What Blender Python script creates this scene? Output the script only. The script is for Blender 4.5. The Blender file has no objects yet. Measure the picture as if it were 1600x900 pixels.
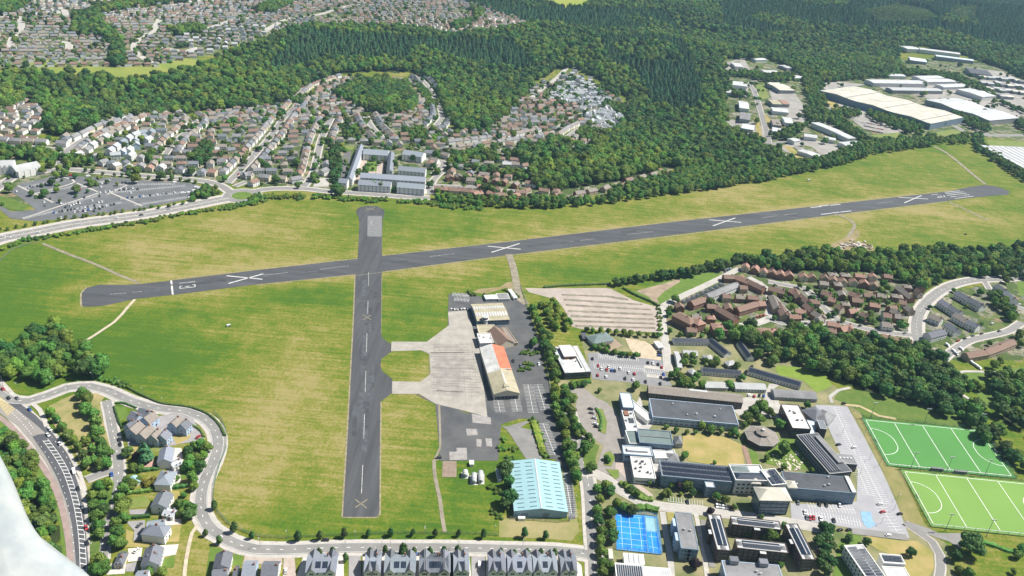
import bpy, bmesh, math, random
import numpy as np
from mathutils import Vector, Matrix
from mathutils.geometry import tessellate_polygon
R = math.radians
rng = random.Random(7)
nr = np.random.RandomState(11)
scene = bpy.context.scene
col = scene.collection

# ---------------------------------------------------------------- camera, sky, sun, exposure
CAM_H = 383.6; FPX = 1308.4; PITCH = R(27.40); ROLL = R(5.15)
_f = Vector((0, math.cos(PITCH), -math.sin(PITCH))); _r = Vector((1, 0, 0)); _u = _r.cross(_f)
_R = math.cos(ROLL) * _r + math.sin(ROLL) * _u
_U = -math.sin(ROLL) * _r + math.cos(ROLL) * _u
cam_d = bpy.data.cameras.new("Camera"); cam = bpy.data.objects.new("Camera", cam_d); col.objects.link(cam)
cam_d.sensor_width = 36; cam_d.lens = FPX / 1600 * 36; cam_d.clip_start = 0.1; cam_d.clip_end = 20000
m = Matrix((( _R.x, _U.x, -_f.x, 0), (_R.y, _U.y, -_f.y, 0), (_R.z, _U.z, -_f.z, CAM_H), (0, 0, 0, 1)))
cam.matrix_world = m
scene.camera = cam
SUN_EL = R(53); SUN_DIR = Vector((0.968, 0.25, 0)).normalized()
sun_v = Vector((SUN_DIR.x * math.cos(SUN_EL), SUN_DIR.y * math.cos(SUN_EL), math.sin(SUN_EL)))
sl = bpy.data.lights.new("sun", 'SUN'); sl.energy = 4.9; sl.angle = R(0.5); sl.color = (1.0, 0.955, 0.88)
so = bpy.data.objects.new("sun", sl); col.objects.link(so); so.rotation_euler = sun_v.to_track_quat('Z', 'Y').to_euler()
world = bpy.data.worlds.new("World"); scene.world = world; world.use_nodes = True
wn = world.node_tree; wn.nodes.clear()
sky = wn.nodes.new('ShaderNodeTexSky'); sky.sky_type = 'NISHITA'; sky.sun_disc = False
sky.sun_elevation = SUN_EL; sky.sun_rotation = math.atan2(SUN_DIR.x, SUN_DIR.y)
bg = wn.nodes.new('ShaderNodeBackground'); bg.inputs[1].default_value = 0.052
wo = wn.nodes.new('ShaderNodeOutputWorld')
wn.links.new(sky.outputs[0], bg.inputs[0]); wn.links.new(bg.outputs[0], wo.inputs[0])
scene.view_settings.view_transform = 'Standard'; scene.view_settings.look = 'None'
scene.view_settings.exposure = 0.82; scene.view_settings.gamma = 1; scene.view_settings.use_curve_mapping = False
scene.cycles.max_bounces = 5; scene.cycles.diffuse_bounces = 2; scene.cycles.glossy_bounces = 2
scene.cycles.transmission_bounces = 2; scene.cycles.transparent_max_bounces = 6; scene.cycles.volume_bounces = 0
scene.cycles.use_denoising = True

# ---------------------------------------------------------------- terrain and picture -> ground
HILLS = []
def hgt(x, y):
    z = 0.0
    for (cx, cy, a, s, t) in HILLS:
        dx = (x - cx) / s; dy = (y - cy) / t
        d = dx * dx + dy * dy
        if d < 12: z += a * math.exp(-d)
    return z
def ray(px, py):
    return _f * FPX + _R * (px - 800) + _U * (450 - py)
def P0(px, py, z=0.0):
    d = ray(px, py); t = (CAM_H - z) / -d.z
    return Vector((d.x * t, d.y * t, z))
def P(px, py, up=0.0):
    """ground point seen at this picture point (up: metres above the ground)"""
    p = P0(px, py, up)
    if HILLS:
        for _ in range(12):
            h = hgt(p.x, p.y)
            if abs(h + up - p.z) < 0.02: break
            p = P0(px, py, p.z + (h + up - p.z) * 0.7)
    return p
def zz(ox, oy, s, pts): return [(ox + q[0] / s, oy + q[1] / s, *q[2:]) for q in pts]
def g2(pts): return [P(q[0], q[1]).xy for q in pts]
for (px, py, a, s, t) in [(120, 135, -24, 260, 110), (300, 130, -26, 240, 110), (480, 100, -30, 260, 160), (700, 90, -26, 260, 200),
                          (740, 150, -22, 120, 170), (930, 120, -30, 240, 240), (1040, 190, -24, 160, 200), (1300, 10, 55, 420, 500),
                          (1600, 40, 40, 420, 300), (960, 8, 34, 380, 320), (1120, 55, -22, 260, 150), (1430, 52, 22, 300, 130),
                          (1300, 78, -16, 260, 120), (1010, 75, 16, 200, 130)]:
    q = P0(px, py); HILLS.append((q.x, q.y, a, s, t))

def inpoly(x, y, poly):
    c = False; j = len(poly) - 1
    for i in range(len(poly)):
        xi, yi = poly[i]; xj, yj = poly[j]
        if (yi > y) != (yj > y) and x < (xj - xi) * (y - yi) / (yj - yi) + xi: c = not c
        j = i
    return c
def inpoly_np(X, Y, poly):
    c = np.zeros(X.shape, bool); j = len(poly) - 1
    for i in range(len(poly)):
        xi, yi = poly[i]; xj, yj = poly[j]
        if yi != yj:
            t = ((yi > Y) != (yj > Y)) & (X < (xj - xi) * (Y - yi) / (yj - yi) + xi); c ^= t
        j = i
    return c

# ---------------------------------------------------------------- materials
MATS = {}
def mat(name, c, rough=0.8, var=0.12, scale=0.3, c2=None, metal=0.0, detail=3, spec=0.3, objvar=0.0, stretch=None):
    """diffuse colour broken up by world-space noise between c*(1-var) and c*(1+var), or between c and c2"""
    if name in MATS: return MATS[name]
    M = bpy.data.materials.new(name); M.use_nodes = True; nt = M.node_tree; N = nt.nodes; L = nt.links
    b = N['Principled BSDF']; b.inputs['Roughness'].default_value = rough; b.inputs['Metallic'].default_value = metal
    b.inputs['Specular IOR Level'].default_value = spec
    geo = N.new('ShaderNodeNewGeometry'); src = geo.outputs['Position']
    if stretch:
        mp = N.new('ShaderNodeMapping'); mp.inputs['Rotation'].default_value = (0, 0, stretch[0]); mp.inputs['Scale'].default_value = stretch[1]
        L.new(src, mp.inputs[0]); src = mp.outputs[0]
    no = N.new('ShaderNodeTexNoise'); no.inputs['Scale'].default_value = scale; no.inputs['Detail'].default_value = detail; no.inputs['Roughness'].default_value = 0.62
    L.new(src, no.inputs['Vector'])
    rp = N.new('ShaderNodeMapRange'); rp.inputs[1].default_value = 0.3; rp.inputs[2].default_value = 0.7
    L.new(no.outputs[0], rp.inputs[0])
    mx = N.new('ShaderNodeMix'); mx.data_type = 'RGBA'
    if c2 is None: a = [v * (1 - var) for v in c]; d = [min(1, v * (1 + var)) for v in c]
    else: a, d = c, c2
    mx.inputs[6].default_value = (*a, 1); mx.inputs[7].default_value = (*d, 1)
    L.new(rp.outputs[0], mx.inputs[0]); out = mx.outputs[2]
    if objvar:
        oi = N.new('ShaderNodeObjectInfo'); hs = N.new('ShaderNodeHueSaturation')
        r2 = N.new('ShaderNodeMapRange'); r2.inputs[3].default_value = 1 - objvar; r2.inputs[4].default_value = 1 + objvar
        L.new(oi.outputs['Random'], r2.inputs[0]); L.new(r2.outputs[0], hs.inputs['Value']); L.new(out, hs.inputs['Color'])
        mm = N.new('ShaderNodeMath'); mm.operation = 'MULTIPLY'; mm.inputs[1].default_value = 7.13
        fr = N.new('ShaderNodeMath'); fr.operation = 'FRACT'; r3 = N.new('ShaderNodeMapRange')
        r3.inputs[3].default_value = 0.5 - objvar * 0.12; r3.inputs[4].default_value = 0.5 + objvar * 0.12
        L.new(oi.outputs['Random'], mm.inputs[0]); L.new(mm.outputs[0], fr.inputs[0]); L.new(fr.outputs[0], r3.inputs[0]); L.new(r3.outputs[0], hs.inputs['Hue'])
        out = hs.outputs[0]
    L.new(out, b.inputs['Base Color']); MATS[name] = M
    return M

# ---------------------------------------------------------------- mesh building
def props(o, label=None, cat=None, group=None, kind=None):
    if label: o['label'] = label
    if cat: o['category'] = cat
    if group: o['group'] = group
    if kind: o['kind'] = kind
    return o
class MB:
    def __init__(s): s.v = []; s.f = []; s.m = []
    def add(s, vs, fs, mi=0):
        n = len(s.v); s.v += [tuple(v) for v in vs]; s.f += [tuple(n + i for i in f) for f in fs]; s.m += [mi] * len(fs); return s
    def box(s, cx, cy, z0, z1, w, d, a=0.0, mi=0):
        ca, sa = math.cos(a), math.sin(a); q = []
        for z in (z0, z1):
            for sx, sy in ((-1, -1), (1, -1), (1, 1), (-1, 1)):
                x, y = sx * w / 2, sy * d / 2; q.append((cx + x * ca - y * sa, cy + x * sa + y * ca, z))
        return s.add(q, [(3, 2, 1, 0), (4, 5, 6, 7), (0, 1, 5, 4), (1, 2, 6, 5), (2, 3, 7, 6), (3, 0, 4, 7)], mi)
    def prism(s, poly, z0, z1, mi=0, top=True, mtop=None, bottom=False):
        n = len(poly)
        ar = sum(poly[i][0] * poly[(i + 1) % n][1] - poly[(i + 1) % n][0] * poly[i][1] for i in range(n))
        if ar < 0: poly = poly[::-1]
        s.add([(x, y, z0) for x, y in poly] + [(x, y, z1) for x, y in poly], [(i, (i + 1) % n, n + (i + 1) % n, n + i) for i in range(n)], mi)
        if top: s.add([(x, y, z1) for x, y in poly], [tuple(range(n))], mi if mtop is None else mtop)
        if bottom: s.add([(x, y, z0) for x, y in poly], [tuple(range(n))[::-1]], mi)
        return s
    def tube(s, p, q, r0, r1=None, n=6, mi=0):
        p = Vector(p); q = Vector(q); r1 = r0 if r1 is None else r1
        d = (q - p).normalized(); a = d.orthogonal().normalized(); b = d.cross(a); vs = []
        for c, r in ((p, r0), (q, r1)):
            for i in range(n):
                t = 2 * math.pi * i / n; vs.append(c + a * math.cos(t) * r + b * math.sin(t) * r)
        return s.add(vs, [(i, (i + 1) % n, n + (i + 1) % n, n + i) for i in range(n)] + [tuple(range(n))[::-1], tuple(range(n, 2 * n))], mi)
    def mesh(s, name, mats, smooth=False):
        me = bpy.data.meshes.new(name); me.from_pydata(s.v, [], s.f)
        for mm in (mats if isinstance(mats, (list, tuple)) else [mats]): me.materials.append(mm)
        if len(me.materials) > 1: me.polygons.foreach_set('material_index', s.m)
        if smooth: me.polygons.foreach_set('use_smooth', [True] * len(me.polygons))
        me.update(); return me
    def build(s, name, mats, parent=None, smooth=False):
        return link(name, s.mesh(name, mats, smooth), parent)
def link(name, me, parent=None):
    o = bpy.data.objects.new(name, me); col.objects.link(o)
    if parent: o.parent = parent
    return o
def empty(name, loc=(0, 0, 0), rz=0.0, **k):
    o = bpy.data.objects.new(name, None); col.objects.link(o); o.location = loc; o.rotation_euler = (0, 0, rz); o.empty_display_size = 0.5
    props(o, **k); return o
def copy_tree(o, parent=None):
    c = o.copy(); col.objects.link(c)
    if parent: c.parent = parent
    for ch in CH.get(o.name, []) if False else list(o.children): copy_tree(ch, c)
    return c

# ---------------------------------------------------------------- draped sheets and ribbons
def sheet_mb(poly, lift, mb=None, grid=None, mi=0):
    mb = mb or MB()
    tri = tessellate_polygon([[Vector((x, y, 0)) for x, y in poly]])
    if not grid:
        vs = [(x, y, hgt(x, y) + lift) for x, y in poly]; fs = []
        for t in tri:
            a, b, c = [vs[i] for i in t]
            fs.append(t if (b[0] - a[0]) * (c[1] - a[1]) - (b[1] - a[1]) * (c[0] - a[0]) > 0 else t[::-1])
        return mb.add(vs, fs, mi)
    bm = bmesh.new(); vv = [bm.verts.new((x, y, 0)) for x, y in poly]
    for t in tri:
        a, b, c = [poly[i] for i in t]; t = tuple(t)
        if (b[0] - a[0]) * (c[1] - a[1]) - (b[1] - a[1]) * (c[0] - a[0]) < 0: t = t[::-1]
        try: bm.faces.new([vv[i] for i in t])
        except ValueError: pass
    for ax in (0, 1):
        lo = min(p[ax] for p in poly); hi = max(p[ax] for p in poly); k = math.ceil(lo / grid) * grid
        while k < hi:
            co = [0, 0, 0]; co[ax] = k; no = [0, 0, 0]; no[ax] = 1
            bmesh.ops.bisect_plane(bm, geom=bm.verts[:] + bm.edges[:] + bm.faces[:], plane_co=co, plane_no=no); k += grid
    bm.verts.index_update()
    mb.add([(v.co.x, v.co.y, hgt(v.co.x, v.co.y) + lift) for v in bm.verts], [[v.index for v in f.verts] for f in bm.faces], mi)
    bm.free(); return mb
def sheet(name, pxpoly, lift, M, grid=None, label=None, cat=None, kind='structure', world=False):
    poly = pxpoly if world else g2(pxpoly)
    o = sheet_mb(poly, lift, grid=grid).build(name, M); return props(o, label, cat, None, kind)
def smooth_line(pts, step=8.0, closed=False):
    """Catmull-Rom through 2-D points, resampled"""
    P_ = [Vector(p) for p in pts]; n = len(P_)
    if n < 3 and not closed:
        L = (P_[1] - P_[0]).length; k = max(1, int(L / step)); return [P_[0].lerp(P_[1], i / k) for i in range(k + 1)]
    out = []
    for i in range(n if closed else n - 1):
        g = (lambda j: P_[j % n]) if closed else (lambda j: P_[max(0, min(n - 1, j))])
        p0, p1, p2, p3 = g(i - 1), g(i), g(i + 1), g(i + 2)
        k = max(1, int((p2 - p1).length / step))
        for j in range(k):
            t = j / k
            out.append(0.5 * ((2 * p1) + (p2 - p0) * t + (2 * p0 - 5 * p1 + 4 * p2 - p3) * t * t + (3 * p1 - p0 - 3 * p2 + p3) * t ** 3))
    out.append(P_[0].copy() if closed else P_[-1].copy()); return out
def normals(pl):
    ns = []
    for i in range(len(pl)):
        a = pl[max(0, i - 1)]; b = pl[min(len(pl) - 1, i + 1)]; d = (b - a)
        d = d.normalized() if d.length > 0 else Vector((1, 0)); ns.append(Vector((-d.y, d.x)))
    return ns
def ribbon(mb, pl, w, lift, off=0.0, mi=0, i0=0, i1=None):
    ns = normals(pl); i1 = len(pl) if i1 is None else i1; vs = []; k = 0
    for i in range(i0, i1):
        for s in (-1, 1):
            q = pl[i] + ns[i] * (off + s * w / 2); vs.append((q.x, q.y, hgt(q.x, q.y) + lift))
        k += 1
    mb.add(vs, [(2 * i, 2 * i + 2, 2 * i + 3, 2 * i + 1)[::-1] for i in range(k - 1)], mi); return mb
def dashes(mb, pl, on, off, w, lift, side=0.0, mi=0):
    """painted broken line along a polyline"""
    acc = 0.0; pts = []; 
    fine = []
    for i in range(len(pl) - 1):
        L = (pl[i + 1] - pl[i]).length; k = max(1, int(L / 1.0))
        for j in range(k): fine.append(pl[i].lerp(pl[i + 1], j / k))
    fine.append(pl[-1]); d = 0; seg = []
    for i in range(len(fine) - 1):
        d += (fine[i + 1] - fine[i]).length
        if d % (on + off) < on: seg.append(fine[i])
        elif len(seg) > 1: ribbon(mb, seg, w, lift, side, mi); seg = []
        else: seg = []
    if len(seg) > 1: ribbon(mb, seg, w, lift, side, mi)
def pnoise(x, y, s, seed=0):
    """cheap smooth noise in [-1,1]"""
    r = 0
    for k, (a, b, ph) in enumerate(((1, .3, 1.1), (-.5, .9, 2.3), (.7, -.8, 4.2), (.2, 1.3, .7))):
        r += math.sin((a * x + b * y) / s + ph + seed * (k + 1.3))
    return r / 4
WHITE = lambda: mat('road_paint', (.72, .72, .70), .7, .1, .8)
# ================================================================ the setting: ground sheet
FORESTS = {  # picture outlines of the woods; (polygon, kind mix, spacing)
 'west_wood': [(-40, 205), (-40, 128), (40, 117), (100, 118), (160, 121), (205, 127), (235, 126), (312, 106), (338, 93), (420, 60), (480, 42), (560, 42), (640, 45), (700, 56),
               (760, 50), (830, 42), (880, 60), (940, 55), (990, 60), (1060, 45), (1128, 60), (1135, 95), (1130, 115), (1140, 140), (1128, 165), (1140, 205), (1180, 222),
               (1210, 262), (1120, 268), (1040, 262), (985, 255), (960, 262), (880, 265), (820, 262), (800, 240), (860, 222), (920, 235), (960, 205), (985, 175), (975, 150), (945, 130), (900, 105), (870, 108),
               (835, 128), (815, 155), (790, 185), (760, 205), (715, 208), (705, 195), (690, 165), (680, 130), (645, 112), (560, 112), (520, 118), (480, 135),
               (450, 160), (400, 172), (330, 172), (260, 178), (190, 188), (130, 205), (95, 214), (75, 208), (70, 170), (45, 150), (20, 170)],
 'north_wood': [(700, -5), (780, -10), (840, 0), (870, 14), (905, 14), (920, 5), (935, -12), (1700, -12), (1700, 130), (1600, 125), (1560, 105), (1510, 88), (1440, 72),
                (1405, 78), (1400, 100), (1340, 95), (1300, 92), (1220, 88), (1180, 95), (1130, 92), (1120, 50), (1060, 42), (1000, 60), (940, 55), (880, 58), (830, 38), (790, 28), (750, 12)],
 'suburb_wood': [(112, 24), (145, 20), (172, 48), (192, 70), (194, 104), (176, 104), (172, 70), (155, 55), (114, 54), (118, 38)],
 'suburb_wood_2': [(140, 15), (200, 5), (300, 0), (300, 3), (200, 13), (150, 22)], 'suburb_wood_3': [(-40, -10), (55, -4), (25, 22), (-40, 28)], 'suburb_wood_4': [(262, 50), (320, 42), (322, 50), (275, 58)],
 'suburb_wood_5': [(400, 17), (412, 12), (445, -4), (482, -4), (438, 15), (430, 22), (402, 22)], 'suburb_wood_6': [(700, 42), (750, 30), (755, 20), (738, 15), (745, 34), (715, 48)], 'ridge_wood': [(825, 281), (833, 266), (878, 250), (950, 244), (1005, 255), (1033, 266), (978, 280), (944, 286), (894, 294), (855, 300), (830, 294)],
 'mid_wood': [(520, 150), (560, 128), (600, 125), (640, 135), (650, 160), (645, 178), (600, 182), (560, 170)],
 'estate_wood': [(1200, 92), (1240, 85), (1330, 95), (1400, 100), (1420, 120), (1400, 118), (1290, 128), (1260, 120), (1215, 100)],
 'east_wood': [(1140, 410), (1200, 405), (1300, 392), (1370, 400), (1420, 392), (1500, 395), (1620, 388), (1620, 440), (1570, 435), (1520, 432), (1470, 440), (1440, 458),
               (1425, 452), (1380, 430), (1330, 425), (1250, 425), (1180, 420)],
 'south_wood': [(1240, 540), (1280, 525), (1330, 530), (1360, 535), (1400, 540), (1440, 550), (1470, 560), (1490, 590), (1500, 620), (1530, 650), (1560, 690), (1575, 720),
                (1540, 700), (1500, 660), (1450, 640), (1400, 625), (1350, 612), (1330, 600), (1300, 590), (1265, 575)],
 'se_wood': [(1540, 600), (1590, 590), (1640, 600), (1640, 700), (1600, 680), (1560, 650)],
 'corner_wood': [(-60, 640), (0, 668), (30, 690), (55, 720), (80, 765), (93, 820), (98, 870), (95, 920), (-80, 940), (-100, 700)],
}
URBAN = [
 [(-60, 210), (30, 215), (95, 218), (190, 190), (330, 175), (450, 165), (520, 120), (680, 125), (705, 205), (760, 208), (830, 135), (900, 108), (985, 165), (960, 210), (930, 240), (800, 245), (900, 300), (860, 308), (700, 302), (520, 300), (340, 285), (200, 300), (-60, 330)],
 [(-60, -20), (-60, 118), (60, 105), (230, 108), (320, 88), (450, 45), (640, 44), (740, 55), (830, 38), (760, 10), (640, -15)],
 [(1130, 90), (1280, 90), (1700, 110), (1700, 225), (1520, 215), (1330, 240), (1200, 258), (1120, 200)],
 [(1010, 500), (1050, 440), (1140, 415), (1370, 425), (1450, 460), (1620, 430), (1640, 560), (1470, 560), (1420, 530), (1230, 530), (1150, 520), (1040, 550)],
 [(700, 262), (830, 262), (1045, 255), (1040, 285), (950, 305), (830, 310), (680, 305)],
 [(-80, 118), (0, 125), (30, 150), (62, 168), (72, 208), (30, 215), (-80, 212)],
]
URBAN = [g2(u) for u in URBAN]
FW = {k: g2(v) for k, v in FORESTS.items()}
def axis(segs):
    out = [segs[0][0]]
    for a, b, st in segs:
        k = max(1, round((b - a) / st)); out += [a + (b - a) * (i + 1) / k for i in range(k)]
    return np.array(out)
XS = axis([(-9000, -3000, 1000), (-3000, -900, 100), (-900, -420, 30), (-420, 900, 10), (900, 1800, 30), (1800, 4000, 100), (4000, 10000, 1000)])
YS = axis([(-600, 250, 80), (250, 1300, 10), (1300, 2600, 25), (2600, 4200, 80), (4200, 14000, 1400)])
gx, gy = np.meshgrid(XS, YS)
gz = np.zeros_like(gx)
for (cx, cy, a, s, t) in HILLS: gz += a * np.exp(-((gx - cx) / s) ** 2 - ((gy - cy) / t) ** 2)
urb = np.zeros_like(gx)
for u in URBAN: urb = np.maximum(urb, inpoly_np(gx, gy, u))
wood = np.zeros_like(gx)
for u in FW.values(): wood = np.maximum(wood, inpoly_np(gx, gy, u))
# dryness of the turf: worn runway verges, bare patches, lusher corners (value, picture x, y, radius across, radius deep)
def seg_d(X, Y, a, b):
    ax, ay = a; bx, by = b; t = np.clip(((X - ax) * (bx - ax) + (Y - ay) * (by - ay)) / ((bx - ax) ** 2 + (by - ay) ** 2), 0, 1)
    return np.hypot(X - ax - t * (bx - ax), Y - ay - t * (by - ay))
dry = np.full_like(gx, 0.50)
MA, MBB = P(130, 465).xy, P(1577, 298).xy
dm = seg_d(gx, gy, MA, MBB); dry += 0.30 * np.exp(-((dm - 22) / 13) ** 2)
ds = seg_d(gx, gy, P(550, 807).xy, P(575, 322).xy); dry -= 0.10 * np.exp(-((ds - 30) / 25) ** 2)
for (v, px, py, rx, ry) in [(.2, 240, 385, 110, 45), (.2, 330, 400, 120, 40), (.45, 213, 382, 18, 12), (.25, 380, 350, 100, 40), (-.25, 330, 375, 60, 10), (-.3, 60, 430, 90, 60), (-.3, 60, 500, 120, 40),
                            (.3, 160, 490, 60, 18), (-.4, 270, 560, 90, 45), (-.25, 200, 560, 70, 30), (.28, 430, 640, 90, 100), (.3, 450, 720, 70, 90), (.15, 420, 560, 70, 50), (-.2, 350, 640, 30, 60),
                            (-.2, 520, 640, 25, 90), (-.35, 480, 460, 80, 20), (.15, 640, 660, 30, 70), (-.3, 650, 510, 40, 25), (-.3, 740, 760, 45, 40), (.2, 860, 830, 40, 12), (-.3, 890, 425, 110, 14),
                            (.15, 700, 430, 60, 15), (-.15, 680, 345, 90, 25), (.2, 900, 360, 100, 20), (.3, 1150, 300, 170, 40), (-.2, 1330, 260, 130, 25), (.15, 1430, 270, 100, 30), (.35, 1500, 335, 80, 14),
                            (.25, 1250, 350, 110, 20), (.3, 1330, 372, 50, 14), (-.25, 1100, 400, 120, 15), (-.1, 1460, 380, 100, 15), (-.25, 1560, 300, 60, 40), (.5, 1330, 384, 22, 8), (-.3, 560, 820, 90, 12), (-.3, 1400, 650, 80, 18), (-.3, 1560, 620, 60, 25), (.1,850,800,60,10)]:
    q = P(px, py); dry += .95 * v * np.exp(-((gx - q.x) / rx) ** 2 - ((gy - q.y) / (ry * 1.6)) ** 2)
ny, nx = gx.shape
me = bpy.data.meshes.new('ground'); nv = nx * ny
me.vertices.add(nv); me.vertices.foreach_set('co', np.stack([gx, gy, gz], -1).reshape(-1))
ii = (np.arange(ny - 1)[:, None] * nx + np.arange(nx - 1)).reshape(-1)
quads = np.stack([ii, ii + 1, ii + nx + 1, ii + nx], -1)
me.loops.add(quads.size); me.loops.foreach_set('vertex_index', quads.reshape(-1)); me.polygons.add(len(quads))
me.polygons.foreach_set('loop_start', np.arange(len(quads)) * 4); me.polygons.foreach_set('use_smooth', np.ones(len(quads), bool)); me.update(calc_edges=True)
for nm, arr in (('dry', dry), ('urban', urb), ('wood', wood)):
    at_ = me.attributes.new(nm, 'FLOAT', 'POINT'); at_.data.foreach_set('value', arr.astype(np.float32).reshape(-1))
ground = link('ground', me); props(ground, kind='structure')

def ground_material():
    M = bpy.data.materials.new('turf'); M.use_nodes = True; nt = M.node_tree; N = nt.nodes; L = nt.links
    b = N['Principled BSDF']; b.inputs['Roughness'].default_value = .95; b.inputs['Specular IOR Level'].default_value = .1
    pos = N.new('ShaderNodeNewGeometry').outputs['Position']
    def noise(sc, det=3, mapping=None, rough=.6):
        n = N.new('ShaderNodeTexNoise'); n.inputs['Scale'].default_value = sc; n.inputs['Detail'].default_value = det; n.inputs['Roughness'].default_value = rough
        if mapping:
            mp = N.new('ShaderNodeMapping'); mp.inputs['Rotation'].default_value = (0, 0, mapping[0]); mp.inputs['Scale'].default_value = mapping[1]; L.new(pos, mp.inputs[0]); L.new(mp.outputs[0], n.inputs['Vector'])
        else: L.new(pos, n.inputs['Vector'])
        return n.outputs[0]
    def rngm(s, a, b_, c=0, d=1):
        r = N.new('ShaderNodeMapRange'); L.new(s, r.inputs[0])
        for k, v in enumerate((a, b_, c, d)): r.inputs[k + 1].default_value = v
        return r.outputs[0]
    def math_(op, a, b_):
        n = N.new('ShaderNodeMath'); n.operation = op
        for k, v in enumerate((a, b_)):
            if hasattr(v, 'links'): L.new(v, n.inputs[k])
            else: n.inputs[k].default_value = v
        return n.outputs[0]
    def mix(f, a, b_):
        n = N.new('ShaderNodeMix'); n.data_type = 'RGBA'
        for k, v in ((0, f), (6, a), (7, b_)):
            if hasattr(v, 'links'): L.new(v, n.inputs[k])
            elif k: n.inputs[k].default_value = (*v, 1)
            else: n.inputs[0].default_value = v
        return n.outputs[2]
    def attr(nm): a = N.new('ShaderNodeAttribute'); a.attribute_name = nm; return a.outputs['Fac']
    d = attr('dry')
    ang = math.atan2((P(565, 400) - P(552, 800)).y, (P(565, 400) - P(552, 800)).x)
    # broad patches, tufts, mowing lines along the cross runway
    d = math_('ADD', d, rngm(noise(.012, 5, None, .7), .3, .7, -.26, .26))
    d = math_('ADD', d, rngm(noise(.07, 6, None, .8), .3, .7, -.30, .30))
    d = math_('ADD', d, rngm(noise(.45, 4, None, .8), .3, .7, -.34, .34))
    d = math_('ADD', d, rngm(noise(1, 3, (-ang, (.012, .28, .1))), .3, .7, -.24, .24))
    cr = N.new('ShaderNodeValToRGB'); e = cr.color_ramp.elements
    e[0].position = 0; e[0].color = (.050, .108, .012, 1); e[1].position = 1; e[1].color = (.25, .215, .085, 1)
    for p_, c_ in ((.28, (.074, .130, .012)), (.5, (.118, .148, .018)), (.74, (.172, .172, .036))):
        k = e.new(p_); k.color = (*c_, 1)
    L.new(d, cr.inputs[0]); grass = cr.outputs[0]
    # gardens, drives and patios between the houses
    vo = N.new('ShaderNodeTexVoronoi'); vo.inputs['Scale'].default_value = .11; vo.inputs['Randomness'].default_value = .9; L.new(pos, vo.inputs['Vector'])
    sp = N.new('ShaderNodeSeparateColor'); L.new(vo.outputs['Color'], sp.inputs[0])
    cg = N.new('ShaderNodeValToRGB'); cg.color_ramp.interpolation = 'CONSTANT'; e = cg.color_ramp.elements
    e[0].position = 0; e[0].color = (.06, .10, .022, 1); e[1].position = .28; e[1].color = (.13, .16, .045, 1)
    for p_, c_ in ((.44, (.25, .22, .17)), (.6, (.05, .085, .02)), (.74, (.33, .29, .24)), (.87, (.20, .19, .18)), (.95, (.30, .19, .14))):
        k = e.new(p_); k.color = (*c_, 1)
    L.new(sp.outputs[0], cg.inputs[0])
    urbc = mix(rngm(noise(.25, 4), .35, .65), cg.outputs[0], (.075, .10, .04))
    woodc = mix(noise(.2, 3), (.020, .034, .010), (.045, .06, .02))
    c = mix(rngm(math_('ADD', attr('urban'), rngm(noise(.15, 2), .3, .7, -.3, .3)), .4, .6), grass, urbc)
    c = mix(rngm(math_('ADD', attr('wood'), rngm(noise(.1, 2), .3, .7, -.2, .2)), .4, .6), c, woodc)
    L.new(c, b.inputs['Base Color'])
    bu = N.new('ShaderNodeBump'); bu.inputs['Strength'].default_value = .5; bu.inputs['Distance'].default_value = .6
    L.new(noise(.35, 5, None, .75), bu.inputs['Height']); L.new(bu.outputs[0], b.inputs['Normal'])
    return M
me.materials.append(ground_material())

# ================================================================ runways, taxiways, aprons
A_ = lambda s: None
asph_run = mat('runway_asphalt', (.066, .069, .074), .85, .28, .05, detail=5, stretch=(R(-84), (.25, 2.5, 1)))
conc = mat('apron_concrete', (.25, .235, .205), .85, c2=(.36, .33, .29), scale=.12, detail=5)
tarm = mat('yard_tarmac', (.055, .058, .064), .85, c2=(.115, .115, .112), scale=.045, detail=6)
tarm_l = mat('worn_tarmac', (.12, .12, .118), .85, .2, .08, detail=5)
earth = mat('bare_earth', (.27, .21, .15), .95, .25, .1, detail=5)
path_m = mat('path_gravel', (.42, .36, .27), .95, .2, .3)
main_px = [(127, 458), (135, 450), (155, 445), (200, 445)] + [(218, 444), (267, 438.5), (400, 422.5), (800, 377.3), (1050, 347.2), (1200, 330.5), (1483, 299), (1515, 292), (1540, 289), (1560, 292), (1577, 299),
          (1576, 304), (1550, 306), (1510, 310), (1480, 314), (1335, 331.5), (1050, 367.5), (800, 397.7), (596, 424.5), (400, 444.5), (272, 460.8), (212, 467), (190, 472), (160, 478), (135, 479.5), (127, 478)]
sheet('runway', main_px, .10, asph_run, grid=15)
cross_px = [(535.7, 808), (540.5, 730), (545, 650), (553, 500), (555.5, 430), (559, 405), (561.7, 350), (560.5, 340), (557, 334), (557, 328), (563, 323.5), (576, 321.5), (590, 322.5), (600, 328), (601, 335), (598, 343), (597, 370),
            (596.5, 425), (595.5, 520), (597, 527), (603, 533), (612, 538), (612, 549), (596, 561), (594.5, 571), (597, 580), (613, 592), (613, 614), (594.5, 628), (594, 660), (592.7, 802), (588, 808)]
sheet('runway', cross_px, .14, mat('cross_runway_asphalt', (.064, .066, .070), .85, .3, .05, detail=5, stretch=(R(2), (3, .2, 1))))
vb = MB(); tan = mat('verge_soil', (.24, .21, .13), .95, .35, .25)   # worn soil along the pavement edges
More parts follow.
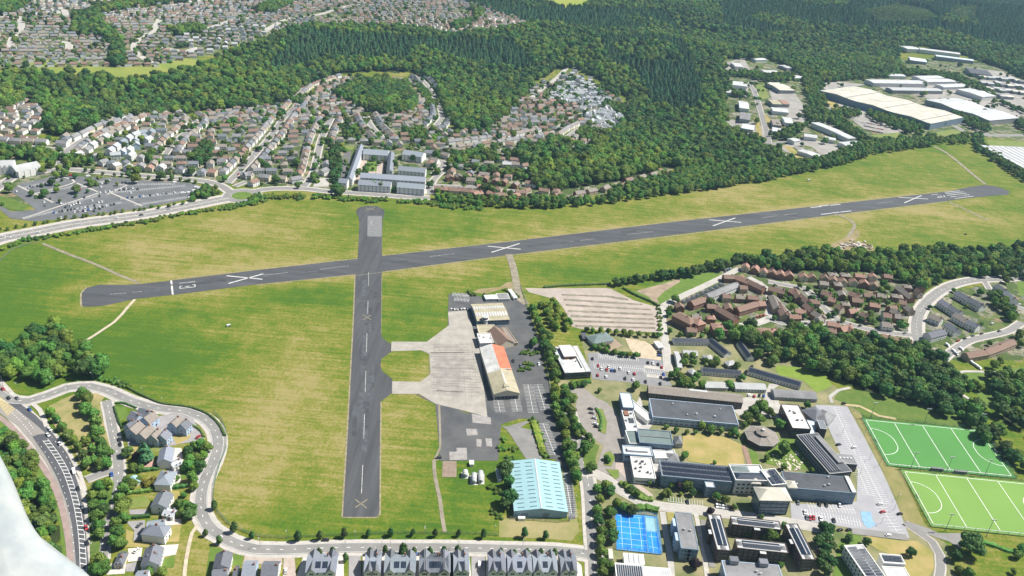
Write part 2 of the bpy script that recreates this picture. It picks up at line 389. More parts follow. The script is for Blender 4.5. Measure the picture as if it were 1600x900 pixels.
for seg, w in (([(535.2, 808), (544.2, 650), (552.3, 500), (555, 428)], 1.6), ([(593.3, 806), (595, 628)], 1.4), ([(127, 479), (126.5, 458), (135, 449.5)], 1.5), ([(400, 445.5), (560, 428.5), (555, 429)], 1.3),
               ([(596.5, 425.5), (800, 399), (1050, 368.8), (1335, 332.8), (1480, 315)], 1.4), ([(267, 437.6), (400, 421.8), (800, 376.7), (1050, 346.6), (1483, 298.4)], 1.2), ([(596.3, 430), (595, 522)], 1.0), ([(535, 808.5), (592, 808.5)], 1.2)):
    ribbon(vb, smooth_line(g2(seg), 12), w, .13)
props(vb.build('path', tan), kind='structure')
G = lambda p: zz(400, 350, 3, p)
C = lambda p: zz(600, 600, 3, p)
D = lambda p: zz(900, 600, 3, p)
Ez = lambda p: zz(1200, 600, 3, p)
H = lambda p: zz(650, 400, 4, p)
I = lambda p: zz(850, 400, 3, p)
J = lambda p: zz(1200, 350, 3, p)
A = lambda p: zz(0, 600, 3, p)
B = lambda p: zz(300, 600, 3, p)
K = lambda p: zz(0, 150, 3.6, p)
L_ = lambda p: zz(350, 100, 3.6, p)
M_ = lambda p: zz(700, 100, 3.6, p)
N_ = lambda p: zz(1050, 50, 2.909, p)
Dz = lambda p: zz(900, 560, 6, p)
Oz = lambda p: zz(1080, 590, 6, p)
Cz = lambda p: zz(920, 700, 6, p)
Tz = lambda p: zz(1100, 700, 6, p)
Fz = lambda p: zz(1080, 780, 7.5, p)
Bz = lambda p: zz(900, 780, 7.5, p)
Hz = lambda p: zz(1020, 500, 6.925, p)
# all the tarmac round the terminal
sheet('car_park', H([(205, 237), (340, 232), (420, 262), (560, 262), (620, 275), (685, 300), (720, 400), (745, 480), (770, 560), (790, 640), (800, 700), (830, 790), (845, 870)]) +
      C([(790, 60), (800, 130), (830, 230), (870, 400), (897, 560), (897, 632), (866, 636), (850, 500), (838, 400), (800, 352), (762, 352), (735, 210), (700, 165), (640, 160), (548, 190), (545, 235), (535, 360), (262, 360), (258, 290), (250, 190), (240, 95), (130, 40)]) +
      G([(1000, 890), (900, 480), (900, 412)]), .14, tarm)
sheet('apron', G([(635, 552), (800, 553), (905, 475), (900, 412), (993, 405), (1012, 475), (1047, 590), (1085, 907), (1000, 882), (840, 843), (765, 797), (638, 797), (638, 738), (770, 740), (818, 705), (812, 610), (775, 593), (633, 597)]), .20, conc)
sheet('apron', C([(548, 195), (575, 200), (700, 165), (640, 205), (690, 215), (735, 330), (740, 352), (665, 352), (600, 250), (575, 215)]), .18, mat('old_concrete', (.19, .185, .175), .9, .18, .1, detail=5))
# slab joints and tar lines across the concrete
ang_a = P(*G([(1047, 590)])[0]) - P(*G([(1080, 880)])[0])
jb = MB(); jd = mat('slab_joint', (.22, .205, .18), .9, .3, .2)
quad = [P(*p).xy for p in G([(812, 562), (1035, 556), (1072, 822), (800, 806)])]
for k in range(1, 9):
    t = k / 9; ribbon(jb, [quad[0].lerp(quad[1], t), quad[3].lerp(quad[2], t)], .28, .225)
for k in range(1, 22):
    t = k / 22; ribbon(jb, [quad[0].lerp(quad[3], t), quad[1].lerp(quad[2], t)], .34 if k % 2 else .6, .228)
props(jb.build('apron', jd), kind='structure')
sb_ = MB(); band = mat('stained_concrete', (.17, .16, .15), .9, c2=(.31, .29, .26), scale=.12, detail=5)
for k in range(1, 34):
    t = k / 34 + rng.uniform(-.01, .01); a = rng.uniform(.02, .2); e_ = rng.uniform(.6, .98)
    ribbon(sb_, [quad[0].lerp(quad[3], t).lerp(quad[1].lerp(quad[2], t), a), quad[0].lerp(quad[3], t).lerp(quad[1].lerp(quad[2], t), e_)], rng.uniform(.8, 2.6), .215)
props(sb_.build('apron', band), kind='structure')
pb = MB()   # repair patches on the dark yard
for q in ([(383, 210), (435, 212), (440, 240), (390, 243)], [(432, 258), (458, 260), (456, 296), (434, 292)], [(475, 255), (505, 256), (508, 294), (480, 292)], [(340, 300), (388, 300), (390, 355), (308, 358), (306, 318), (340, 318)], [(412, 140), (500, 158), (502, 190), (415, 182)]):
    sheet_mb(g2(C(q)), .19, pb)
props(pb.build('apron', mat('patch_concrete', (.27, .255, .24), .9, .2, .3)), kind='structure')
sheet('runway', zz(350, 100, 3.6, [(808, 855), (888, 855), (888, 972), (806, 970)]), .16, mat('pale_tarmac', (.17, .17, .17), .9, .2, .3))
sheet('apron', C([(275, 362), (340, 362), (340, 437), (272, 437)]), .12, mat('pad_concrete', (.22, .17, .13), .9, .2, .3))
# ---- painted markings of the runways
mk = MB(); W_ = .26
def strip(a, b, w, z=.16, mb=None): ribbon(mb or mk, [P(*a).xy, P(*b).xy], w, z)
for a, b in (((354, 431), (410, 436.5)), ((357, 443), (411.5, 428)), ((762, 384.8), (813.5, 389.5)), ((768, 394.5), (812, 380.5)), ((1108, 343.5), (1158.5, 347.5)), ((1114, 353), (1149, 340.5)), ((1404, 308.5), (1450, 311)), ((1413, 317), (1440, 305.5))):
    strip(a, b, 1.6)
for a, b in (((267.5, 438.5), (270, 460.5)),): strip(a, b, 1.6)
for a, b in (((1266, 324.5), (1283, 322.8)), ((1280, 322.3), (1295, 320.6)), ((1297, 321), (1313, 319.3)), ((1283, 335), (1299, 333.4)), ((1299, 333), (1312, 331.6)), ((1313, 331.5), (1330, 329.6))): strip(a, b, 1.7, mb=mk)
for (a, b) in (((1476, 300.8), (1500, 298)), ((1478, 303), (1505, 299.8)), ((1480, 305.4), (1510, 302)), ((1485, 307.8), (1515, 304.3)), ((1492, 310.2), (1521, 306.6))): strip(a, b, 1.25)
# painted figures 13 and 31 as strokes: unit strokes (along, across) placed on the runway
def figures(at_px, to_px, strokes, size, w):
    a = P(*at_px).xy; d = (P(*to_px).xy - a).normalized(); n = Vector((-d.y, d.x))
    for (x0, y0, x1, y1) in strokes:
        p = a + d * x0 * size + n * y0 * size; q = a + d * x1 * size + n * y1 * size
        ribbon(mk, [p, q], w, .17)
three = [(0, 0, 0, .62), (1, 0, 1, .62), (.5, .06, .5, .62), (-.06, .62, .34, .62), (.66, .62, 1.06, .62), (.34, .62, .5, .5), (.66, .62, .5, .5), (0, 0, .2, 0), (1, 0, .8, 0)]
one = [(0, 0, 1.0, 0), (.0, 0, .0, .22)]
figures((281.5, 452.5), (303, 450), [(0, .0, 0, 0.001)] + [(0, -.0, .02, 0)], 12, .5)
strip((280, 442.8), (305, 440.2), .8)                                                        # the 1 of 13
for a, b in (((281, 451), (305, 448.5)), ((281, 451), (281.3, 447.2)), ((305, 448.5), (304.7, 445)), ((281, 447.4), (285.5, 446.9)), ((300.5, 445.3), (305, 444.8)), ((293, 450), (292.7, 447)), ((296.8, 446.7), (293, 448.3)), ((289, 447.6), (293, 448.3))): strip(a, b, .9, .19)
for a, b in (((1455, 304.6), (1466, 303.4)), ((1464, 309), (1476, 307.6)), ((1465, 305.8), (1468, 309)), ((1474, 304.8), (1477, 307.8)), ((1469, 305.2), (1471, 307.8)),): strip(a, b, 1.0)
# centre-line dashes, threshold and arrows
fp_ = MB()
for pts in ([(172, 460), (198, 458)], [(207, 457), (222, 455.5)], [(310, 443), (345, 438)], [(412, 430), (450, 426)], [(500, 421), (545, 415.5)], [(672, 401), (710, 396.5)], [(890, 378), (930, 373)], [(980, 366.5), (1020, 362)], [(1190, 340.5), (1215, 337)], [(1225, 336), (1245, 333.5)], [(1370, 318), (1395, 315)]): strip(*pts, .5, .16, fp_)
for pts in ([(576, 425), (576, 447)], [(575, 470), (574.5, 490)], [(573.4, 521), (572.5, 550)], [(571.6, 580), (570.6, 613)], [(569.5, 647), (568.4, 686)], [(566.8, 727), (564.8, 772)], [(580, 345), (579.8, 352)]): strip(*pts, .45, .19, fp_)
props(mk.build('runway', mat('runway_paint', (.34, .34, .33), .8, c2=(.60, .60, .58), scale=.6)), kind='structure'); props(fp_.build('runway', mat('worn_paint', (.15, .15, .15), .8, c2=(.55, .55, .53), scale=.5)), kind='structure')
ym = MB(); yel = mat('faded_yellow_paint', (.12, .115, .09), .8, c2=(.30, .27, .17), scale=.8)
for a, b in (((555, 780.5), (573, 794)), ((555.5, 793), (574, 780.5)), ((567, 492), (580, 500)), ((567, 500), (580, 492)), ((571, 325), (586, 328.5)), ((571, 329), (586, 324.5)), ((556.5, 470.5), (595.5, 470.5)), ((556.5, 430.7), (595.5, 425.8))): strip(a, b, .8 if b[1] - a[1] > 3 or a[1] - b[1] > 2 else .25, .165, ym)
rp_ = [MB(), MB()]; rs_p = random.Random(12)
for a, b, w in (((135, 465), (1560, 300), 26), ((564, 800), (578, 430), 26)):
    pa, pb = P(*a).xy, P(*b).xy; d = (pb - pa).normalized(); n_ = Vector((-d.y, d.x)); L = (pb - pa).length
    for k in range(26):
        s = pa + d * rs_p.uniform(.03, .95) * L + n_ * rs_p.uniform(-.42, .42) * (w - 6); l = rs_p.uniform(4, 40); ribbon(rp_[k % 2], [s, s + d * l], rs_p.uniform(.6, 4.5), .150 + .001 * k)
props(rp_[0].build('runway', mat('dark_tar_patch', (.052, .054, .058), .85, .3, .2)), kind='structure'); props(rp_[1].build('runway', mat('grey_tar_patch', (.072, .077, .085), .85, .3, .2)), kind='structure')
props(ym.build('runway', yel), kind='structure')
# ================================================================ roads, pavements, car parks, paths, courts
road_g = mat('road_tarmac', (.205, .20, .19), .85, .14, .1, detail=5)
road_d = mat('new_road_tarmac', (.075, .078, .085), .85, .18, .1, detail=4)
road_p = mat('pale_road', (.36, .345, .315), .9, .15, .1, detail=4)
pave = mat('pavement_flags', (.40, .375, .34), .9, .14, .3)
pinkp = mat('block_paving', (.36, .30, .26), .9, .14, .3)
red_p = mat('red_cycle_path', (.27, .205, .185), .9, .15, .2)
bark = mat('campus_ground', (.085, .12, .035), .95, c2=(.27, .235, .13), scale=.055, detail=5)
lawn = mat('mown_lawn', (.10, .165, .025), .95, c2=(.19, .20, .06), scale=.09, detail=5)
lawn_g = mat('green_lawn', (.07, .135, .018), .95, c2=(.12, .18, .03), scale=.15, detail=5)
lawn_y = mat('dry_lawn', (.20, .20, .045), .95, c2=(.36, .27, .12), scale=.07, detail=5)
scrub_g = mat('rough_grass', (.055, .115, .014), .95, c2=(.115, .155, .03), scale=.15, detail=6)
lines_mb = MB()
pave_mb, roadg_mb, roadd_mb, roadp_mb = MB(), MB(), MB(), MB()
RN = [0]; ROADS = []
def road(px, w, pv=0.0, target=None, lift=.30, mark=None, off=0.0, step=8):
    RN[0] += 1; lift += .012 * (RN[0] % 9)
    pl = smooth_line(g2(px), step); ROADS.append((pl, w / 2 + pv))
    if pv: ribbon(pave_mb, pl, w + 2 * pv, lift - .14, off)
    ribbon(target or roadg_mb, pl, w, lift, off)
    if mark == 'c': dashes(lines_mb, pl, 3, 5, .35, lift + .05)
    elif mark == 'e': dashes(lines_mb, pl, 3, 5, .35, lift + .05); dashes(lines_mb, pl, 1e6, 1, .2, lift + .05, w / 2 - .4); dashes(lines_mb, pl, 1e6, 1, .2, lift + .05, -w / 2 + .4)
    elif mark == 'd': dashes(lines_mb, pl, 3, 6, .35, lift + .05, w / 4); dashes(lines_mb, pl, 3, 6, .35, lift + .05, -w / 4)
    return pl
def island(px, M=None, lift=.42): return sheet('verge', px, lift, M or lawn)
# campus and estate ground under everything
sheet('campus_ground', [(925, 600), (912, 545), (908, 528), (940, 520), (1040, 522), (1050, 500), (1150, 505), (1230, 545), (1275, 575), (1300, 600), (1340, 635), (1420, 815), (1480, 850), (1500, 930), (925, 930), (905, 740), (872, 610), (865, 590)], .04, bark)
sheet('verge', C([(540, 640), (590, 625), (640, 640), (860, 650), (900, 600), (915, 690), (880, 735), (760, 725), (540, 718)]), .06, mat('parched_turf', (.30, .25, .13), .95, c2=(.17, .18, .05), scale=.06, detail=5))
# --- ring road along the airfield and terrace street
ring = A([(-20, 40), (60, 78), (130, 82), (220, 55), (310, 20), (420, 10), (500, 30), (620, 82), (740, 114), (870, 128), (950, 158), (1005, 210), (1022, 285), (1000, 365), (962, 445), (942, 530), (950, 620), (1000, 690), (1085, 742), (1200, 775)]) + B([(420, 778), (700, 768), (1000, 768)]) + C([(300, 768), (600, 775), (800, 780), (900, 790), (960, 800)])
road(ring, 8.2, 2.7, mark='e')
road([(920, 760), (915, 735), (905, 700), (899, 675), (893, 655), (888, 640)] [::-1] + C([(968, 560), (972, 640), (978, 720), (985, 800), (990, 940)]), 7.5, 2.4, mark='c')
# --- main road on the left
sheet('verge', A([(-60, 110), (0, 130), (70, 205), (150, 300), (230, 420), (280, 540), (305, 640), (315, 800), (318, 950), (280, 950), (290, 800), (280, 660), (240, 540), (150, 400), (60, 270), (-60, 190)]), .05, lawn_g)
sheet('pavement', A([(-100, 30), (0, 130), (75, 205), (152, 300), (232, 420), (282, 540), (307, 640), (318, 800), (320, 950), (445, 950), (435, 820), (430, 690), (420, 600), (407, 490), (378, 400), (340, 330), (282, 250), (212, 180), (140, 115), (80, 55), (25, -5), (-60, -90)]), .08, pave)
for q in (A([(-60, 120), (10, 165), (90, 240), (175, 350), (250, 470), (293, 590), (316, 700), (327, 790), (330, 950)]),): road(q, 3.6, 0, (rm := MB()), .16)
props(rm.build('cycle_path', red_p), kind='structure')
sheet('road', A([(-100, 60), (10, 145), (80, 195), (150, 275), (215, 370), (268, 470), (310, 580), (330, 690), (343, 800), (345, 950), (425, 950), (415, 810), (405, 700), (398, 600), (383, 510), (350, 420), (305, 330), (248, 250), (180, 175), (105, 100), (40, 40), (-40, -50)]), .20, mat('old_road', (.24, .225, .205), .85, .1, .1))
sheet('road', A([(152, 248), (212, 335), (268, 440), (308, 545), (336, 650), (350, 760), (357, 850), (362, 950), (424, 950), (414, 830), (404, 730), (397, 640), (383, 545), (362, 455), (330, 365), (287, 292), (235, 230), (180, 238)]), .26, road_d)
sheet('road', A([(-100, 10), (-40, 10), (70, 75), (170, 150), (250, 235), (315, 325), (350, 395), (378, 455), (345, 400), (300, 318), (240, 240), (170, 178), (90, 115), (0, 45), (-60, 5)][0:8] + [(300, 330), (225, 240), (150, 175), (60, 105), (-60, 45)]), .27, road_d)
hl = smooth_line(g2(A([(212, 262), (262, 330), (306, 405), (338, 490), (362, 580), (380, 690), (388, 790), (392, 930)])), 1.0)
hn = normals(hl)
for sgn in (-1, 1):
    ribbon(lines_mb, hl, .22, .33, sgn * 1.6)
for i in range(2, len(hl) - 3, 4):
    a = hl[i] - hn[i] * 1.6; b = hl[min(i + 2, len(hl) - 1)] + hn[i] * 1.6; ribbon(lines_mb, [a, b], .5, .34)
for off in (-4.6, 4.4): dashes(lines_mb, hl, 2, 5, .3, .33, off)
# box junction and give-way teeth
jb = MB(); bj = [P(*p).xy for p in A([(-20, 75), (0, 62), (68, 120), (35, 148)])]
for k in range(7):
    t = k / 6; ribbon(jb, [bj[0].lerp(bj[1], t), bj[3].lerp(bj[2], t)], .3, .36); ribbon(jb, [bj[0].lerp(bj[3], t), bj[1].lerp(bj[2], t)], .3, .37)
props(jb.build('road', mat('yellow_road_paint', (.62, .50, .22), .8, .15, .5)), kind='structure')
for q in (A([(50, 130), (110, 190), (150, 240)]), A([(70, 115), (130, 175), (170, 228)])): dashes(lines_mb, smooth_line(g2(q), 4), 2, 1.5, .4, .36)
# slip road around the tree triangle and the service lane
slip = A([(500, 78), (512, 130), (525, 200), (540, 270), (552, 340), (558, 400), (552, 450), (540, 520), (505, 640), (482, 740), (478, 830)])
road(slip, 6.2, 1.6, mark='c')
road(A([(560, 405), (500, 415), (450, 432), (405, 450)]), 6, 1.2, lift=.32)
road(A([(150, 90), (185, 120), (205, 160), (220, 200)]), 3.2, 0, pave_mb, lift=.25)
island(A([(230, 105), (300, 70), (360, 45), (450, 45), (492, 62), (470, 90), (480, 160), (500, 230), (518, 300), (518, 385), (440, 412), (385, 390), (340, 300), (270, 220), (225, 150)]), mat('tan_verge', (.33, .26, .13), .95, c2=(.15, .17, .045), scale=.07, detail=4))
island(A([(430, 470), (500, 450), (535, 470), (520, 560), (490, 640), (470, 700), (470, 760), (440, 900), (425, 900), (422, 700), (408, 540)]), scrub_g, .36)
road(A([(928, 660), (900, 700), (885, 760), (872, 830), (862, 930)]), 2.2, 0, (pm := MB()), .2)
# paths over the airfield
road(A([(0, 0)])[0:0] + [(118, 538), (135, 532), (160, 516), (178, 504), (190, 492), (200, 480), (211, 468)], 2.6, 0, pm, .2)
old = MB()
road(zz(0, 350, 3, [(200, 92), (330, 145), (450, 190), (560, 240), (655, 278)]), 3.2, 0, old, .16)
road(C([(255, 350), (235, 360), (240, 440), (262, 540), (272, 620), (285, 695)]), 2.6, 0, old, .16); road(C([(258, 100), (262, 200), (262, 300), (240, 350)]), 1.6, 0, old, .15)
road(H([(580, -10), (605, 60), (620, 130), (632, 200), (650, 270), (690, 300)]), 7.5, 0, old, .18)
road(N_([(1190, 520), (1240, 545), (1300, 590), (1370, 650), (1425, 692)]), 5, 0, old, .16)
road(N_([(740, 828), (800, 850), (830, 880), (800, 930)]), 4, 0, old, .16); road(N_([(1260, 772), (1340, 810), (1400, 840), (1440, 855)]), 3.5, 0, old, .15)
props(old.build('track', mat('old_track', (.22, .195, .145), .95, .3, .15, detail=5)), kind='structure')
for a, b in (((640, 205), (700, 195)),): pass
props(pm.build('path', path_m), kind='structure')
# --- dual road north-west of the field, roundabout, streets beyond
dual = K([(-120, 850), (0, 805), (200, 765), (400, 725), (640, 692), (850, 660), (1050, 622), (1200, 592), (1290, 575)])
road(dual, 15, 6, road_g and roadg_mb, mark='d'); ribbon(pave_mb, smooth_line(g2(dual), 8), 1.6, .40)
rb = P(*K([(1363, 562)])[0]); ringp = [(rb.x + 17 * math.cos(t * math.pi / 12), rb.y + 17 * math.sin(t * math.pi / 12)) for t in range(25)]
ribbon(pave_mb, [Vector(p) for p in ringp], 13, .26); ribbon(roadg_mb, [Vector(p) for p in ringp], 9, .33)
props(sheet_mb([(rb.x + 12 * math.cos(t * math.pi / 12), rb.y + 12 * math.sin(t * math.pi / 12)) for t in range(24)], .45).build('roundabout', lawn_g), kind='structure')
road(K([(1300, 545), (1240, 505), (1150, 480), (1000, 463), (850, 452), (700, 440), (520, 425), (330, 415), (100, 450), (0, 510), (-60, 550)]), 9, 3)
road(K([(345, 415), (345, 350), (400, 290), (520, 215), (640, 165), (780, 125)]), 8, 2.5); road(K([(360, 300), (200, 290), (0, 270), (-60, 265)]), 7, 2.5)
road(K([(1060, 110), (1100, 150), (1050, 200), (980, 260), (930, 330)]), 6, 2)
road(L_([(100, 745), (170, 718), (270, 702), (450, 702), (600, 718), (900, 738), (1010, 748), (1160, 752)]), 9, 3)
streets = [([(20, 672), (100, 590), (200, 480), (290, 370), (350, 290), (425, 205)], 7.5), ([(345, 215), (385, 180), (450, 125), (530, 90), (620, 62)], 7), ([(450, 690), (500, 620), (522, 530), (545, 430), (585, 340), (605, 305)], 7.5),
           ([(605, 305), (480, 295), (350, 290)], 6), ([(795, 285), (830, 350), (905, 430)], 6.5), ([(1090, 65), (1150, 130), (1200, 220), (1225, 300), (1180, 360)], 6.5), ([(1155, 735), (1175, 660), (1230, 600)], 7),
           ([(1180, 685), (1320, 690), (1440, 700)], 7), ([(1080, 530), (1230, 550), (1180, 620)], 6), ([(60, 690), (130, 660), (160, 690)][0:2], 5)]
for p, w in streets: road(L_(p), w, 2)
Oz_ = lambda p: zz(0, 0, 4, p)
for p in ([(-20, 108), (360, 105), (500, 95), (800, 65), (1100, 30), (1300, 20)], [(130, 105), (130, 190), (90, 215), (60, 300)], [(950, 395), (860, 340), (840, 290), (880, 230), (950, 200), (1000, 120)], [(400, 60), (420, 110)], [(300, 250), (420, 270), (430, 310)], [(1000, 300), (1150, 320), (1240, 300)], [(1300, 180), (1450, 130), (1600, 110)], [(1650, 200), (1800, 120), (2000, 90), (2200, 30)]): road(Oz_(p), 9, 2, target=roadp_mb, lift=.7)
for p, w in (([(0, 470), (250, 440), (420, 415), (560, 390)], 7), ([(640, 445), (700, 390), (770, 355), (840, 350)], 7), ([(470, 190), (540, 130), (600, 90), (670, 20)], 7), ([(470, 90), (505, 30)], 6), ([(700, 20), (760, 20)], 6),
             ([(60, 690), (200, 690), (330, 712), (440, 715)], 7), ([(330, 560), (300, 480), (180, 500)], 5), ([(500, 640), (560, 600)], 5), ([(620, 360), (700, 300), (800, 270), (900, 240)], 6)): road(M_(p), w, 1.5, target=roadp_mb if w == 7 and p[0][0] in (470,) else None)
for p, w in (([(440, 515), (432, 460), (400, 350), (375, 270), (355, 235), (400, 212), (520, 188), (640, 195)], 8), ([(440, 515), (520, 500), (600, 545), (640, 600), (600, 605)], 7), ([(640, 600), (800, 520), (980, 510), (1130, 495), (1350, 465), (1450, 470), (1650, 470)], 9),
             ([(1280, 425), (1350, 465)], 8), ([(1450, 470), (1330, 420), (1180, 310), (1100, 280)], 8), ([(200, 190), (240, 150), (330, 120)], 5), ([(660, 240), (700, 330), (800, 385), (960, 460)], 7)): road(N_(p), w, 1.5)
for p, w in (([(0, 270), (100, 290), (170, 300), (220, 350), (290, 420), (345, 458), (500, 500), (675, 522)], 6.5), ([(-10, 440), (60, 462), (150, 467), (260, 462), (345, 458)], 6), ([(1190, 462), (1130, 500), (1050, 522), (950, 545), (870, 592), (815, 640)], 7), ([(1130, 375), (1200, 400)], 6), ([(1010, 262), (1040, 310)], 5)): road(J(p), w, 1.8)
road(J([(1240, 248), (1080, 258), (960, 264), (860, 288), (785, 330), (725, 390), (698, 455), (700, 530), (722, 575)]), 10, 3, mark='c')
for p, w in (([(915, 60), (860, 88), (750, 142), (640, 192), (560, 235)], 5.5), ([(552, 232), (556, 330), (572, 430), (585, 545)], 5.5), ([(880, 330), (990, 318), (1080, 290), (1200, 312)], 6.5), ([(1050, 280), (1060, 230), (1040, 150), (960, 100)], 5)): road(I(p), w, 1.2, target=roadp_mb)
road(J([(1230, 692), (1100, 697), (920, 692), (862, 712), (850, 740), (885, 785), (960, 832)]), 3.5, 0, roadp_mb)
# --- campus roads
island_q = (I([(1085, 515), (1180, 520), (1270, 540), (1270, 600), (1180, 575), (1100, 560)]), J([(20, 680), (150, 690), (270, 700), (300, 760), (230, 790), (160, 730), (60, 700)]))
for i_, q_ in enumerate(island_q): sheet('verge', q_, .142 + .03 * i_, mat('bright_grass', (.12, .20, .02), .95, c2=(.18, .24, .04), scale=.12, detail=5))
loop = sheet('road', D([(-30, 0), (20, 5), (95, 65), (140, 85), (180, 120), (212, 180), (222, 260), (218, 360), (190, 395), (230, 440), (262, 455), (262, 480), (200, 470), (180, 430), (130, 420), (95, 400), (112, 340), (130, 290), (60, 240), (20, 190), (-5, 130), (5, 70), (-50, 40)]), .16, mat('loop_paving', (.235, .215, .195), .9, .12, .2))
sheet('pavement', D([(185, 330), (262, 350), (270, 450), (360, 520), (365, 550), (330, 545), (230, 440), (185, 395)]), .19, pinkp)
road(D([(20, 420), (90, 420), (150, 450), (210, 500), (290, 545), (380, 572), (500, 585), (620, 598), (800, 622), (1000, 650), (1200, 690)]), 7, 1.2, roadp_mb)
road(D([(405, 600), (420, 700), (440, 800), (450, 930)]), 4, 0, roadp_mb, .2)
road(D([(560, 600), (580, 700), (600, 800), (620, 950)]), 3, 0, pave_mb, .2)
road(D([(598, 640), (610, 760), (640, 860)]), 4, 0, roadg_mb, .2)
sheet('pavement', D([(270, 110), (300, 60), (330, 150), (360, 190), (300, 260), (430, 300), (430, 380), (380, 440), (270, 440), (215, 250), (200, 60), (260, 60)]), .12, mat('courtyard_flags', (.36, .35, .33), .9, .15, .2))
sheet('yard', [(1130, 625), (1175, 620), (1230, 635), (1225, 655), (1155, 650)], .12, road_p)
island(D([(90, 115), (125, 120), (145, 180), (140, 235), (110, 225), (100, 170)]))
island(D([(130, 330), (160, 315), (185, 345), (165, 388), (132, 382)])); island(D([(140, 400), (200, 405), (202, 440), (180, 447)])); island(D([(200, 465), (240, 455), (300, 500), (362, 545), (290, 545), (240, 510)]), scrub_g)
island(D([(40, 260), (110, 290), (90, 350), (100, 400), (40, 400), (30, 330)]), scrub_g)
island(D([(500, 245), (560, 232), (700, 250), (775, 285), (790, 388), (640, 380), (530, 362), (500, 310)]), lawn_y, .2)
island(D([(810, 285), (850, 330), (860, 375), (820, 380)]), lawn_g, .2); island(D([(900, 260), (1020, 250), (1060, 280), (1095, 400), (1000, 400), (880, 370)]), lawn_g, .18)
island(D([(790, 290), (800, 300), (830, 388), (805, 390), (775, 290)]), mat('brick_path', (.24, .16, .12), .9, .2, .4), .24)
cb = MB()   # pebble garden
for k in range(90):
    px, py = 1200 + rng.gauss(35, 18), 720 + rng.gauss(5, 9)
    q = P(px, py)
    if 1205 < px < 1255 and 705 < py < 738: cb.box(q.x, q.y, .2, .2 + rng.uniform(.15, .5), rng.uniform(.8, 2.2), rng.uniform(.8, 1.6), rng.uniform(0, 3))
props(cb.build('rock_garden', mat('pale_stone', (.50, .44, .36), .9, .2, .4)), kind='structure')
island(D([(425, 600), (470, 600), (460, 650), (430, 640)]), lawn_y, .2)
sheet('car_park', I([(205, 455), (300, 452), (430, 470), (555, 480), (575, 560), (600, 610), (480, 605), (380, 590), (270, 582), (228, 575), (212, 520)]), .14, mat('car_park_tarmac', (.20, .20, .205), .85, .12, .15))
sheet('yard', I([(380, 385), (470, 400), (545, 440), (550, 490), (430, 475), (400, 430)]), .16, mat('sandy_yard', (.42, .35, .25), .95, .15, .2)); sheet('yard', I([(250, 420), (320, 380), (370, 420), (300, 450)]), .15, earth)
for a, b in (((470, 520), (565, 530)), ((480, 560), (560, 568))): ribbon(pave_mb, g2(I([a, b])) and [Vector(v) for v in g2(I([a, b]))], 5, .24)
sheet('gravel_field', I([(-90, 150), (0, 152), (290, 150), (315, 155), (420, 208), (532, 240), (537, 358), (300, 350), (170, 342), (130, 330), (95, 250), (60, 205), (-70, 170)]), .10, mat('gravel_hardstanding', (.27, .235, .20), .95, c2=(.40, .34, .30), scale=.05, detail=6))
sheet('car_park', Ez([(220, 98), (290, 100), (372, 106), (445, 240), (530, 400), (600, 555), (664, 722), (560, 722), (430, 682), (110, 632), (104, 558), (270, 570), (415, 552), (420, 400), (340, 330), (280, 200)]), .16, mat('college_car_park', (.285, .285, .30), .85, .08, .12, detail=5))
road(Ez([(390, 690), (480, 700), (650, 720)]), 6, 0, roadg_mb)
road(Ez([(640, 650), (700, 690), (770, 740), (805, 800), (810, 860), (800, 930)]), 5, 1, roadg_mb); sheet('path', Ez([(640, 640), (760, 680), (800, 700), (905, 700), (905, 775), (850, 740), (790, 720), (700, 690)]), .2, road_g)
island(Ez([(460, 712), (620, 735), (700, 735), (770, 790), (780, 860), (740, 930), (640, 930), (640, 820), (520, 780), (455, 740)]), lawn_y, .16)
island([(1340, 815), (1350, 822), (1330, 905), (1300, 905), (1310, 850)], lawn_g, .15)
sheet('verge', Ez([(385, 115), (440, 150), (470, 215), (560, 380), (620, 400), (730, 650), (760, 680), (640, 640), (570, 470), (440, 215)]), .14, mat('dry_bank', (.25, .21, .09), .95, c2=(.14, .155, .04), scale=.09, detail=5))
road(Ez([(300, 90), (290, 60), (330, 30), (385, 18)]), 3, 0, roadp_mb); road(Ez([(360, 98), (430, 105), (520, 150), (600, 165)]), 3, 0, (tk := MB()), .25)
props(tk.build('track', mat('dirt_track', (.38, .31, .18), .95, .2, .2)), kind='structure')
sheet('path', D([(860, 120), (905, 0), (960, 0), (905, 40), (940, 70), (890, 120)]), .14, road_p)
for p in (D([(800, 50), (900, 60), (940, 75), (940, 120)]),): road(p, 4, 0, roadp_mb, .22)
# north-west park and ride
pr_m = mat('park_and_ride_tarmac', (.115, .12, .125), .85, .2, .06, detail=4)
sheet('car_park', K([(60, 540), (100, 500), (320, 445), (480, 455), (690, 462), (800, 475), (1080, 490), (1160, 520), (1160, 545), (1060, 580), (820, 630), (600, 660), (400, 690), (200, 705), (60, 690), (0, 640), (0, 610), (60, 650), (200, 640), (120, 575)]), .14, pr_m)
island(K([(0, 560), (100, 590), (160, 620), (130, 650), (60, 640), (0, 620), (-60, 600)]), scrub_g, .3)
sheet('car_park', L_([(680, 500), (715, 490), (700, 640), (650, 650), (655, 560)]), .14, tarm_l)
sheet('yard', L_([(520, 640), (590, 640), (590, 690), (500, 690)]), .14, road_p)
sheet('yard', L_([(780, 520), (905, 530), (895, 630), (720, 660), (740, 600), (770, 540)]), .18, pinkp); island(L_([(805, 540), (865, 540), (858, 605), (795, 605)]), lawn_g, .3)
island(L_([(660, 460), (735, 460), (725, 485), (655, 480)]), lawn, .2)
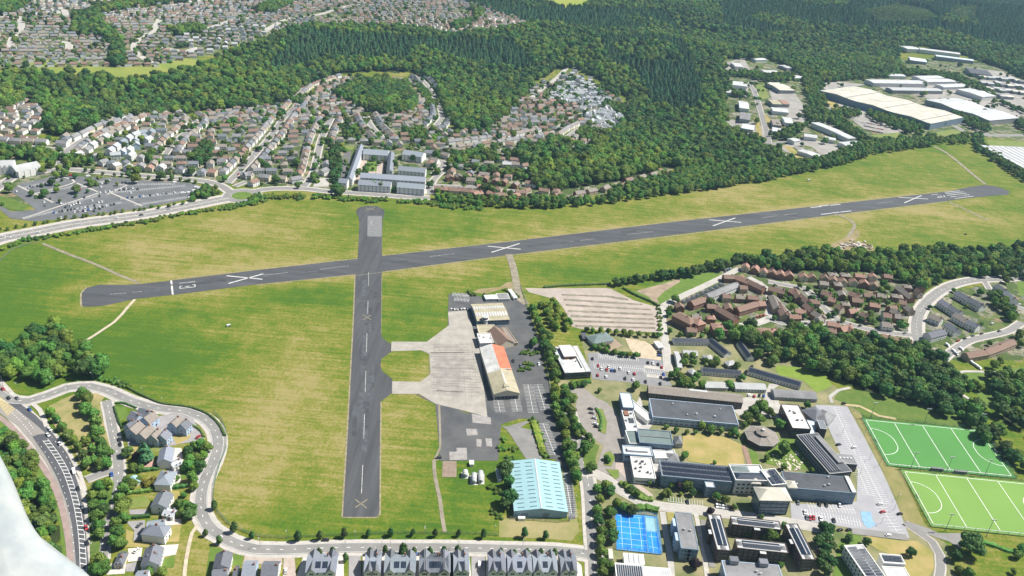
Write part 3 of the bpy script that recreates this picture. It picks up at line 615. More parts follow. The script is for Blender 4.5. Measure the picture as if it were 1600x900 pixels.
# industrial yards, beyond the field
yard_m = mat('industrial_yard', (.27, .255, .23), .9, .2, .04, detail=6)
for q in ([(240, 400), (330, 400), (440, 440), (420, 510), (300, 495), (240, 460)], [(660, 235), (760, 225), (880, 240), (760, 260), (900, 330), (1100, 420), (1060, 480), (870, 440), (820, 400), (700, 330)], [(880, 215), (1320, 220), (1400, 250), (1480, 310), (1610, 390), (1610, 400), (1350, 320), (1240, 340), (1150, 290), (960, 260)],
          [(1480, 280), (1610, 260), (1610, 390), (1520, 360)], [(1340, 160), (1500, 180), (1610, 230), (1610, 280), (1480, 280), (1400, 220)], [(1160, 300), (1290, 320), (1300, 350), (1280, 380), (1180, 330)], [(440, 260), (560, 280), (610, 350), (600, 420), (540, 400), (460, 330)], [(590, 480), (780, 520), (770, 590), (620, 610), (560, 560), (480, 530)],
          [(230, 150), (330, 125), (360, 180), (250, 185)], [(240, 240), (350, 240), (340, 300), (270, 290)]): sheet('yard', N_(q), .2, yard_m, grid=60)
sheet('yard', [(1550, 232), (1600, 232), (1650, 240), (1650, 275), (1600, 268)], .22, mat('white_roofing', (.62, .63, .66), .8, .05, .1)) if False else None
for q, mm in (([(625, 55), (755, 52), (745, 90), (680, 95)], lawn_y), ([(880, 80), (950, 78), (1000, 105), (930, 110)], lawn_y), ([(1130, 465), (1260, 445), (1360, 455), (1280, 470), (1140, 485)], lawn), ([(500, 515), (540, 520), (610, 580), (570, 575)], lawn_y), ([(380, 240), (420, 240), (440, 300), (400, 310)], lawn), ([(370, 390), (395, 390), (415, 500), (395, 500)], lawn_y), ([(900, 470), (1050, 455), (1085, 490), (1000, 505)], lawn), ([(420, 370), (450, 400), (440, 440), (420, 430)], lawn_y), ([(700, 310), (740, 320), (790, 355), (720, 350)], lawn_y), ([(1430, 490), (1610, 500), (1610, 525), (1440, 515)], lawn)): sheet('field', N_(q), .24, mm, grid=60)
fld = mat('bright_meadow', (.20, .26, .03), .95, c2=(.30, .28, .06), scale=.01)
sheet('field', [(838, -6), (900, -10), (930, -8), (921, 6), (905, 15), (890, 14), (868, 10)], 1.5, fld, grid=30)
sheet('field', [(44, 97), (62, 90), (100, 102), (180, 106), (230, 103), (305, 88), (312, 104), (270, 122), (220, 130), (195, 126), (100, 116), (50, 112)], .4, mat('meadow', (.13, .19, .03), .95, c2=(.22, .23, .05), scale=.02), grid=20)
sheet('field', [(485, 46), (500, 40), (555, 38), (550, 42), (500, 46), (490, 52)], .6, fld, grid=30); sheet('field', [(200, 0), (230, -8), (300, -8), (240, 2), (205, 5)], .6, fld, grid=30)
sheet('quarry', [(708, 54), (715, 45), (748, 40), (755, 30), (772, 14), (785, 24), (830, 38), (845, 42), (800, 42), (760, 48), (720, 56)], 1.0, mat('bare_building_land', (.48, .42, .36), .95, .3, .02, detail=6), grid=30)
sheet('verge', I([(420, 170), (560, 120), (640, 105), (700, 90), (760, 70), (840, 80), (750, 135), (640, 180), (555, 225), (540, 235), (430, 195)]), .09, lawn_g); sheet('track', I([(430, 165), (560, 130), (630, 108), (640, 120), (560, 170), (530, 200), (545, 235), (520, 235), (490, 190)]), .16, earth)
sheet('rough_grass', Ez([(310, 70), (330, 35), (400, 25), (560, 55), (800, 110), (940, 170), (985, 205), (900, 205), (600, 165), (460, 155), (400, 110)]), .12, scrub_g)
sheet('rough_grass', [(1480, 585), (1640, 570), (1640, 640), (1560, 650), (1520, 610)], .1, lawn_g)
sheet('bare_ground', J([(262, 118), (300, 92), (345, 72), (385, 52), (412, 30), (432, 34), (428, 58), (404, 78), (450, 88), (492, 112), (500, 140), (440, 150), (380, 138), (300, 134)]), .17, mat('dug_soil', (.30, .22, .14), .95, c2=(.16, .15, .05), scale=.09, detail=5))
sheet('bare_ground', H([(520, 195), (570, 165), (600, 160), (640, 200), (600, 215), (560, 200), (430, 240), (350, 225), (400, 205)]), .12, mat('dug_soil', (.3, .2, .1)))
# --- playing pitches
def pitch(corn, M, lift, runoff):
    TLp, TRp, BRp, BLp = [P(*c).xy for c in corn]
    u = ((BRp - BLp) + (TRp - TLp)).normalized(); L = ((BRp - BLp).length + (TRp - TLp).length) / 2
    n = Vector((-u.y, u.x)); c = (TLp + TRp + BRp + BLp) / 4; Wd = (abs((TLp - BLp).dot(n)) + abs((TRp - BRp).dot(n))) / 2; L = 91.4; Wd = 55.0
    q = lambda a, b: c + u * a * L / 2 + n * b * Wd / 2
    e = lambda a, b: c + u * a * (L / 2 + runoff) + n * b * (Wd / 2 + runoff)
    props(sheet_mb([tuple(e(*s)) for s in ((-1, -1), (1, -1), (1, 1), (-1, 1))], lift).build('pitch', M), kind='structure')
    mb = MB(); z = lift + .06; w = .38
    for a, b in (((-1, -1), (1, -1)), ((1, -1), (1, 1)), ((1, 1), (-1, 1)), ((-1, 1), (-1, -1)), ((0, -1), (0, 1)), ((-.5, -1), (-.5, 1)), ((.5, -1), (.5, 1))): ribbon(mb, [q(*a), q(*b)], w, z)
    for s in (-1, 1):
        arc = []
        for k in range(25):
            t = -math.pi / 2 + math.pi * k / 24; r = 14.6
            arc.append(q(s, 0) - u * s * r * math.cos(t) + n * (r * math.sin(t) + (1.8 if math.sin(t) > 0 else -1.8)))
        ribbon(mb, arc, w, z)
    props(mb.build('pitch', WHITE()), kind='structure')
    return c, u, n, L / 2 + runoff, Wd / 2 + runoff
g1 = mat('green_turf_pitch', (.070, .215, .050), .9, .07, .02); g2m = mat('lime_turf_pitch', (.145, .262, .055), .9, .07, .02)
PITCH1 = pitch([(1353, 656), (1531, 674), (1579, 744), (1389, 726)], g1, .35, 2.6)
PITCH2 = pitch([(1415, 738), (1609, 757), (1668, 842), (1455, 819)], g2m, .35, 2.6)
# --- blue tennis courts
blu = mat('blue_court', (.008, .15, .62), .8, c2=(.02, .25, .78), scale=.12, detail=6)
sheet('tennis_court', Bz([(452, 150), (945, 200), (1005, 650), (470, 590)]), .2, mat('court_surround', (.10, .28, .50), .8, .15, .2))
sheet('tennis_court', Bz([(470, 178), (795, 205), (835, 615), (482, 578)]), .26, blu); sheet('tennis_court', Bz([(825, 385), (950, 395), (992, 640), (850, 620)]), .26, blu)
sheet('tennis_court', Bz([(808, 220), (938, 232), (950, 380), (822, 372)]), .26, mat('faded_court', (.22, .40, .46), .8, .15, .1))
tc = MB()
for q in ([(490, 195), (600, 205)], [(640, 210), (770, 222)], [(480, 320), (810, 352)], [(470, 455), (830, 495)], [(525, 185), (545, 580)], [(620, 200), (655, 590)], [(735, 215), (775, 600)], [(490, 260), (790, 290)], [(490, 390), (815, 425)], [(495, 520), (825, 555)], [(850, 440), (960, 450)], [(860, 560), (975, 580)], [(880, 400), (910, 630)]):
    ribbon(tc, [Vector(v) for v in g2(Bz(q))], .22, .31)
props(tc.build('tennis_court', mat('court_line', (.45, .62, .80), .8, .1, .5)), kind='structure')
# parking bays
def bays(a, b, n, depth, M=None, two=True, z=.24):
    pa, pb = P(*a).xy, P(*b).xy; d = (pb - pa).normalized(); nn = Vector((-d.y, d.x))
    for k in range(n + 1):
        c = pa.lerp(pb, k / n); ribbon(lines_mb, [c - nn * depth * (1 if two else 0), c + nn * depth], .20, z)
    ribbon(lines_mb, [pa, pb], .22, z + .01)
for a, b, n in (((255, 470), (440, 482), 22), ((235, 515), (470, 530), 26), ((470, 545), (560, 552), 9)): bays(I([a])[0], I([b])[0], n, 4.8)
for a, b, n in (((310, 110), (410, 330), 24), ((430, 340), (540, 560), 22), ((530, 580), (610, 700), 8), ((420, 400), (470, 520), 12)): bays(Ez([a])[0], Ez([b])[0], n, 4.6)
for a, b, n in (((160, 605), (430, 650), 20), ((190, 575), (400, 590), 14)): bays(Ez([a])[0], Ez([b])[0], n, 4.2)
for a, b, n in (((740, 490), (765, 590), 22), ((720, 585), (735, 690), 14), ((690, 585), (705, 670), 10)): pass
for a, b, n in (((533, 72), (545, 132), 9), ((605, 30), (625, 128), 15), ((675, 5), (700, 135), 20), ((745, 185), (800, 330), 20), ((848, 420), (882, 620), 24), ((720, 5), (755, 120), 16)): bays(C([a])[0], C([b])[0], n, 4.2)
for a, b, n in (((230, 240), (330, 250), 12), ((240, 270), (330, 278), 10)): bays(H([a])[0], H([b])[0], n, 4)
bays(Cz([(745, 500)])[0], Cz([(1070, 545)])[0], 13, 5, two=False)
for a, b, n in (((130, 520), (330, 470), 26), ((200, 560), (420, 505), 30), ((430, 520), (620, 470), 26), ((620, 545), (1040, 505), 40), ((680, 580), (1060, 540), 40), ((760, 615), (1050, 570), 34), ((360, 610), (560, 560), 24), ((300, 660), (560, 610), 30), ((430, 650), (680, 600), 26), ((130, 690), (300, 650), 20), ((650, 500), (980, 495), 36)): bays(K([a])[0], K([b])[0], n, 3.4)
pk = MB()   # pale kerbed strips dividing the park and ride
for q in ([(600, 555), (720, 500), (780, 478)], [(620, 545), (800, 620)], [(430, 490), (550, 540)], [(130, 690), (560, 545)], [(320, 450), (420, 485), (200, 550)], [(100, 505), (300, 600)]): road(K(q), 2.6, 0, pk, .25)
props(pk.build('path', road_p), kind='structure')
sheet('car_park', Ez([(432, 598), (480, 600), (492, 645), (510, 662), (470, 678), (450, 660), (440, 640)]), .27, mat('blue_bay_paint', (.20, .34, .46), .8, .12, .3))
props(pave_mb.build('pavement', pave), kind='structure'); props(roadg_mb.build('road', road_g), kind='structure'); props(roadp_mb.build('road', road_p), kind='structure')
props(lines_mb.build('road', WHITE()), kind='structure')
# ================================================================ vegetation
def leafmat(name, a, b, sc=.6, ov=.32):
    return mat(name, a, .75, c2=b, scale=sc, detail=2, spec=.15, objvar=ov)
LM = {'mid': leafmat('leaf_mid', (.062, .130, .024), (.125, .215, .040)), 'dark': leafmat('leaf_dark', (.036, .088, .024), (.075, .145, .036)),
      'bright': leafmat('leaf_bright', (.095, .175, .022), (.165, .25, .038)), 'purple': leafmat('leaf_purple', (.022, .016, .022), (.045, .028, .034)),
      'conifer': leafmat('needle_green', (.040, .115, .044), (.085, .180, .066)), 'yellow': leafmat('leaf_yellow', (.16, .18, .02), (.24, .23, .04))}
BARK = mat('bark', (.10, .075, .05), .9, .25, 2)
_ico = None
def ico():
    global _ico
    if _ico is None:
        bm = bmesh.new(); bmesh.ops.create_icosphere(bm, subdivisions=2, radius=1); bm.verts.index_update()
        _ico = (np.array([v.co[:] for v in bm.verts]), [[v.index for v in f.verts] for f in bm.faces]); bm.free()
    return _ico
def leaves(rs, cen, nor, size, jit=.36):
    n = len(cen); nn = nor + rs.normal(0, jit, (n, 3)); nn /= np.linalg.norm(nn, axis=1)[:, None] + 1e-9
    t = np.cross(nn, rs.normal(0, 1, (n, 3))); t /= np.linalg.norm(t, axis=1)[:, None] + 1e-9; b = np.cross(nn, t)
    s = (size * rs.uniform(.6, 1.3, n))[:, None]; r = rs.uniform(.6, 1.2, (n, 4, 1))
    q = np.stack([cen - t * s * r[:, 0], cen - b * s * r[:, 1] * .8, cen + t * s * r[:, 2], cen + b * s * r[:, 3] * .8], 1)
    return q.reshape(-1, 3)
def crown_mesh(name, seed, M, kind='round', dens=1.0):
    """crown around its trunk top, nominal tree height 10: lumpy lobes wrapped in leaf clumps"""
    rs = np.random.RandomState(seed); V = []; F = []; iv, fi = ico()
    if kind == 'conifer':
        lobes = []; H_ = 10
        for k in range(9):
            t = k / 8; r = 2.3 * (1 - t) ** .8 + .25; z = 1.3 + t * 8.2
            for j in range(5 if k < 6 else 2):
                a = rs.uniform(0, 6.28); lobes.append((np.array([math.cos(a) * r * .45, math.sin(a) * r * .45, z]), r * .62, .7))
        ls = .42
    elif kind == 'narrow':
        lobes = [(np.array([rs.normal(0, .5), rs.normal(0, .5), z]), r, 1.15) for z, r in ((3, 1.7), (4.3, 2.1), (5.8, 2.1), (7.2, 1.6), (8.6, 1.0))]; ls = .55
    elif kind == 'shrub':
        lobes = [(np.array([rs.normal(0, 2.4), rs.normal(0, 2.4), rs.uniform(1, 3.2)]), rs.uniform(1.6, 2.6), .9) for _ in range(9)]; ls = .7
    else:
        lobes = [(np.array([0, 0, 5.6]), 3.4, .95)]
        n = rs.randint(9, 13)
        for k in range(n):
            a = 2 * math.pi * k / n * 2.4 + rs.uniform(-.4, .4); rr = rs.uniform(1.7, 3.4); zz_ = rs.uniform(3.0, 8.0)
            rr *= 1 - max(0, zz_ - 6.2) * .28
            lobes.append((np.array([math.cos(a) * rr, math.sin(a) * rr, zz_]), rs.uniform(1.2, 2.1), .9))
        ls = .50
    for c, r, sz in lobes:
        d = iv * (1 + .16 * rs.normal(0, 1, (len(iv), 1))) * r * .86; d[:, 2] *= sz
        V.append(d + c); F.append(fi)
    vs = np.concatenate(V); fs = []; o = 0
    for f in F: fs += [[o + i for i in t] for t in f]; o += len(iv)
    cl, nl = [], []
    for c, r, sz in lobes:
        k = int(26 * r * r * dens) if kind != 'conifer' else int(18 * r * r * dens) + 6
        d = rs.normal(0, 1, (k, 3)); d[:, 2] = np.abs(d[:, 2]) * rs.choice([1, 1, 1, -.6], k); d /= np.linalg.norm(d, axis=1)[:, None]
        q = d * r * rs.uniform(.86, 1.12, (k, 1)); q[:, 2] *= sz
        if kind == 'conifer': d[:, 2] += .6
        cl.append(q + c); nl.append(d)
    lv = leaves(rs, np.concatenate(cl), np.concatenate(nl), ls); n0 = len(vs); k = len(lv) // 4
    vs = np.concatenate([vs, lv]); fs += [[n0 + 4 * i, n0 + 4 * i + 1, n0 + 4 * i + 2, n0 + 4 * i + 3] for i in range(k)]
    me = bpy.data.meshes.new(name); me.from_pydata(vs.tolist(), [], fs); me.materials.append(M); return me
PROTO = {}
for k, (tone, knd, sd) in enumerate((('mid', 'round', 1), ('mid', 'round', 2), ('mid', 'round', 3), ('bright', 'round', 4), ('bright', 'round', 1), ('dark', 'round', 5), ('dark', 'round', 2), ('conifer', 'conifer', 6), ('conifer', 'conifer', 7),
                                     ('mid', 'shrub', 8), ('bright', 'shrub', 9), ('dark', 'narrow', 10), ('purple', 'round', 3), ('yellow', 'shrub', 8))):
    PROTO[k] = (crown_mesh('crown', sd, LM[tone], knd), tone, knd)
tk = MB(); tk.tube((0, 0, -.3), (.1, 0, 4.5), .32, .16, 7)
for a in (0, 2.1, 4.2): tk.tube((.05, 0, 2.6 + a * .2), (math.cos(a) * 1.8, math.sin(a) * 1.8, 5.2), .14, .05, 5)
TRUNK = tk.mesh('trunk', BARK)
KINDS = {'any': [0, 1, 2, 0, 1, 2, 3, 5], 'mid': [0, 1, 2], 'bright': [3, 4], 'dark': [5, 6], 'conifer': [7, 8], 'shrub': [9, 10, 9], 'young': [11], 'purple': [12], 'yellow': [13]}
LOOK = {'mid': ('green broadleaf tree', 'leafy green tree'), 'bright': ('light green tree',), 'dark': ('dark green tree',), 'conifer': ('dark conifer',), 'purple': ('purple-leaved tree',), 'yellow': ('yellow-leaved shrub',)}
TREES = []     # (place, x, y, crown width, proto)
rt = random.Random(5)
def tpt(place, px, py, size, kind='any', hf=.5, var=.15, absolute=False):
    p = rt.choice(KINDS[kind]); s = size * rt.uniform(1 - var, 1 + var)
    h = s * {'shrub': .5, 'conifer': 2.1, 'narrow': 1.7}.get(PROTO[p][2], .98)
    q = P(px, py, h * hf) if not absolute else Vector((px, py, 0))
    TREES.append((place, q.x, q.y, s, p))
def TR(place, pts, size, kind='any', var=.15):
    for p in pts: tpt(place, p[0], p[1], p[2] if len(p) > 2 else size, kind, var=var)
def TL(place, px, gap, size, kind='any', jit=1.0):
    pl = smooth_line(g2(px), gap)
    for q in pl: tpt(place, q.x + rt.uniform(-jit, jit), q.y + rt.uniform(-jit, jit), size, kind, absolute=True)
GROVES = []
def TPoly(place, px, gap, size, kind='any', keep=1.0):
    w = g2(px); GROVES.append(w) if keep > .8 else None; x0, x1 = min(p[0] for p in w), max(p[0] for p in w); y0, y1 = min(p[1] for p in w), max(p[1] for p in w)
    y = y0
    while y < y1:
        x = x0
        while x < x1:
            a, b = x + rt.uniform(-.4, .4) * gap, y + rt.uniform(-.4, .4) * gap
            if inpoly(a, b, w) and rt.random() < keep: tpt(place, a, b, size, kind, absolute=True)
            x += gap
        y += gap
F_ = lambda p: zz(0, 350, 3, p)
PL = {}
TR('in the grass triangle by the ring road', A([(385, 45), (408, 75), (398, 115), (438, 140), (448, 180), (455, 230), (472, 275), (475, 320)]), 10, 'mid')
TR('along the left edge of the tree triangle', A([(240, 130), (262, 162), (290, 200), (318, 232), (345, 262), (365, 295), (388, 330), (405, 365), (440, 355), (470, 372), (497, 370), (430, 305), (400, 270), (430, 250), (498, 320)]), 7.5)
TR('between the service lane and main road', A([(505, 468), (462, 480), (432, 520), (482, 520), (440, 565), (478, 565), (455, 610), (485, 590), (462, 660), (465, 700), (470, 830), (450, 868), (492, 850), (445, 840)]), 8)
TR('beside the garden by the blue houses', A([(595, 318, 8), (668, 308, 7)]), 8, 'dark'); TR('beside the garden by the blue houses', A([(640, 338, 8)]), 8, 'purple'); TR('beside the pink drive', A([(676, 305, 9), (700, 320, 6)]), 8, 'conifer')
TR('in the front gardens of the white houses', A([(622, 388, 6), (660, 395, 5), (580, 488, 8), (622, 470, 7), (595, 450, 6), (650, 445, 5), (572, 578, 10), (580, 625, 8), (548, 700, 10), (562, 745, 9), (532, 740, 8), (590, 555, 7), (556, 530, 7), (540, 655, 7), (700, 880, 6), (760, 875, 6)]), 9)
TR('in the back gardens beside the ring road', A([(880, 312), (910, 288), (940, 278), (968, 296), (890, 352), (922, 345), (955, 335), (912, 398), (900, 440), (910, 480), (882, 385), (935, 390), (868, 568), (898, 585), (850, 600), (840, 560), (885, 610), (860, 520, 5), (800, 330, 5), (830, 440, 5)]), 7.5)
TR('in the back gardens beside the ring road', A([(690, 462, 7)]), 7, 'yellow')
TPoly('in the copse west of the ring road', F_([(220, 482), (270, 492), (330, 555), (420, 605), (480, 655), (520, 700), (480, 720), (430, 722), (350, 715), (320, 728), (200, 762), (100, 770), (0, 735), (-60, 700), (-60, 560), (20, 600), (60, 610), (90, 580), (130, 560), (190, 515)]), 9.5, 12)
TR('on the right flank of the west copse', F_([(470, 715), (510, 730), (540, 735), (575, 745), (600, 760)]), 5, 'shrub')
for pl_, pts in (('along the airfield fence', B([(103, 572), (197, 678), (281, 712), (497, 718), (600, 715), (713, 705), (827, 701), (932, 698)]) + C([(135, 698), (240, 703), (350, 702), (465, 708), (658, 704), (757, 712)])),
                 ('in front of the grey-roofed terraces', B([(63, 700), (127, 738), (596, 795), (657, 788), (720, 820), (835, 786), (905, 783), (988, 795, 5), (1040, 790), (1117, 793), (1180, 790)]) + C([(140, 790), (215, 790), (280, 788), (345, 790), (547, 792), (610, 793), (671, 793), (735, 793), (798, 797)]))):
    for p in pts: tpt(pl_, p[0], p[1], rt.uniform(2.9, 3.6) if len(p) < 3 else p[2], 'young')
TR('against the left wall of the teal hangar', C([(568, 402, 11), (588, 460, 9), (585, 535, 12), (570, 560, 8)]), 11, 'dark')
TR('on the green strip beside the teal hangar', C([(715, 190), (725, 230), (735, 270), (745, 310), (755, 335), (590, 350), (610, 300), (555, 300), (560, 260), (545, 620), (520, 600), (500, 480), (540, 500), (700, 170)]), 4.5, 'shrub')
TR('in the avenue right of the airport car park', C([(800, 62), (850, 50), (885, 62), (802, 108), (850, 98), (830, 148), (872, 128), (850, 188), (888, 170), (903, 205), (850, 240), (860, 288), (870, 330), (885, 370), (897, 412), (905, 436), (880, 300), (892, 345), (845, 20), (800, 30)]), 9.2)
TR('in the belt behind the airport car park', H([(728, 330), (742, 362), (760, 402), (775, 440), (788, 472), (800, 510), (815, 545), (830, 580), (832, 622), (845, 655), (862, 692), (872, 735), (850, 600), (870, 650), (810, 490), (735, 540, 8), (800, 560)]), 8.5)
TPoly('in the scrub beside the gravel field', H([(770, 310), (850, 285), (880, 310), (910, 370), (960, 430), (975, 465), (860, 480), (830, 420), (800, 370)]), 6, 7, 'bright')
TR('in beds of the airport car park', H([(670, 600), (700, 600), (730, 610), (690, 670), (720, 680), (700, 700), (665, 710), (760, 600)]), 4.5, 'shrub')
TR('behind the small sheds north of the terminal', H([(430, 245), (560, 210), (600, 235), (620, 250), (335, 225), (350, 240)]), 4.5, 'shrub')
TR('by the campus loop road', C([(945, 295, 10), (975, 385, 9), (930, 230, 7), (960, 245, 6), (980, 265, 5), (890, 10, 6), (930, 0, 5), (1045, 345, 5), (1055, 360, 4), (1130, 470, 5), (1160, 490, 6), (1185, 515, 5), (1010, 30, 5)]), 8)
TR('beside the blue tennis courts', C([(1000, 490), (1012, 540), (1000, 588), (1005, 640), (1020, 690), (1014, 738), (1020, 790), (1026, 840), (1022, 885), (1060, 500), (1090, 560), (1060, 600), (1066, 655), (1072, 712), (1042, 480), (1125, 575), (1165, 590), (1065, 860)]), 8)
TR('by the octagonal hall', D([(872, 108, 12), (832, 128, 10), (800, 158, 9), (905, 130, 10), (862, 165, 8), (790, 190, 6), (952, 190, 8), (975, 302, 11), (1085, 100, 7), (895, 345, 5), (975, 390, 5), (1105, 405, 5)]), 9)
TR('behind the dry quadrangle lawn', D([(590, 195, 8), (635, 210, 8), (680, 218, 7), (742, 222, 7), (425, 200, 5), (470, 215, 5), (520, 225, 5), (560, 225, 5), (510, 335, 6), (650, 370, 4), (720, 235, 5), (760, 240, 5)]), 7)
TR('below the solar-roofed teaching block', D([(522, 478, 8), (660, 528, 6), (700, 542, 7), (742, 578, 5), (430, 505, 7), (412, 520, 6), (450, 470, 6), (345, 465, 4), (545, 510, 5), (490, 515, 4)]), 6); TR('below the solar-roofed teaching block', D([(482, 478, 7), (632, 596, 5), (560, 845, 7)]), 7, 'purple')
TR('between the white-roofed halls', D([(800, 702, 6), (915, 712, 9), (870, 620, 4), (975, 660, 5), (960, 850, 5), (720, 820, 4), (880, 800, 3)]), 7)
TR('beside the south campus drive', E_ := Ez([(262, 672, 8), (292, 682, 7), (278, 720, 9), (240, 735, 8), (272, 772, 8), (260, 805, 8), (292, 830, 8), (250, 835, 8), (270, 870, 9), (300, 760, 6)]), 8, 'dark')
TR('on the campus lawn by the curving drive', Ez([(380, 722, 6), (462, 740, 6), (672, 788, 7), (880, 808, 7), (350, 770, 5)]), 7, 'dark'); TR('beside the round sand patch', Ez([(960, 752, 15)]), 15, 'dark'); TR('on the lower right lawn', Ez([(1195, 770, 8), (1175, 800, 7), (900, 870, 7), (940, 890, 7), (1150, 880, 5)]), 8)
TPoly('in the woods right of the upper pitch', Ez([(960, 150), (1010, 170), (1060, 230), (1100, 290), (1180, 340), (1240, 420), (1180, 430), (1090, 320), (1020, 230)]), 7.5, 8.5)
TR('behind the college hall roofs', I([(430, 610, 7), (640, 560, 9), (665, 590, 9), (700, 580, 9), (640, 600, 9), (620, 540, 7), (720, 560, 8), (600, 560, 7), (690, 610, 8), (740, 600, 7), (868, 600, 9), (905, 515, 8), (930, 570, 6), (962, 775, 6)]), 8)
TPoly('in the gardens of the pale huts', I([(640, 480), (760, 470), (830, 490), (820, 520), (760, 520), (640, 530)]), 6.5, 7, keep=.75)
TPoly('in the grove behind the huts', I([(770, 370), (880, 350), (960, 345), (1010, 380), (1100, 400), (1170, 360), (1260, 370), (1260, 560), (1180, 510), (1090, 520), (980, 500), (1000, 440), (900, 420), (830, 400)]), 10, 12.5)
TR('beside the lane to the brown-roofed flats', I([(585, 270, 6), (590, 245, 6), (590, 350, 6), (615, 200, 9), (780, 215, 10), (800, 235, 6), (640, 365, 6), (690, 370, 6), (740, 375, 6), (760, 350, 6), (830, 350, 7)]), 6)
TL('in the dark row north of the gravel field', I([(335, 140), (400, 130), (470, 118), (530, 105), (575, 98)]), 6.5, 9, 'dark', .8)
TR('in the tall row by the estate entrance', I([(600, 85), (640, 78), (670, 75), (705, 70), (735, 60), (770, 48), (820, 42), (850, 40), (890, 25), (910, 10), (560, 88)]), 12, 'dark')
TL('along the hedge behind the school', I([(200, 358), (300, 362), (400, 375), (480, 380), (535, 382)]), 5.5, 6, 'any', .8); TL('along the hedge right of the gravel field', I([(540, 250), (542, 370)]), 8, 4, 'shrub', .5)
TR('in the beds by the cream-roofed school', I([(235, 425), (260, 430), (290, 440), (330, 450), (370, 460), (400, 462), (430, 465), (275, 420), (300, 425), (130, 600), (160, 600), (190, 598), (30, 380, 8), (60, 590, 6)]), 5.5)
TR('north of the campus loop', I([(60, 650, 9), (100, 640, 10), (120, 670, 9), (70, 690, 8), (90, 720, 8), (60, 740, 8), (130, 740, 8), (80, 790, 8), (100, 830, 8), (110, 880, 8), (140, 800, 7), (160, 830, 7)]), 9)
TPoly('among the houses of the south estate', J([(0, 300), (200, 300), (500, 330), (690, 420), (660, 500), (500, 490), (0, 480)]), 11, 6, keep=.72)
TR('among the houses of the south estate', J([(540, 280, 9), (560, 300, 8), (530, 310, 8), (490, 350, 8), (500, 380, 8), (480, 420, 8), (475, 450, 8), (250, 320, 7), (630, 480, 7), (560, 370, 7)]), 8)
TPoly('between the terraces on the right', J([(1020, 330), (1060, 320), (1120, 370), (1160, 430), (1170, 480), (1110, 470), (1050, 400), (1020, 370)]), 8, 9); TR('between the terraces on the right', J([(995, 318, 8), (1120, 262, 8), (870, 310, 5), (930, 385, 5), (1180, 515, 9), (1185, 560, 9), (1060, 660, 8), (1090, 640, 8), (1000, 470, 5), (760, 390, 5), (1040, 560, 5)]), 7)
TPoly('in the scrub by the east track', J([(870, 720), (940, 740), (1010, 780), (960, 800), (900, 760)]), 7, 7)
TPoly('in the scrub by the east track', J([(1020, 720), (1100, 700), (1210, 710), (1210, 830), (1160, 860), (1080, 800), (1030, 760)]), 9, 10)
# belts round the far side of the field (mostly beyond the 300 nearest)
TPoly('in the belt north of the field', M_([(-100, 750), (0, 755), (150, 768), (300, 765), (450, 760), (560, 770), (900, 775), (1000, 745), (1200, 690), (1300, 660), (1440, 640), (1440, 700), (1300, 725), (1180, 750), (1000, 775), (900, 795), (700, 810), (560, 815), (300, 815), (100, 800), (-100, 780)]), 8, 9)
TPoly('in the belt north of the field', M_([(900, 740), (1000, 690), (1200, 640), (1440, 600), (1440, 670), (1200, 700), (1000, 750), (920, 770)]), 8.5, 10)
TPoly('in the belt north of the field', M_([(0, 520), (120, 500), (270, 500), (290, 560), (100, 560), (0, 590)]), 9, 10); TPoly('north belt', M_([(310, 510), (420, 495), (430, 540), (320, 545)]), 9, 10); TPoly('north belt', M_([(60, 580), (270, 600), (430, 620), (450, 680), (380, 650), (80, 600)]), 9, 10)
TPoly('in the belt north-east of the field', N_([(-10, 650), (140, 610), (300, 600), (450, 590), (560, 600), (700, 580), (800, 530), (900, 500), (1060, 495), (1190, 480), (1190, 520), (1050, 540), (900, 560), (800, 600), (700, 625), (560, 650), (400, 685), (200, 715), (-10, 745)]), 8, 10)
TPoly('in the belt north-east of the field', N_([(1190, 490), (1350, 475), (1350, 510), (1190, 515)]), 8, 8, 'bright'); TPoly('ne belt', N_([(1350, 470), (1400, 470), (1420, 520), (1520, 600), (1610, 660), (1610, 690), (1500, 620), (1380, 540)]), 8, 9)
for q in ([(580, 210), (660, 180), (690, 260), (700, 350), (640, 370), (600, 280)], [(590, 350), (700, 360), (800, 420), (900, 500), (850, 500), (740, 430), (600, 400)], [(450, 480), (560, 430), (620, 430), (520, 500)], [(540, 170), (700, 190), (840, 190), (980, 165), (1100, 180), (1300, 200), (1470, 290), (1470, 310), (1300, 230), (1100, 200), (900, 215), (700, 230), (600, 220)], [(880, 370), (1000, 360), (1130, 440), (1130, 480), (1050, 460), (900, 400)], [(1270, 365), (1330, 390), (1440, 440), (1440, 465), (1380, 450), (1280, 400)],
          [(1490, 320), (1610, 370), (1610, 380), (1500, 335)], [(1560, 400), (1610, 420), (1610, 460), (1565, 440)], [(200, 500), (300, 500), (450, 540), (560, 590), (600, 630), (400, 600), (250, 560)], [(800, 360), (850, 370), (840, 390), (800, 380)], [(690, 380), (780, 350), (860, 380), (800, 400)], [(200, 200), (320, 180), (420, 200), (560, 195), (540, 230), (420, 230), (340, 210)], [(270, 270), (340, 280), (350, 300), (280, 300)], [(370, 480), (440, 515), (400, 520)]):
    TPoly('trees between the industrial sheds', N_(q), 9, 10)
TPoly('nw', K([(-60, 290), (0, 295), (300, 320), (330, 370), (290, 400), (230, 400), (180, 350), (60, 370), (-60, 340)]), 9, 10); TPoly('nw', K([(360, 350), (430, 340), (520, 360), (480, 390), (420, 410), (370, 400)]), 8, 9); TPoly('nw', K([(560, 320), (600, 270), (700, 210), (590, 300)]), 8, 8)
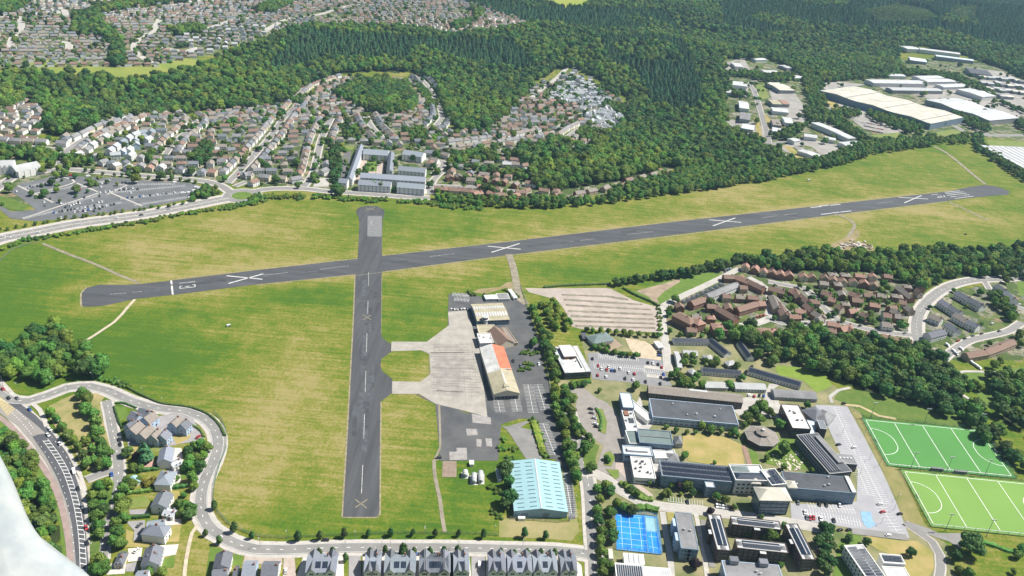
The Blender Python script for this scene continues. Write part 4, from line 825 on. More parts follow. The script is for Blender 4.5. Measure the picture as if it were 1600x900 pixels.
TL('nw', K([(-10, 870), (150, 815), (400, 775), (650, 735), (850, 705), (1000, 672), (1200, 640), (1420, 600)]), 6, 6, 'shrub', 3); TL('nw', K([(0, 760), (200, 720), (420, 690), (700, 655), (900, 630), (1100, 590), (1220, 555)]), 7, 4.2, 'any', 3); TPoly('nw', K([(1060, 580), (1160, 500), (1230, 540), (1180, 580), (1080, 600)]), 7, 7)
TL('nw', K([(480, 430), (640, 450), (830, 470), (1060, 485)]), 10, 5, 'dark', 2); TL('nw', K([(340, 600), (500, 545)]), 16, 4.5, 'dark', 1); TL('nw', K([(235, 515), (350, 480)]), 14, 3.5, 'dark', 1)
TPoly('nw', L_([(100, 790), (170, 740), (300, 740), (500, 740), (700, 750), (900, 765), (1060, 770), (1440, 800), (1440, 830), (1100, 790), (600, 765), (300, 765), (0, 835), (0, 810)]), 6.5, 6.5, 'shrub', .8)
TPoly('nw', L_([(600, 480), (640, 460), (660, 500), (650, 620), (660, 720), (620, 720), (600, 600)]), 7, 9, 'dark'); TPoly('nw', L_([(660, 380), (740, 370), (760, 440), (700, 440)]), 8, 9); TR('nw', L_([(700, 325, 12), (640, 720, 14), (660, 715, 12)]), 11, 'dark')
TPoly('nw', K([(1080, 350), (1150, 270), (1200, 290), (1180, 390), (1100, 400)]), 8, 9, 'dark'); TPoly('nw', K([(800, 350), (860, 310), (900, 340), (850, 380)]), 9, 8)
TPoly('mid', M_([(720, 400), (790, 360), (840, 390), (830, 440), (740, 440)]), 8, 9); TR('mid', M_([(607, 465, 16)]), 16, 'purple'); TR('mid', M_([(535, 470, 14), (545, 500, 12), (850, 410, 11), (500, 395, 8), (640, 540, 16), (620, 570, 12), (560, 250, 11), (560, 270, 10)]), 12, 'dark')
TPoly('mid', M_([(480, 250), (600, 220), (640, 260), (700, 130), (730, 60), (560, 130), (560, 170)]), 11, 9, 'mid', .5); TPoly('mid', M_([(880, 210), (960, 230), (1020, 260), (1000, 290), (920, 270)]), 8, 9); TPoly('mid', M_([(820, 130), (900, 110), (970, 150), (960, 190), (850, 190)]), 9, 9, keep=.7)
TPoly('mid', L_([(720, 200), (760, 120), (900, 110), (1020, 120), (1060, 260), (900, 270), (860, 230), (740, 230)]), 8.5, 10, keep=.9); TPoly('mid', L_([(1080, 110), (1140, 150), (1190, 240), (1160, 250), (1080, 150)]), 8, 9); TPoly('mid', L_([(990, 380), (1130, 370), (1150, 440), (1050, 450)]), 9, 9)
for u, n in ((URBAN[0], 2500), (URBAN[1], 3600), (URBAN[2], 500), (URBAN[4], 120), (URBAN[5], 120)):     # garden trees scattered through the suburbs
    x0, x1 = min(p[0] for p in u), max(p[0] for p in u); y0, y1 = min(p[1] for p in u), max(p[1] for p in u); k = 0
    while k < n:
        x, y = rt.uniform(x0, x1), rt.uniform(y0, y1)
        if inpoly(x, y, u): tpt('suburb', x, y, rt.choice((4, 5, 7, 9, 11)), rt.choice(('any', 'dark', 'any', 'shrub')), absolute=True)
        k += 1
# ---- the 300 nearest trees become things of their own, the rest one instanced stand
def to_px(x, y, z):
    v = Vector((x, y, z - CAM_H)); d = v.dot(_f); return 800 + FPX * v.dot(_R) / d, 450 - FPX * v.dot(_U) / d
ORD = ['first', 'second', 'third', 'fourth', 'fifth', 'sixth', 'seventh', 'eighth', 'ninth', 'tenth', 'eleventh', 'twelfth', 'thirteenth', 'fourteenth', 'fifteenth', 'sixteenth', 'seventeenth', 'eighteenth', 'nineteenth', 'twentieth'] 
def ordinal(i):
    if i < 20: return ORD[i]
    n = i + 1; t = ['', '', 'twenty', 'thirty', 'forty', 'fifty', 'sixty', 'seventy', 'eighty'][n // 10]
    return t + '-' + ORD[n % 10 - 1] if n % 10 else {20: 'twentieth', 30: 'thirtieth', 40: 'fortieth', 50: 'fiftieth', 60: 'sixtieth'}[n]
def number_labels(items, rows=None):
    """items: (object, look, place): labels 'look, Nth from the left [in the nearest row] place'"""
    by = {}
    for it in items: by.setdefault((it[1], it[2]), []).append(it)
    for (look, place), L in by.items():
        P2 = sorted(L, key=lambda it: -to_px(*it[0].matrix_basis.translation)[1])
        nb = max(1, math.ceil(len(L) / 14)); per = math.ceil(len(L) / nb)
        for b in range(nb):
            band = sorted(P2[b * per:(b + 1) * per], key=lambda it: to_px(*it[0].matrix_basis.translation)[0])
            for i, it in enumerate(band):
                if len(L) == 1: s = look + ' ' + place
                elif nb == 1: s = '%s, %s from the left %s' % (look, ordinal(i), place)
                else: s = '%s, %s from left in %s row %s' % (look, ordinal(i), ['nearest', 'second', 'third', 'fourth', 'fifth', 'sixth', 'seventh'][b], place)
                while len(s.split()) > 16 and ' the ' in s: s = ' '.join(s.rsplit(' the ', 1))
                if len(s.split()) > 16: print('LONG', s)
                it[0]['label'] = s
TREES.sort(key=lambda t: math.hypot(t[1], t[2]))
def visible(t):
    x, y = to_px(t[1], t[2], hgt(t[1], t[2])); return -5 < x < 1605 and -5 < y < 915
NEAR = []; FAR = []; done = set()
for t in TREES:      # at least one real tree of every crown shape
    if t[4] not in done and visible(t) and len(t[0]) > 6 and t[0] != 'suburb': done.add(t[4]); NEAR.append(t)
for t in NEAR: TREES.remove(t)
for t in TREES: (NEAR if len(NEAR) < 300 and visible(t) and len(t[0]) > 6 and t[0] != 'suburb' else FAR).append(t)
CROWN_OBJ = {}; tl = []
for (place, x, y, s, p) in NEAR:
    me_, tone, knd = PROTO[p]
    shr = knd == 'shrub'
    o = empty('shrub' if shr else 'conifer_tree' if knd == 'conifer' else 'street_tree' if knd == 'narrow' else 'broadleaf_tree', (x, y, hgt(x, y)), rt.uniform(0, 6.28), cat='shrub' if shr else 'tree', group=('shrubs ' if shr else 'trees ') + place)
    k = s / (4.3 if knd == 'narrow' else 5.0 if knd == 'conifer' else 9.3)
    o.scale = (k, k, k * (1 if shr else rt.uniform(.88, 1.12)))
    c = link('crown', me_, o); link('trunk', TRUNK, o)
    if p not in CROWN_OBJ: CROWN_OBJ[p] = c
    look = {'narrow': 'small upright young tree', 'conifer': 'dark conifer'}.get(knd) or {('shrub', 'mid'): 'green shrub', ('shrub', 'bright'): 'light green shrub', ('shrub', 'yellow'): 'yellow-leaved shrub', ('round', 'mid'): 'green broadleaf tree', ('round', 'bright'): 'light green tree', ('round', 'dark'): 'dark green tree', ('round', 'purple'): 'purple-leaved tree'}[(knd, tone)]
    tl.append((o, look, place))
number_labels(tl)
# woods on the hills
def fill(poly, gap, seed):
    rs = np.random.RandomState(seed); a = np.array(poly); x0, y0 = a.min(0); x1, y1 = a.max(0)
    X, Y = np.meshgrid(np.arange(x0, x1, gap), np.arange(y0, y1, gap)); X = X + rs.uniform(-.45, .45, X.shape) * gap; Y = Y + rs.uniform(-.45, .45, Y.shape) * gap
    k = inpoly_np(X, Y, poly); return X[k], Y[k]
CON = [g2(q) for q in ([(935, 62), (1060, 66), (1085, 110), (1100, 165), (1065, 178), (1015, 165), (1000, 120), (945, 95)], [(720, -5), (830, 16), (1040, 20), (1060, 48), (940, 50), (850, 40), (780, 28)], [(1118, -12), (1285, -12), (1278, 50), (1200, 56), (1128, 42)],
                       [(1280, -12), (1700, -12), (1700, 90), (1560, 74), (1465, 50), (1340, 46), (1280, 40)], [(480, 52), (650, 62), (800, 68), (840, 115), (700, 95), (500, 95), (400, 120)])]
CON_OFF = [g2(q) for q in ([(1345, 15), (1400, 6), (1450, 14), (1475, 30), (1440, 38), (1370, 36)], [(1490, 8), (1530, 10), (1525, 32), (1480, 26)])]
pts, scs, ids = [], [], []
for j, (nm, poly) in enumerate(FW.items()):
    far = nm in ('north_wood',); gap = {'north_wood': 10.5, 'west_wood': 10.5, 'corner_wood': 6.0, 'estate_wood': 10}.get(nm, 8.6)
    X, Y = fill(poly, gap, 50 + j); n = len(X); rs = np.random.RandomState(j)
    con = np.zeros(n, bool)
    for q in CON: con |= inpoly_np(X, Y, q)
    plant = np.zeros(n, bool)
    for q in CON_OFF: plant |= inpoly_np(X, Y, q)
    mixf = np.sin(X / 71 + 1.3 * np.sin(Y / 93)) + np.sin(Y / 57 + X / 140)
    con = (con & (mixf > -1.3)) & ~plant
    id_ = rs.choice([0, 1, 2], n); u = rs.rand(n)
    b_ = u + .38 * np.sin(X / 75 + np.sin(Y / 50)) * np.sin(Y / 100 + 2); id_ = np.where(b_ > .83, rs.choice([3, 4], n), id_); id_ = np.where(b_ < .22, rs.choice([5, 6], n), id_)
    id_ = np.where(con, rs.choice([7, 8], n), id_); id_ = np.where(plant, 9, id_)
    wd = rs.uniform(.72, 1.5, n) * {'corner_wood': 7, 'north_wood': 12.5, 'east_wood': 10, 'south_wood': 10.5, 'se_wood': 9.5}.get(nm, 12.3)
    sc_ = np.where(id_ >= 7, rs.uniform(1.35, 2.1, n), wd / 9.3); sc_ = np.where(id_ == 9, .55, sc_)
    ok = u > -1
    for q in URBAN[:1] + URBAN[4:]:
        pass
    Z = np.zeros(n)
    for (cx, cy, a, s, t) in HILLS: Z += a * np.exp(-((X - cx) / s) ** 2 - ((Y - cy) / t) ** 2)
    pts.append(np.stack([X, Y, Z - .5], -1)); scs.append(sc_); ids.append(id_)
def gn_group():
    g = bpy.data.node_groups.new('scatter', 'GeometryNodeTree'); g.interface.new_socket('Geometry', in_out='INPUT', socket_type='NodeSocketGeometry'); g.interface.new_socket('Geometry', in_out='OUTPUT', socket_type='NodeSocketGeometry')
    N = g.nodes; L = g.links; gi = N.new('NodeGroupInput'); go = N.new('NodeGroupOutput')
    m2p = N.new('GeometryNodeMeshToPoints'); L.new(gi.outputs[0], m2p.inputs[0])
    joins = None; src = m2p.outputs[0]
    def at(nm, ty):
        a = N.new('GeometryNodeInputNamedAttribute'); a.data_type = ty; a.inputs[0].default_value = nm; return a.outputs[0]
    jo = N.new('GeometryNodeJoinGeometry')
    for p, ob in CROWN_OBJ.items():
        oi = N.new('GeometryNodeObjectInfo'); oi.inputs[0].default_value = ob; oi.transform_space = 'ORIGINAL'; oi.inputs['As Instance'].default_value = True
        cmp = N.new('FunctionNodeCompare'); cmp.data_type = 'INT'; cmp.operation = 'EQUAL'; L.new(at('id_', 'INT'), cmp.inputs[2]); cmp.inputs[3].default_value = p
        iop = N.new('GeometryNodeInstanceOnPoints'); L.new(src, iop.inputs['Points']); L.new(cmp.outputs[0], iop.inputs['Selection']); L.new(oi.outputs['Geometry'], iop.inputs['Instance'])
        cx = N.new('ShaderNodeCombineXYZ'); L.new(at('rz', 'FLOAT'), cx.inputs[2]); L.new(cx.outputs[0], iop.inputs['Rotation'])
        cs = N.new('ShaderNodeCombineXYZ'); s_ = at('sc', 'FLOAT')
        for k in range(3): L.new(s_, cs.inputs[k])
        L.new(cs.outputs[0], iop.inputs['Scale']); L.new(iop.outputs[0], jo.inputs[0])
    L.new(jo.outputs[0], go.inputs[0]); return g
for p in PROTO:      # a crown shape no near tree uses borrows a near one
    if p not in CROWN_OBJ: print('proto unused near', p)
GN = gn_group()
def stand(name, pts, sc, ids, label, cat):
    me = bpy.data.meshes.new(name); me.vertices.add(len(pts)); me.vertices.foreach_set('co', np.ascontiguousarray(pts, dtype=np.float32).reshape(-1))
    a = me.attributes.new('sc', 'FLOAT', 'POINT'); a.data.foreach_set('value', np.asarray(sc, np.float32))
    a = me.attributes.new('rz', 'FLOAT', 'POINT'); a.data.foreach_set('value', np.random.RandomState(3).uniform(0, 6.28, len(pts)).astype(np.float32))
    a = me.attributes.new('id_', 'INT', 'POINT'); a.data.foreach_set('value', np.asarray(ids, np.int32))
    o = link(name, me); props(o, label, cat, None, 'stuff'); md = o.modifiers.new('scatter', 'NODES'); md.node_group = GN; return o
pts = np.concatenate(pts); scs = np.concatenate(scs); ids = np.concatenate(ids); cf = (ids == 7) | (ids == 8)
stand('broadleaf_wood', pts[~cf], scs[~cf], ids[~cf], 'broadleaf woods filling the valleys and hillsides beyond the airfield', 'woodland')
stand('conifer_wood', pts[cf], scs[cf], ids[cf], 'dark conifer plantations on the far hillsides', 'woodland')
fp = np.array([(x, y, hgt(x, y)) for _, x, y, s, p in FAR]); fi_ = np.array([t[4] for t in FAR])
fs_ = np.array([t[3] / (4.3 if PROTO[t[4]][2] == 'narrow' else 5.0 if PROTO[t[4]][2] == 'conifer' else 9.3) for t in FAR])
stand('distant_trees', fp, fs_, fi_, 'garden and belt trees among the farther houses and sheds', 'trees')
print('TREES near', len(NEAR), 'far', len(FAR), 'wood', len(pts), 'conifers', int(cf.sum()))
# ================================================================ buildings of the airfield, campus and sheds
def R4(q, h, base=None):
    """rectangle whose four roof corners (back-left, back-right, front-right, front-left) are seen at these picture points, h metres up"""
    TLp, TRp, BRp, BLp = [P(p[0], p[1], h).xy for p in q]
    u = ((BRp - BLp).normalized() + (TRp - TLp).normalized()).normalized(); v = Vector((-u.y, u.x)); c = (TLp + TRp + BRp + BLp) / 4
    L = (abs((BRp - BLp).dot(u)) + abs((TRp - TLp).dot(u))) / 2; W = (abs((TLp - BLp).dot(v)) + abs((TRp - BRp).dot(v))) / 2
    return c, L, W, math.atan2(u.y, u.x)
def gable_roof(L, W, h, rise, ov=.35, th=.2, axis='x', asym=0.0):
    """two sloping slabs with thickness; ridge along x (or y)"""
    mb = MB(); a, b = (L / 2 + ov, W / 2) if axis == 'x' else (W / 2 + ov, L / 2)
    sl = rise / (b); e = b + ov; ze = h - sl * ov
    for s in (-1, 1):
        p = [(-a, s * e, ze), (a, s * e, ze), (a, 0, h + rise), (-a, 0, h + rise)]; p2 = [(x, y, z + th) for x, y, z in p]
        vs = p + p2
        if axis == 'y': vs = [(-y, x, z) for x, y, z in vs]
        f = [(4, 5, 6, 7), (3, 2, 1, 0), (0, 1, 5, 4), (1, 2, 6, 5), (3, 0, 4, 7)]
        if s > 0: f = [t[::-1] for t in f]
        mb.add(vs, f)
    return mb
def hip_roof(L, W, h, rise, ov=.4, th=.18, inset=None):
    mb = MB(); a, b = L / 2 + ov, W / 2 + ov; i = (min(a, b) if inset is None else inset)
    rx, ry = max(a - i, 0.02), max(b - i, .02) if b > a else 0
    if b > a: rx = 0
    vs = [(-a, -b, h), (a, -b, h), (a, b, h), (-a, b, h), (-a, -b, h + th), (a, -b, h + th), (a, b, h + th), (-a, b, h + th)]
    if a >= b: vs += [(-rx, 0, h + rise), (rx, 0, h + rise)]; f = [(4, 5, 9, 8), (5, 6, 9), (6, 7, 8, 9), (7, 4, 8)]
    else: vs += [(0, -ry, h + rise), (0, ry, h + rise)]; f = [(4, 5, 8), (5, 6, 9, 8), (6, 7, 9), (7, 4, 8, 9)]
    return mb.add(vs, f + [(0, 1, 5, 4), (1, 2, 6, 5), (2, 3, 7, 6), (3, 0, 4, 7), (3, 2, 1, 0)])
def gable_wall(L, W, h, rise, axis='x'):
    mb = MB(); a, b = L / 2, W / 2
    if axis == 'x':
        mb.add([(-a, -b, -.6), (a, -b, -.6), (a, b, -.6), (-a, b, -.6), (-a, -b, h), (a, -b, h), (a, b, h), (-a, b, h), (-a, 0, h + rise), (a, 0, h + rise)],
               [(0, 1, 5, 4), (1, 2, 6, 9, 5), (2, 3, 7, 6), (3, 0, 4, 8, 7)])
    else:
        mb.add([(-a, -b, -.6), (a, -b, -.6), (a, b, -.6), (-a, b, -.6), (-a, -b, h), (a, -b, h), (a, b, h), (-a, b, h), (0, -b, h + rise), (0, b, h + rise)],
               [(0, 1, 5, 8, 4), (1, 2, 6, 5), (2, 3, 7, 9, 6), (3, 0, 4, 7)])
    return mb
GLASS = mat('window_glass', (.035, .05, .065), .12, .3, .4, spec=.6); FRAME = mat('window_frame', (.62, .64, .65), .6, .05)
WIN = {}
def window_mesh(w, h, gm=None, fm=None, bars=1):
    k = (round(w, 2), round(h, 2), (gm or GLASS).name, bars)
    if k not in WIN:
        mb = MB(); mb.box(0, -.03, -h / 2, h / 2, w, .06, mi=0)      # frame slab, then the panes proud of it
        for i in range(bars):
            pw = w / bars; mb.box(-w / 2 + pw * (i + .5), -.075, -h / 2 + .08, h / 2 - .08, pw - .12, .03, mi=1)
        WIN[k] = mb.mesh('window', [fm or FRAME, gm or GLASS])
    return WIN[k]
def windows(o, L, W, side, rows, n, w, h, z0, dz=2.9, gm=None, margin=1.0, name='window', bars=1, fm=None):
    for r in range(rows):
        for i in range(n):
            t = (i + .5) / n; c = link(name, window_mesh(w, h, gm, fm, bars), o); z = z0 + r * dz + h / 2
            if side == 'S': c.location = (-L / 2 + margin + t * (L - 2 * margin), -W / 2, z)
            elif side == 'N': c.location = (L / 2 - margin - t * (L - 2 * margin), W / 2, z); c.rotation_euler = (0, 0, math.pi)
            elif side == 'E': c.location = (L / 2, -W / 2 + margin + t * (W - 2 * margin), z); c.rotation_euler = (0, 0, math.pi / 2)
            else: c.location = (-L / 2, W / 2 - margin - t * (W - 2 * margin), z); c.rotation_euler = (0, 0, -math.pi / 2)
wallM = {'white': mat('white_render', (.66, .66, .63), .8, .06, .5), 'grey': mat('grey_cladding', (.30, .31, .32), .7, .08, .4), 'dark': mat('dark_cladding', (.050, .055, .065), .6, .15, .4), 'brick': mat('red_brick', (.23, .115, .075), .9, .2, 1.2),
         'cream': mat('cream_render', (.56, .50, .38), .85, .08, .4), 'blue': mat('pale_blue_render', (.36, .45, .55), .8, .08, .5), 'bluegrey': mat('blue_grey_cladding', (.16, .22, .28), .6, .1, .4), 'darkbrick': mat('dark_brick', (.085, .065, .058), .9, .2, 1.2), 'tan': mat('buff_brick', (.36, .29, .20), .9, .12, 1), 'teal': mat('teal_cladding', (.25, .38, .44), .6, .08, .4)}
roofM = {'white': mat('white_roofing_sheet', (.44, .45, .45), .6, .18, .08, detail=4), 'whiteblot': mat('patched_pale_roof', (.36, .36, .35), .7, c2=(.62, .61, .58), scale=.18, detail=4), 'grey': mat('grey_roofing', (.19, .19, .195), .8, .25, .1, detail=4), 'dark': mat('dark_roof_felt', (.070, .075, .085), .8, .28, .09, detail=4), 'cream': mat('cream_roofing_sheet', (.46, .44, .37), .7, .2, .06, detail=4),
         'teal': mat('teal_roofing_sheet', (.26, .42, .45), .55, .07, .12, detail=4), 'orange': mat('rust_orange_roofing', (.40, .135, .075), .75, .2, .2, detail=4), 'tan': mat('tan_asbestos_sheet', (.33, .30, .21), .85, .2, .2, detail=5), 'brown': mat('brown_tiles', (.195, .13, .10), .85, .16, .8), 'red': mat('red_tiles', (.28, .17, .13), .85, .16, .8),
         'slate': mat('grey_slate', (.135, .145, .165), .75, .14, .8, objvar=.25), 'blueslate': mat('blue_slate', (.20, .225, .26), .7, .12, .8, objvar=.2), 'green': mat('grey_green_roofing', (.13, .17, .165), .75, .12, .2), 'paleblue': mat('pale_blue_roofing', (.48, .56, .60), .6, .08, .2), 'umber': mat('umber_shingle', (.215, .19, .165), .85, .14, .5), 'mobile': mat('pale_grey_panel', (.36, .38, .40), .7, .2, .5, objvar=.25), 'lightgrey': mat('light_grey_sheet', (.36, .37, .37), .7, .12, .15, detail=4)}
SOLAR = mat('solar_glass', (.022, .032, .052), .25, .25, .5, spec=.5)
BL = mat('bay_blue_glass', (.09, .17, .24), .25, .3, .5, spec=.6)
def building(name, label, cat, q, h, roof='flat', rise=0, w='white', r='grey', group=None, wins=(), axis='x', rim=.5, th=.2, ov=.35, rect=None, part=None):
    c, L, W, a = rect or R4(q, h)
    z = hgt(c.x, c.y)
    if part is None: o = empty(name, (c.x, c.y, z), a, label=label, cat=cat, group=group)
    else: o = part
    wm, rmm = wallM[w], roofM[r] if isinstance(r, str) else r
    if roof == 'flat':
        MB().box(0, 0, -.6, h - .15, L, W).build('wall', wm, o)
        MB().box(0, 0, h - .15, h, L + .1, W + .1).build('roof', rmm, o)
        if rim:
            mb = MB()
            for (x, y, dx, dy) in ((0, -W / 2, L + .5, .5), (0, W / 2, L + .5, .5), (-L / 2, 0, .5, W - .5), (L / 2, 0, .5, W - .5)): mb.box(x, y, h + .003, h + rim, dx, dy)
            mb.build('parapet', wm if w != 'dark' else roofM['lightgrey'], o)
    elif roof == 'gable':
        gable_wall(L, W, h, rise, axis).build('wall', wm, o)
        (gable_roof(L, W, h, rise, ov, th, 'x') if axis == 'x' else gable_roof(L, W, h, rise, ov, th, 'y')).build('roof', rmm, o)
    elif roof == 'hip':
        MB().box(0, 0, -.6, h, L, W).build('wall', wm, o); hip_roof(L, W, h, rise, ov, th).build('roof', rmm, o)
    for wd in wins: windows(o, L, W, *wd[:6], **(wd[6] if len(wd) > 6 else {}))
    return o, L, W
def gable_y(L, W, h, rise, ov, th): pass
def roof_bits(o, L, W, h, seed, n=4, M=None):
    rs = random.Random(seed)
    for _ in range(n):
        mb = MB(); s = rs.uniform(.8, 1.8); mb.box(0, 0, 0, .7 + rs.random() * .6, s, s * .8); mb.box(0, 0, .7 + .62, .7 + .8, s * .7, s * .6)
        c = mb.build('roof_vent', M or roofM['white'], o); c.location = (rs.uniform(-.4, .4) * L, rs.uniform(-.35, .35) * W, h + .01)
def solar(o, x0, x1, y0, y1, z0, z1, nx, ny, gap=.18, thick=.08):
    """rows of panels lying on a plane: corner heights z0 at y0 and z1 at y1"""
    mb = MB(); dx = (x1 - x0) / nx; dy = (y1 - y0) / ny
    for i in range(nx):
        for j in range(ny):
            xa, xb = x0 + i * dx + gap / 2, x0 + (i + 1) * dx - gap / 2; ya, yb = y0 + j * dy + gap / 2, y0 + (j + 1) * dy - gap / 2
            f = lambda y: z0 + (z1 - z0) * (y - y0) / (y1 - y0)
            mb.add([(xa, ya, f(ya)), (xb, ya, f(ya)), (xb, yb, f(yb)), (xa, yb, f(yb)), (xa, ya, f(ya) + thick), (xb, ya, f(ya) + thick), (xb, yb, f(yb) + thick), (xa, yb, f(yb) + thick)],
                   [(4, 5, 6, 7), (0, 1, 5, 4), (1, 2, 6, 5), (2, 3, 7, 6), (3, 0, 4, 7)])
    return mb.build('solar_array', SOLAR, o)
# ---- airfield
o, L, W = building('hangar', 'cream ribbed-roof hangar at the north end of the airport terminal', 'hangar', H([(350, 302), (545, 295), (577, 397), (378, 407)]), 5.2, 'gable', 1.8, 'bluegrey', 'tan', wins=(('S', 1, 8, 3.2, 1.2, 3.2),))
for s in (-1, 1):
    for i in range(12):
        x = -L / 2 + (i + .5) * L / 12; mb = MB(); ya, yb = s * W * .1, s * W * .3; za, zb = 5.2 + 1.8 * .8 + .22, 5.2 + 1.8 * .4 + .22
        mb.add([(x - .8, ya, za), (x + .8, ya, za), (x + .8, yb, zb), (x - .8, yb, zb), (x - .8, ya, za + .12), (x + .8, ya, za + .12), (x + .8, yb, zb + .12), (x - .8, yb, zb + .12)], [(4, 5, 6, 7)[::-s], (0, 1, 5, 4), (1, 2, 6, 5), (2, 3, 7, 6), (3, 0, 4, 7)]); mb.build('skylight', roofM['white'], o)
tw = P(*H([(432, 432)])[0]); o = empty('control_tower', (tw.x, tw.y, 0), label='small white control tower with a glazed cab beside the ribbed hangar', cat='control tower')
oc = lambda r, z: [(r * math.cos(i * math.pi / 4 + .39), r * math.sin(i * math.pi / 4 + .39)) for i in range(8)]
MB().prism(oc(2.2, 0), -.5, 6.2).build('wall', wallM['white'], o); MB().prism(oc(3.3, 0), 6.2, 6.6).build('gallery', wallM['white'], o); MB().prism(oc(2.5, 0), 6.6, 8.8).build('cab_glazing', GLASS, o); MB().prism(oc(3.2, 0), 8.8, 9.2).build('roof', roofM['white'], o); MB().tube((0, 0, 9.2), (0, 0, 12), .08).build('mast', FRAME, o)
building('terminal_annex', 'tan flat-roofed annex between the ribbed hangar and white terminal block', 'building', H([(385, 432), (488, 432), (500, 480), (390, 485)]), 4, w='cream', r='tan')
o, L, W = building('terminal_building', 'white flat-roofed terminal block left of the brown gabled roof', 'building', H([(388, 487), (468, 484), (480, 543), (396, 547)]), 5, w='white', r='whiteblot', wins=(('S', 1, 5, 1.6, 1.4, 1.2), ('W', 1, 6, 1.6, 1.4, 1.2)))
roof_bits(o, L, W, 5, 3, 3)
building('terminal_building', 'brown pitched-roof terminal building north of the orange-roofed hangar', 'building', H([(472, 470), (548, 450), (592, 545), (500, 562)]), 4.5, 'gable', 4.2, 'cream', 'brown', axis='y')
building('shed', 'low flat-roofed lean-to east of the brown terminal roof', 'shed', H([(545, 450), (575, 445), (625, 545), (595, 548)]), 3, w='tan', r='umber')
# hangar with the orange roof: four roof panels of different sheet
c, L, W, a = R4(H([(418, 573), (568, 566), (620, 858), (470, 863)]), 6); o = empty('hangar', (c.x, c.y, 0), a, label='long old hangar whose roof is part rust-orange, part white, part tan', cat='hangar')
gable_wall(L, W, 6, 3.2, 'y').build('wall', wallM['cream'], o)
def panel(x0, x1, y0, y1, M, th=.2):
    f = lambda x: 6 + 3.2 * (1 - abs(x) / (L / 2)); vs = [(x0, y0), (x1, y0), (x1, y1), (x0, y1)]
    mb = MB(); mb.add([(x, y, f(x)) for x, y in vs] + [(x, y, f(x) + th) for x, y in vs], [(4, 5, 6, 7), (3, 2, 1, 0), (0, 1, 5, 4), (1, 2, 6, 5), (2, 3, 7, 6), (3, 0, 4, 7)]); mb.build('roof', M, o)
e = L / 2 + .5; ys = -W / 2 + W * .42
panel(-e, 0, ys, W / 2 + .4, roofM['whiteblot']); panel(0, e, ys + 3, W / 2 + .4, roofM['orange']); panel(-e, 0, -W / 2 - .4, ys, roofM['tan']); panel(0, e, -W / 2 - .4, ys + 3, roofM['tan'])
mb = MB(); mb.box(L * .25, ys + 3, 7.9, 8.25, L * .5, .7); mb.box(L * .04, -W * .30, 9.0, 9.35, 1.2, W * .34); mb.build('ridge_capping', roofM['white'], o)
mb = MB(); mb.prism([(-2.2, -W / 2 + 4), (2.2, -W / 2 + 4), (0, -W / 2 + 10)], 8.0, 9.9); mb.build('roof_dormer', roofM['tan'], o); windows(o, L, W, 'S', 1, 6, 3.2, 3.2, .5, bars=2, gm=wallM['dark'])
for i in range(7): windows(o, L, W, 'E', 1, 9, 2, 1.2, 3) if i == 0 else None
# teal hangar
c, L, W, a = R4(C([(588, 366), (822, 366), (860, 602), (612, 592)]), 5.5); o = empty('hangar', (c.x, c.y, 0), a, label='big pale teal steel hangar with rows of narrow rooflights', cat='hangar')
gable_wall(L, W, 5.5, 2.6, 'y').build('wall', wallM['teal'], o); gable_roof(W, L, 5.5, 2.6, .35, .2, 'y') ; mb = MB()
e = L / 2 + .3; f = lambda x: 5.5 + 2.6 * (1 - abs(x) / (L / 2))
for s in (-1, 1):
    vs = [(0, -W / 2 - .4), (s * e, -W / 2 - .4), (s * e, W / 2 + .4), (0, W / 2 + .4)]; fs = [(4, 5, 6, 7), (3, 2, 1, 0), (0, 1, 5, 4), (1, 2, 6, 5), (2, 3, 7, 6)]
    mb.add([(x, y, f(x)) for x, y in vs] + [(x, y, f(x) + .2) for x, y in vs], fs if s > 0 else [t[::-1] for t in fs])
mb.build('roof', roofM['teal'], o); MB().box(0, 0, 8.28, 8.42, .9, W + .6).build('ridge_capping', roofM['white'], o)
sky_m = mat('grimy_rooflight', (.075, .12, .14), .4, .2)
for i in range(12):
    for fx in (-.37, -.14, .16, .38):
        x = fx * L; y = -W / 2 + (i + .6) * W / 12.4; mb = MB(); z = lambda xx: f(xx) + .21
        mb.add([(x - 2.3, y - .32, z(x - 2.3)), (x + 2.3, y - .32, z(x + 2.3)), (x + 2.3, y + .32, z(x + 2.3)), (x - 2.3, y + .32, z(x - 2.3))] + [(x - 2.3, y - .32, z(x - 2.3) + .1), (x + 2.3, y - .32, z(x + 2.3) + .1), (x + 2.3, y + .32, z(x + 2.3) + .1), (x - 2.3, y + .32, z(x - 2.3) + .1)], [(4, 5, 6, 7), (0, 1, 5, 4), (1, 2, 6, 5), (2, 3, 7, 6), (3, 0, 4, 7)]); mb.build('rooflight', sky_m, o)
for x in (-L * .3, L * .1): MB().box(x, -W / 2 - .06, 0, 3.8, 4.5, .1).build('hangar_door', wallM['bluegrey'], o)
mb = MB(); mb.box(-L * .36, -W / 2 - 2.2, 0, 2.2, 4.6, 2.2); c2 = mb.build('loading_box', wallM['white'], o)
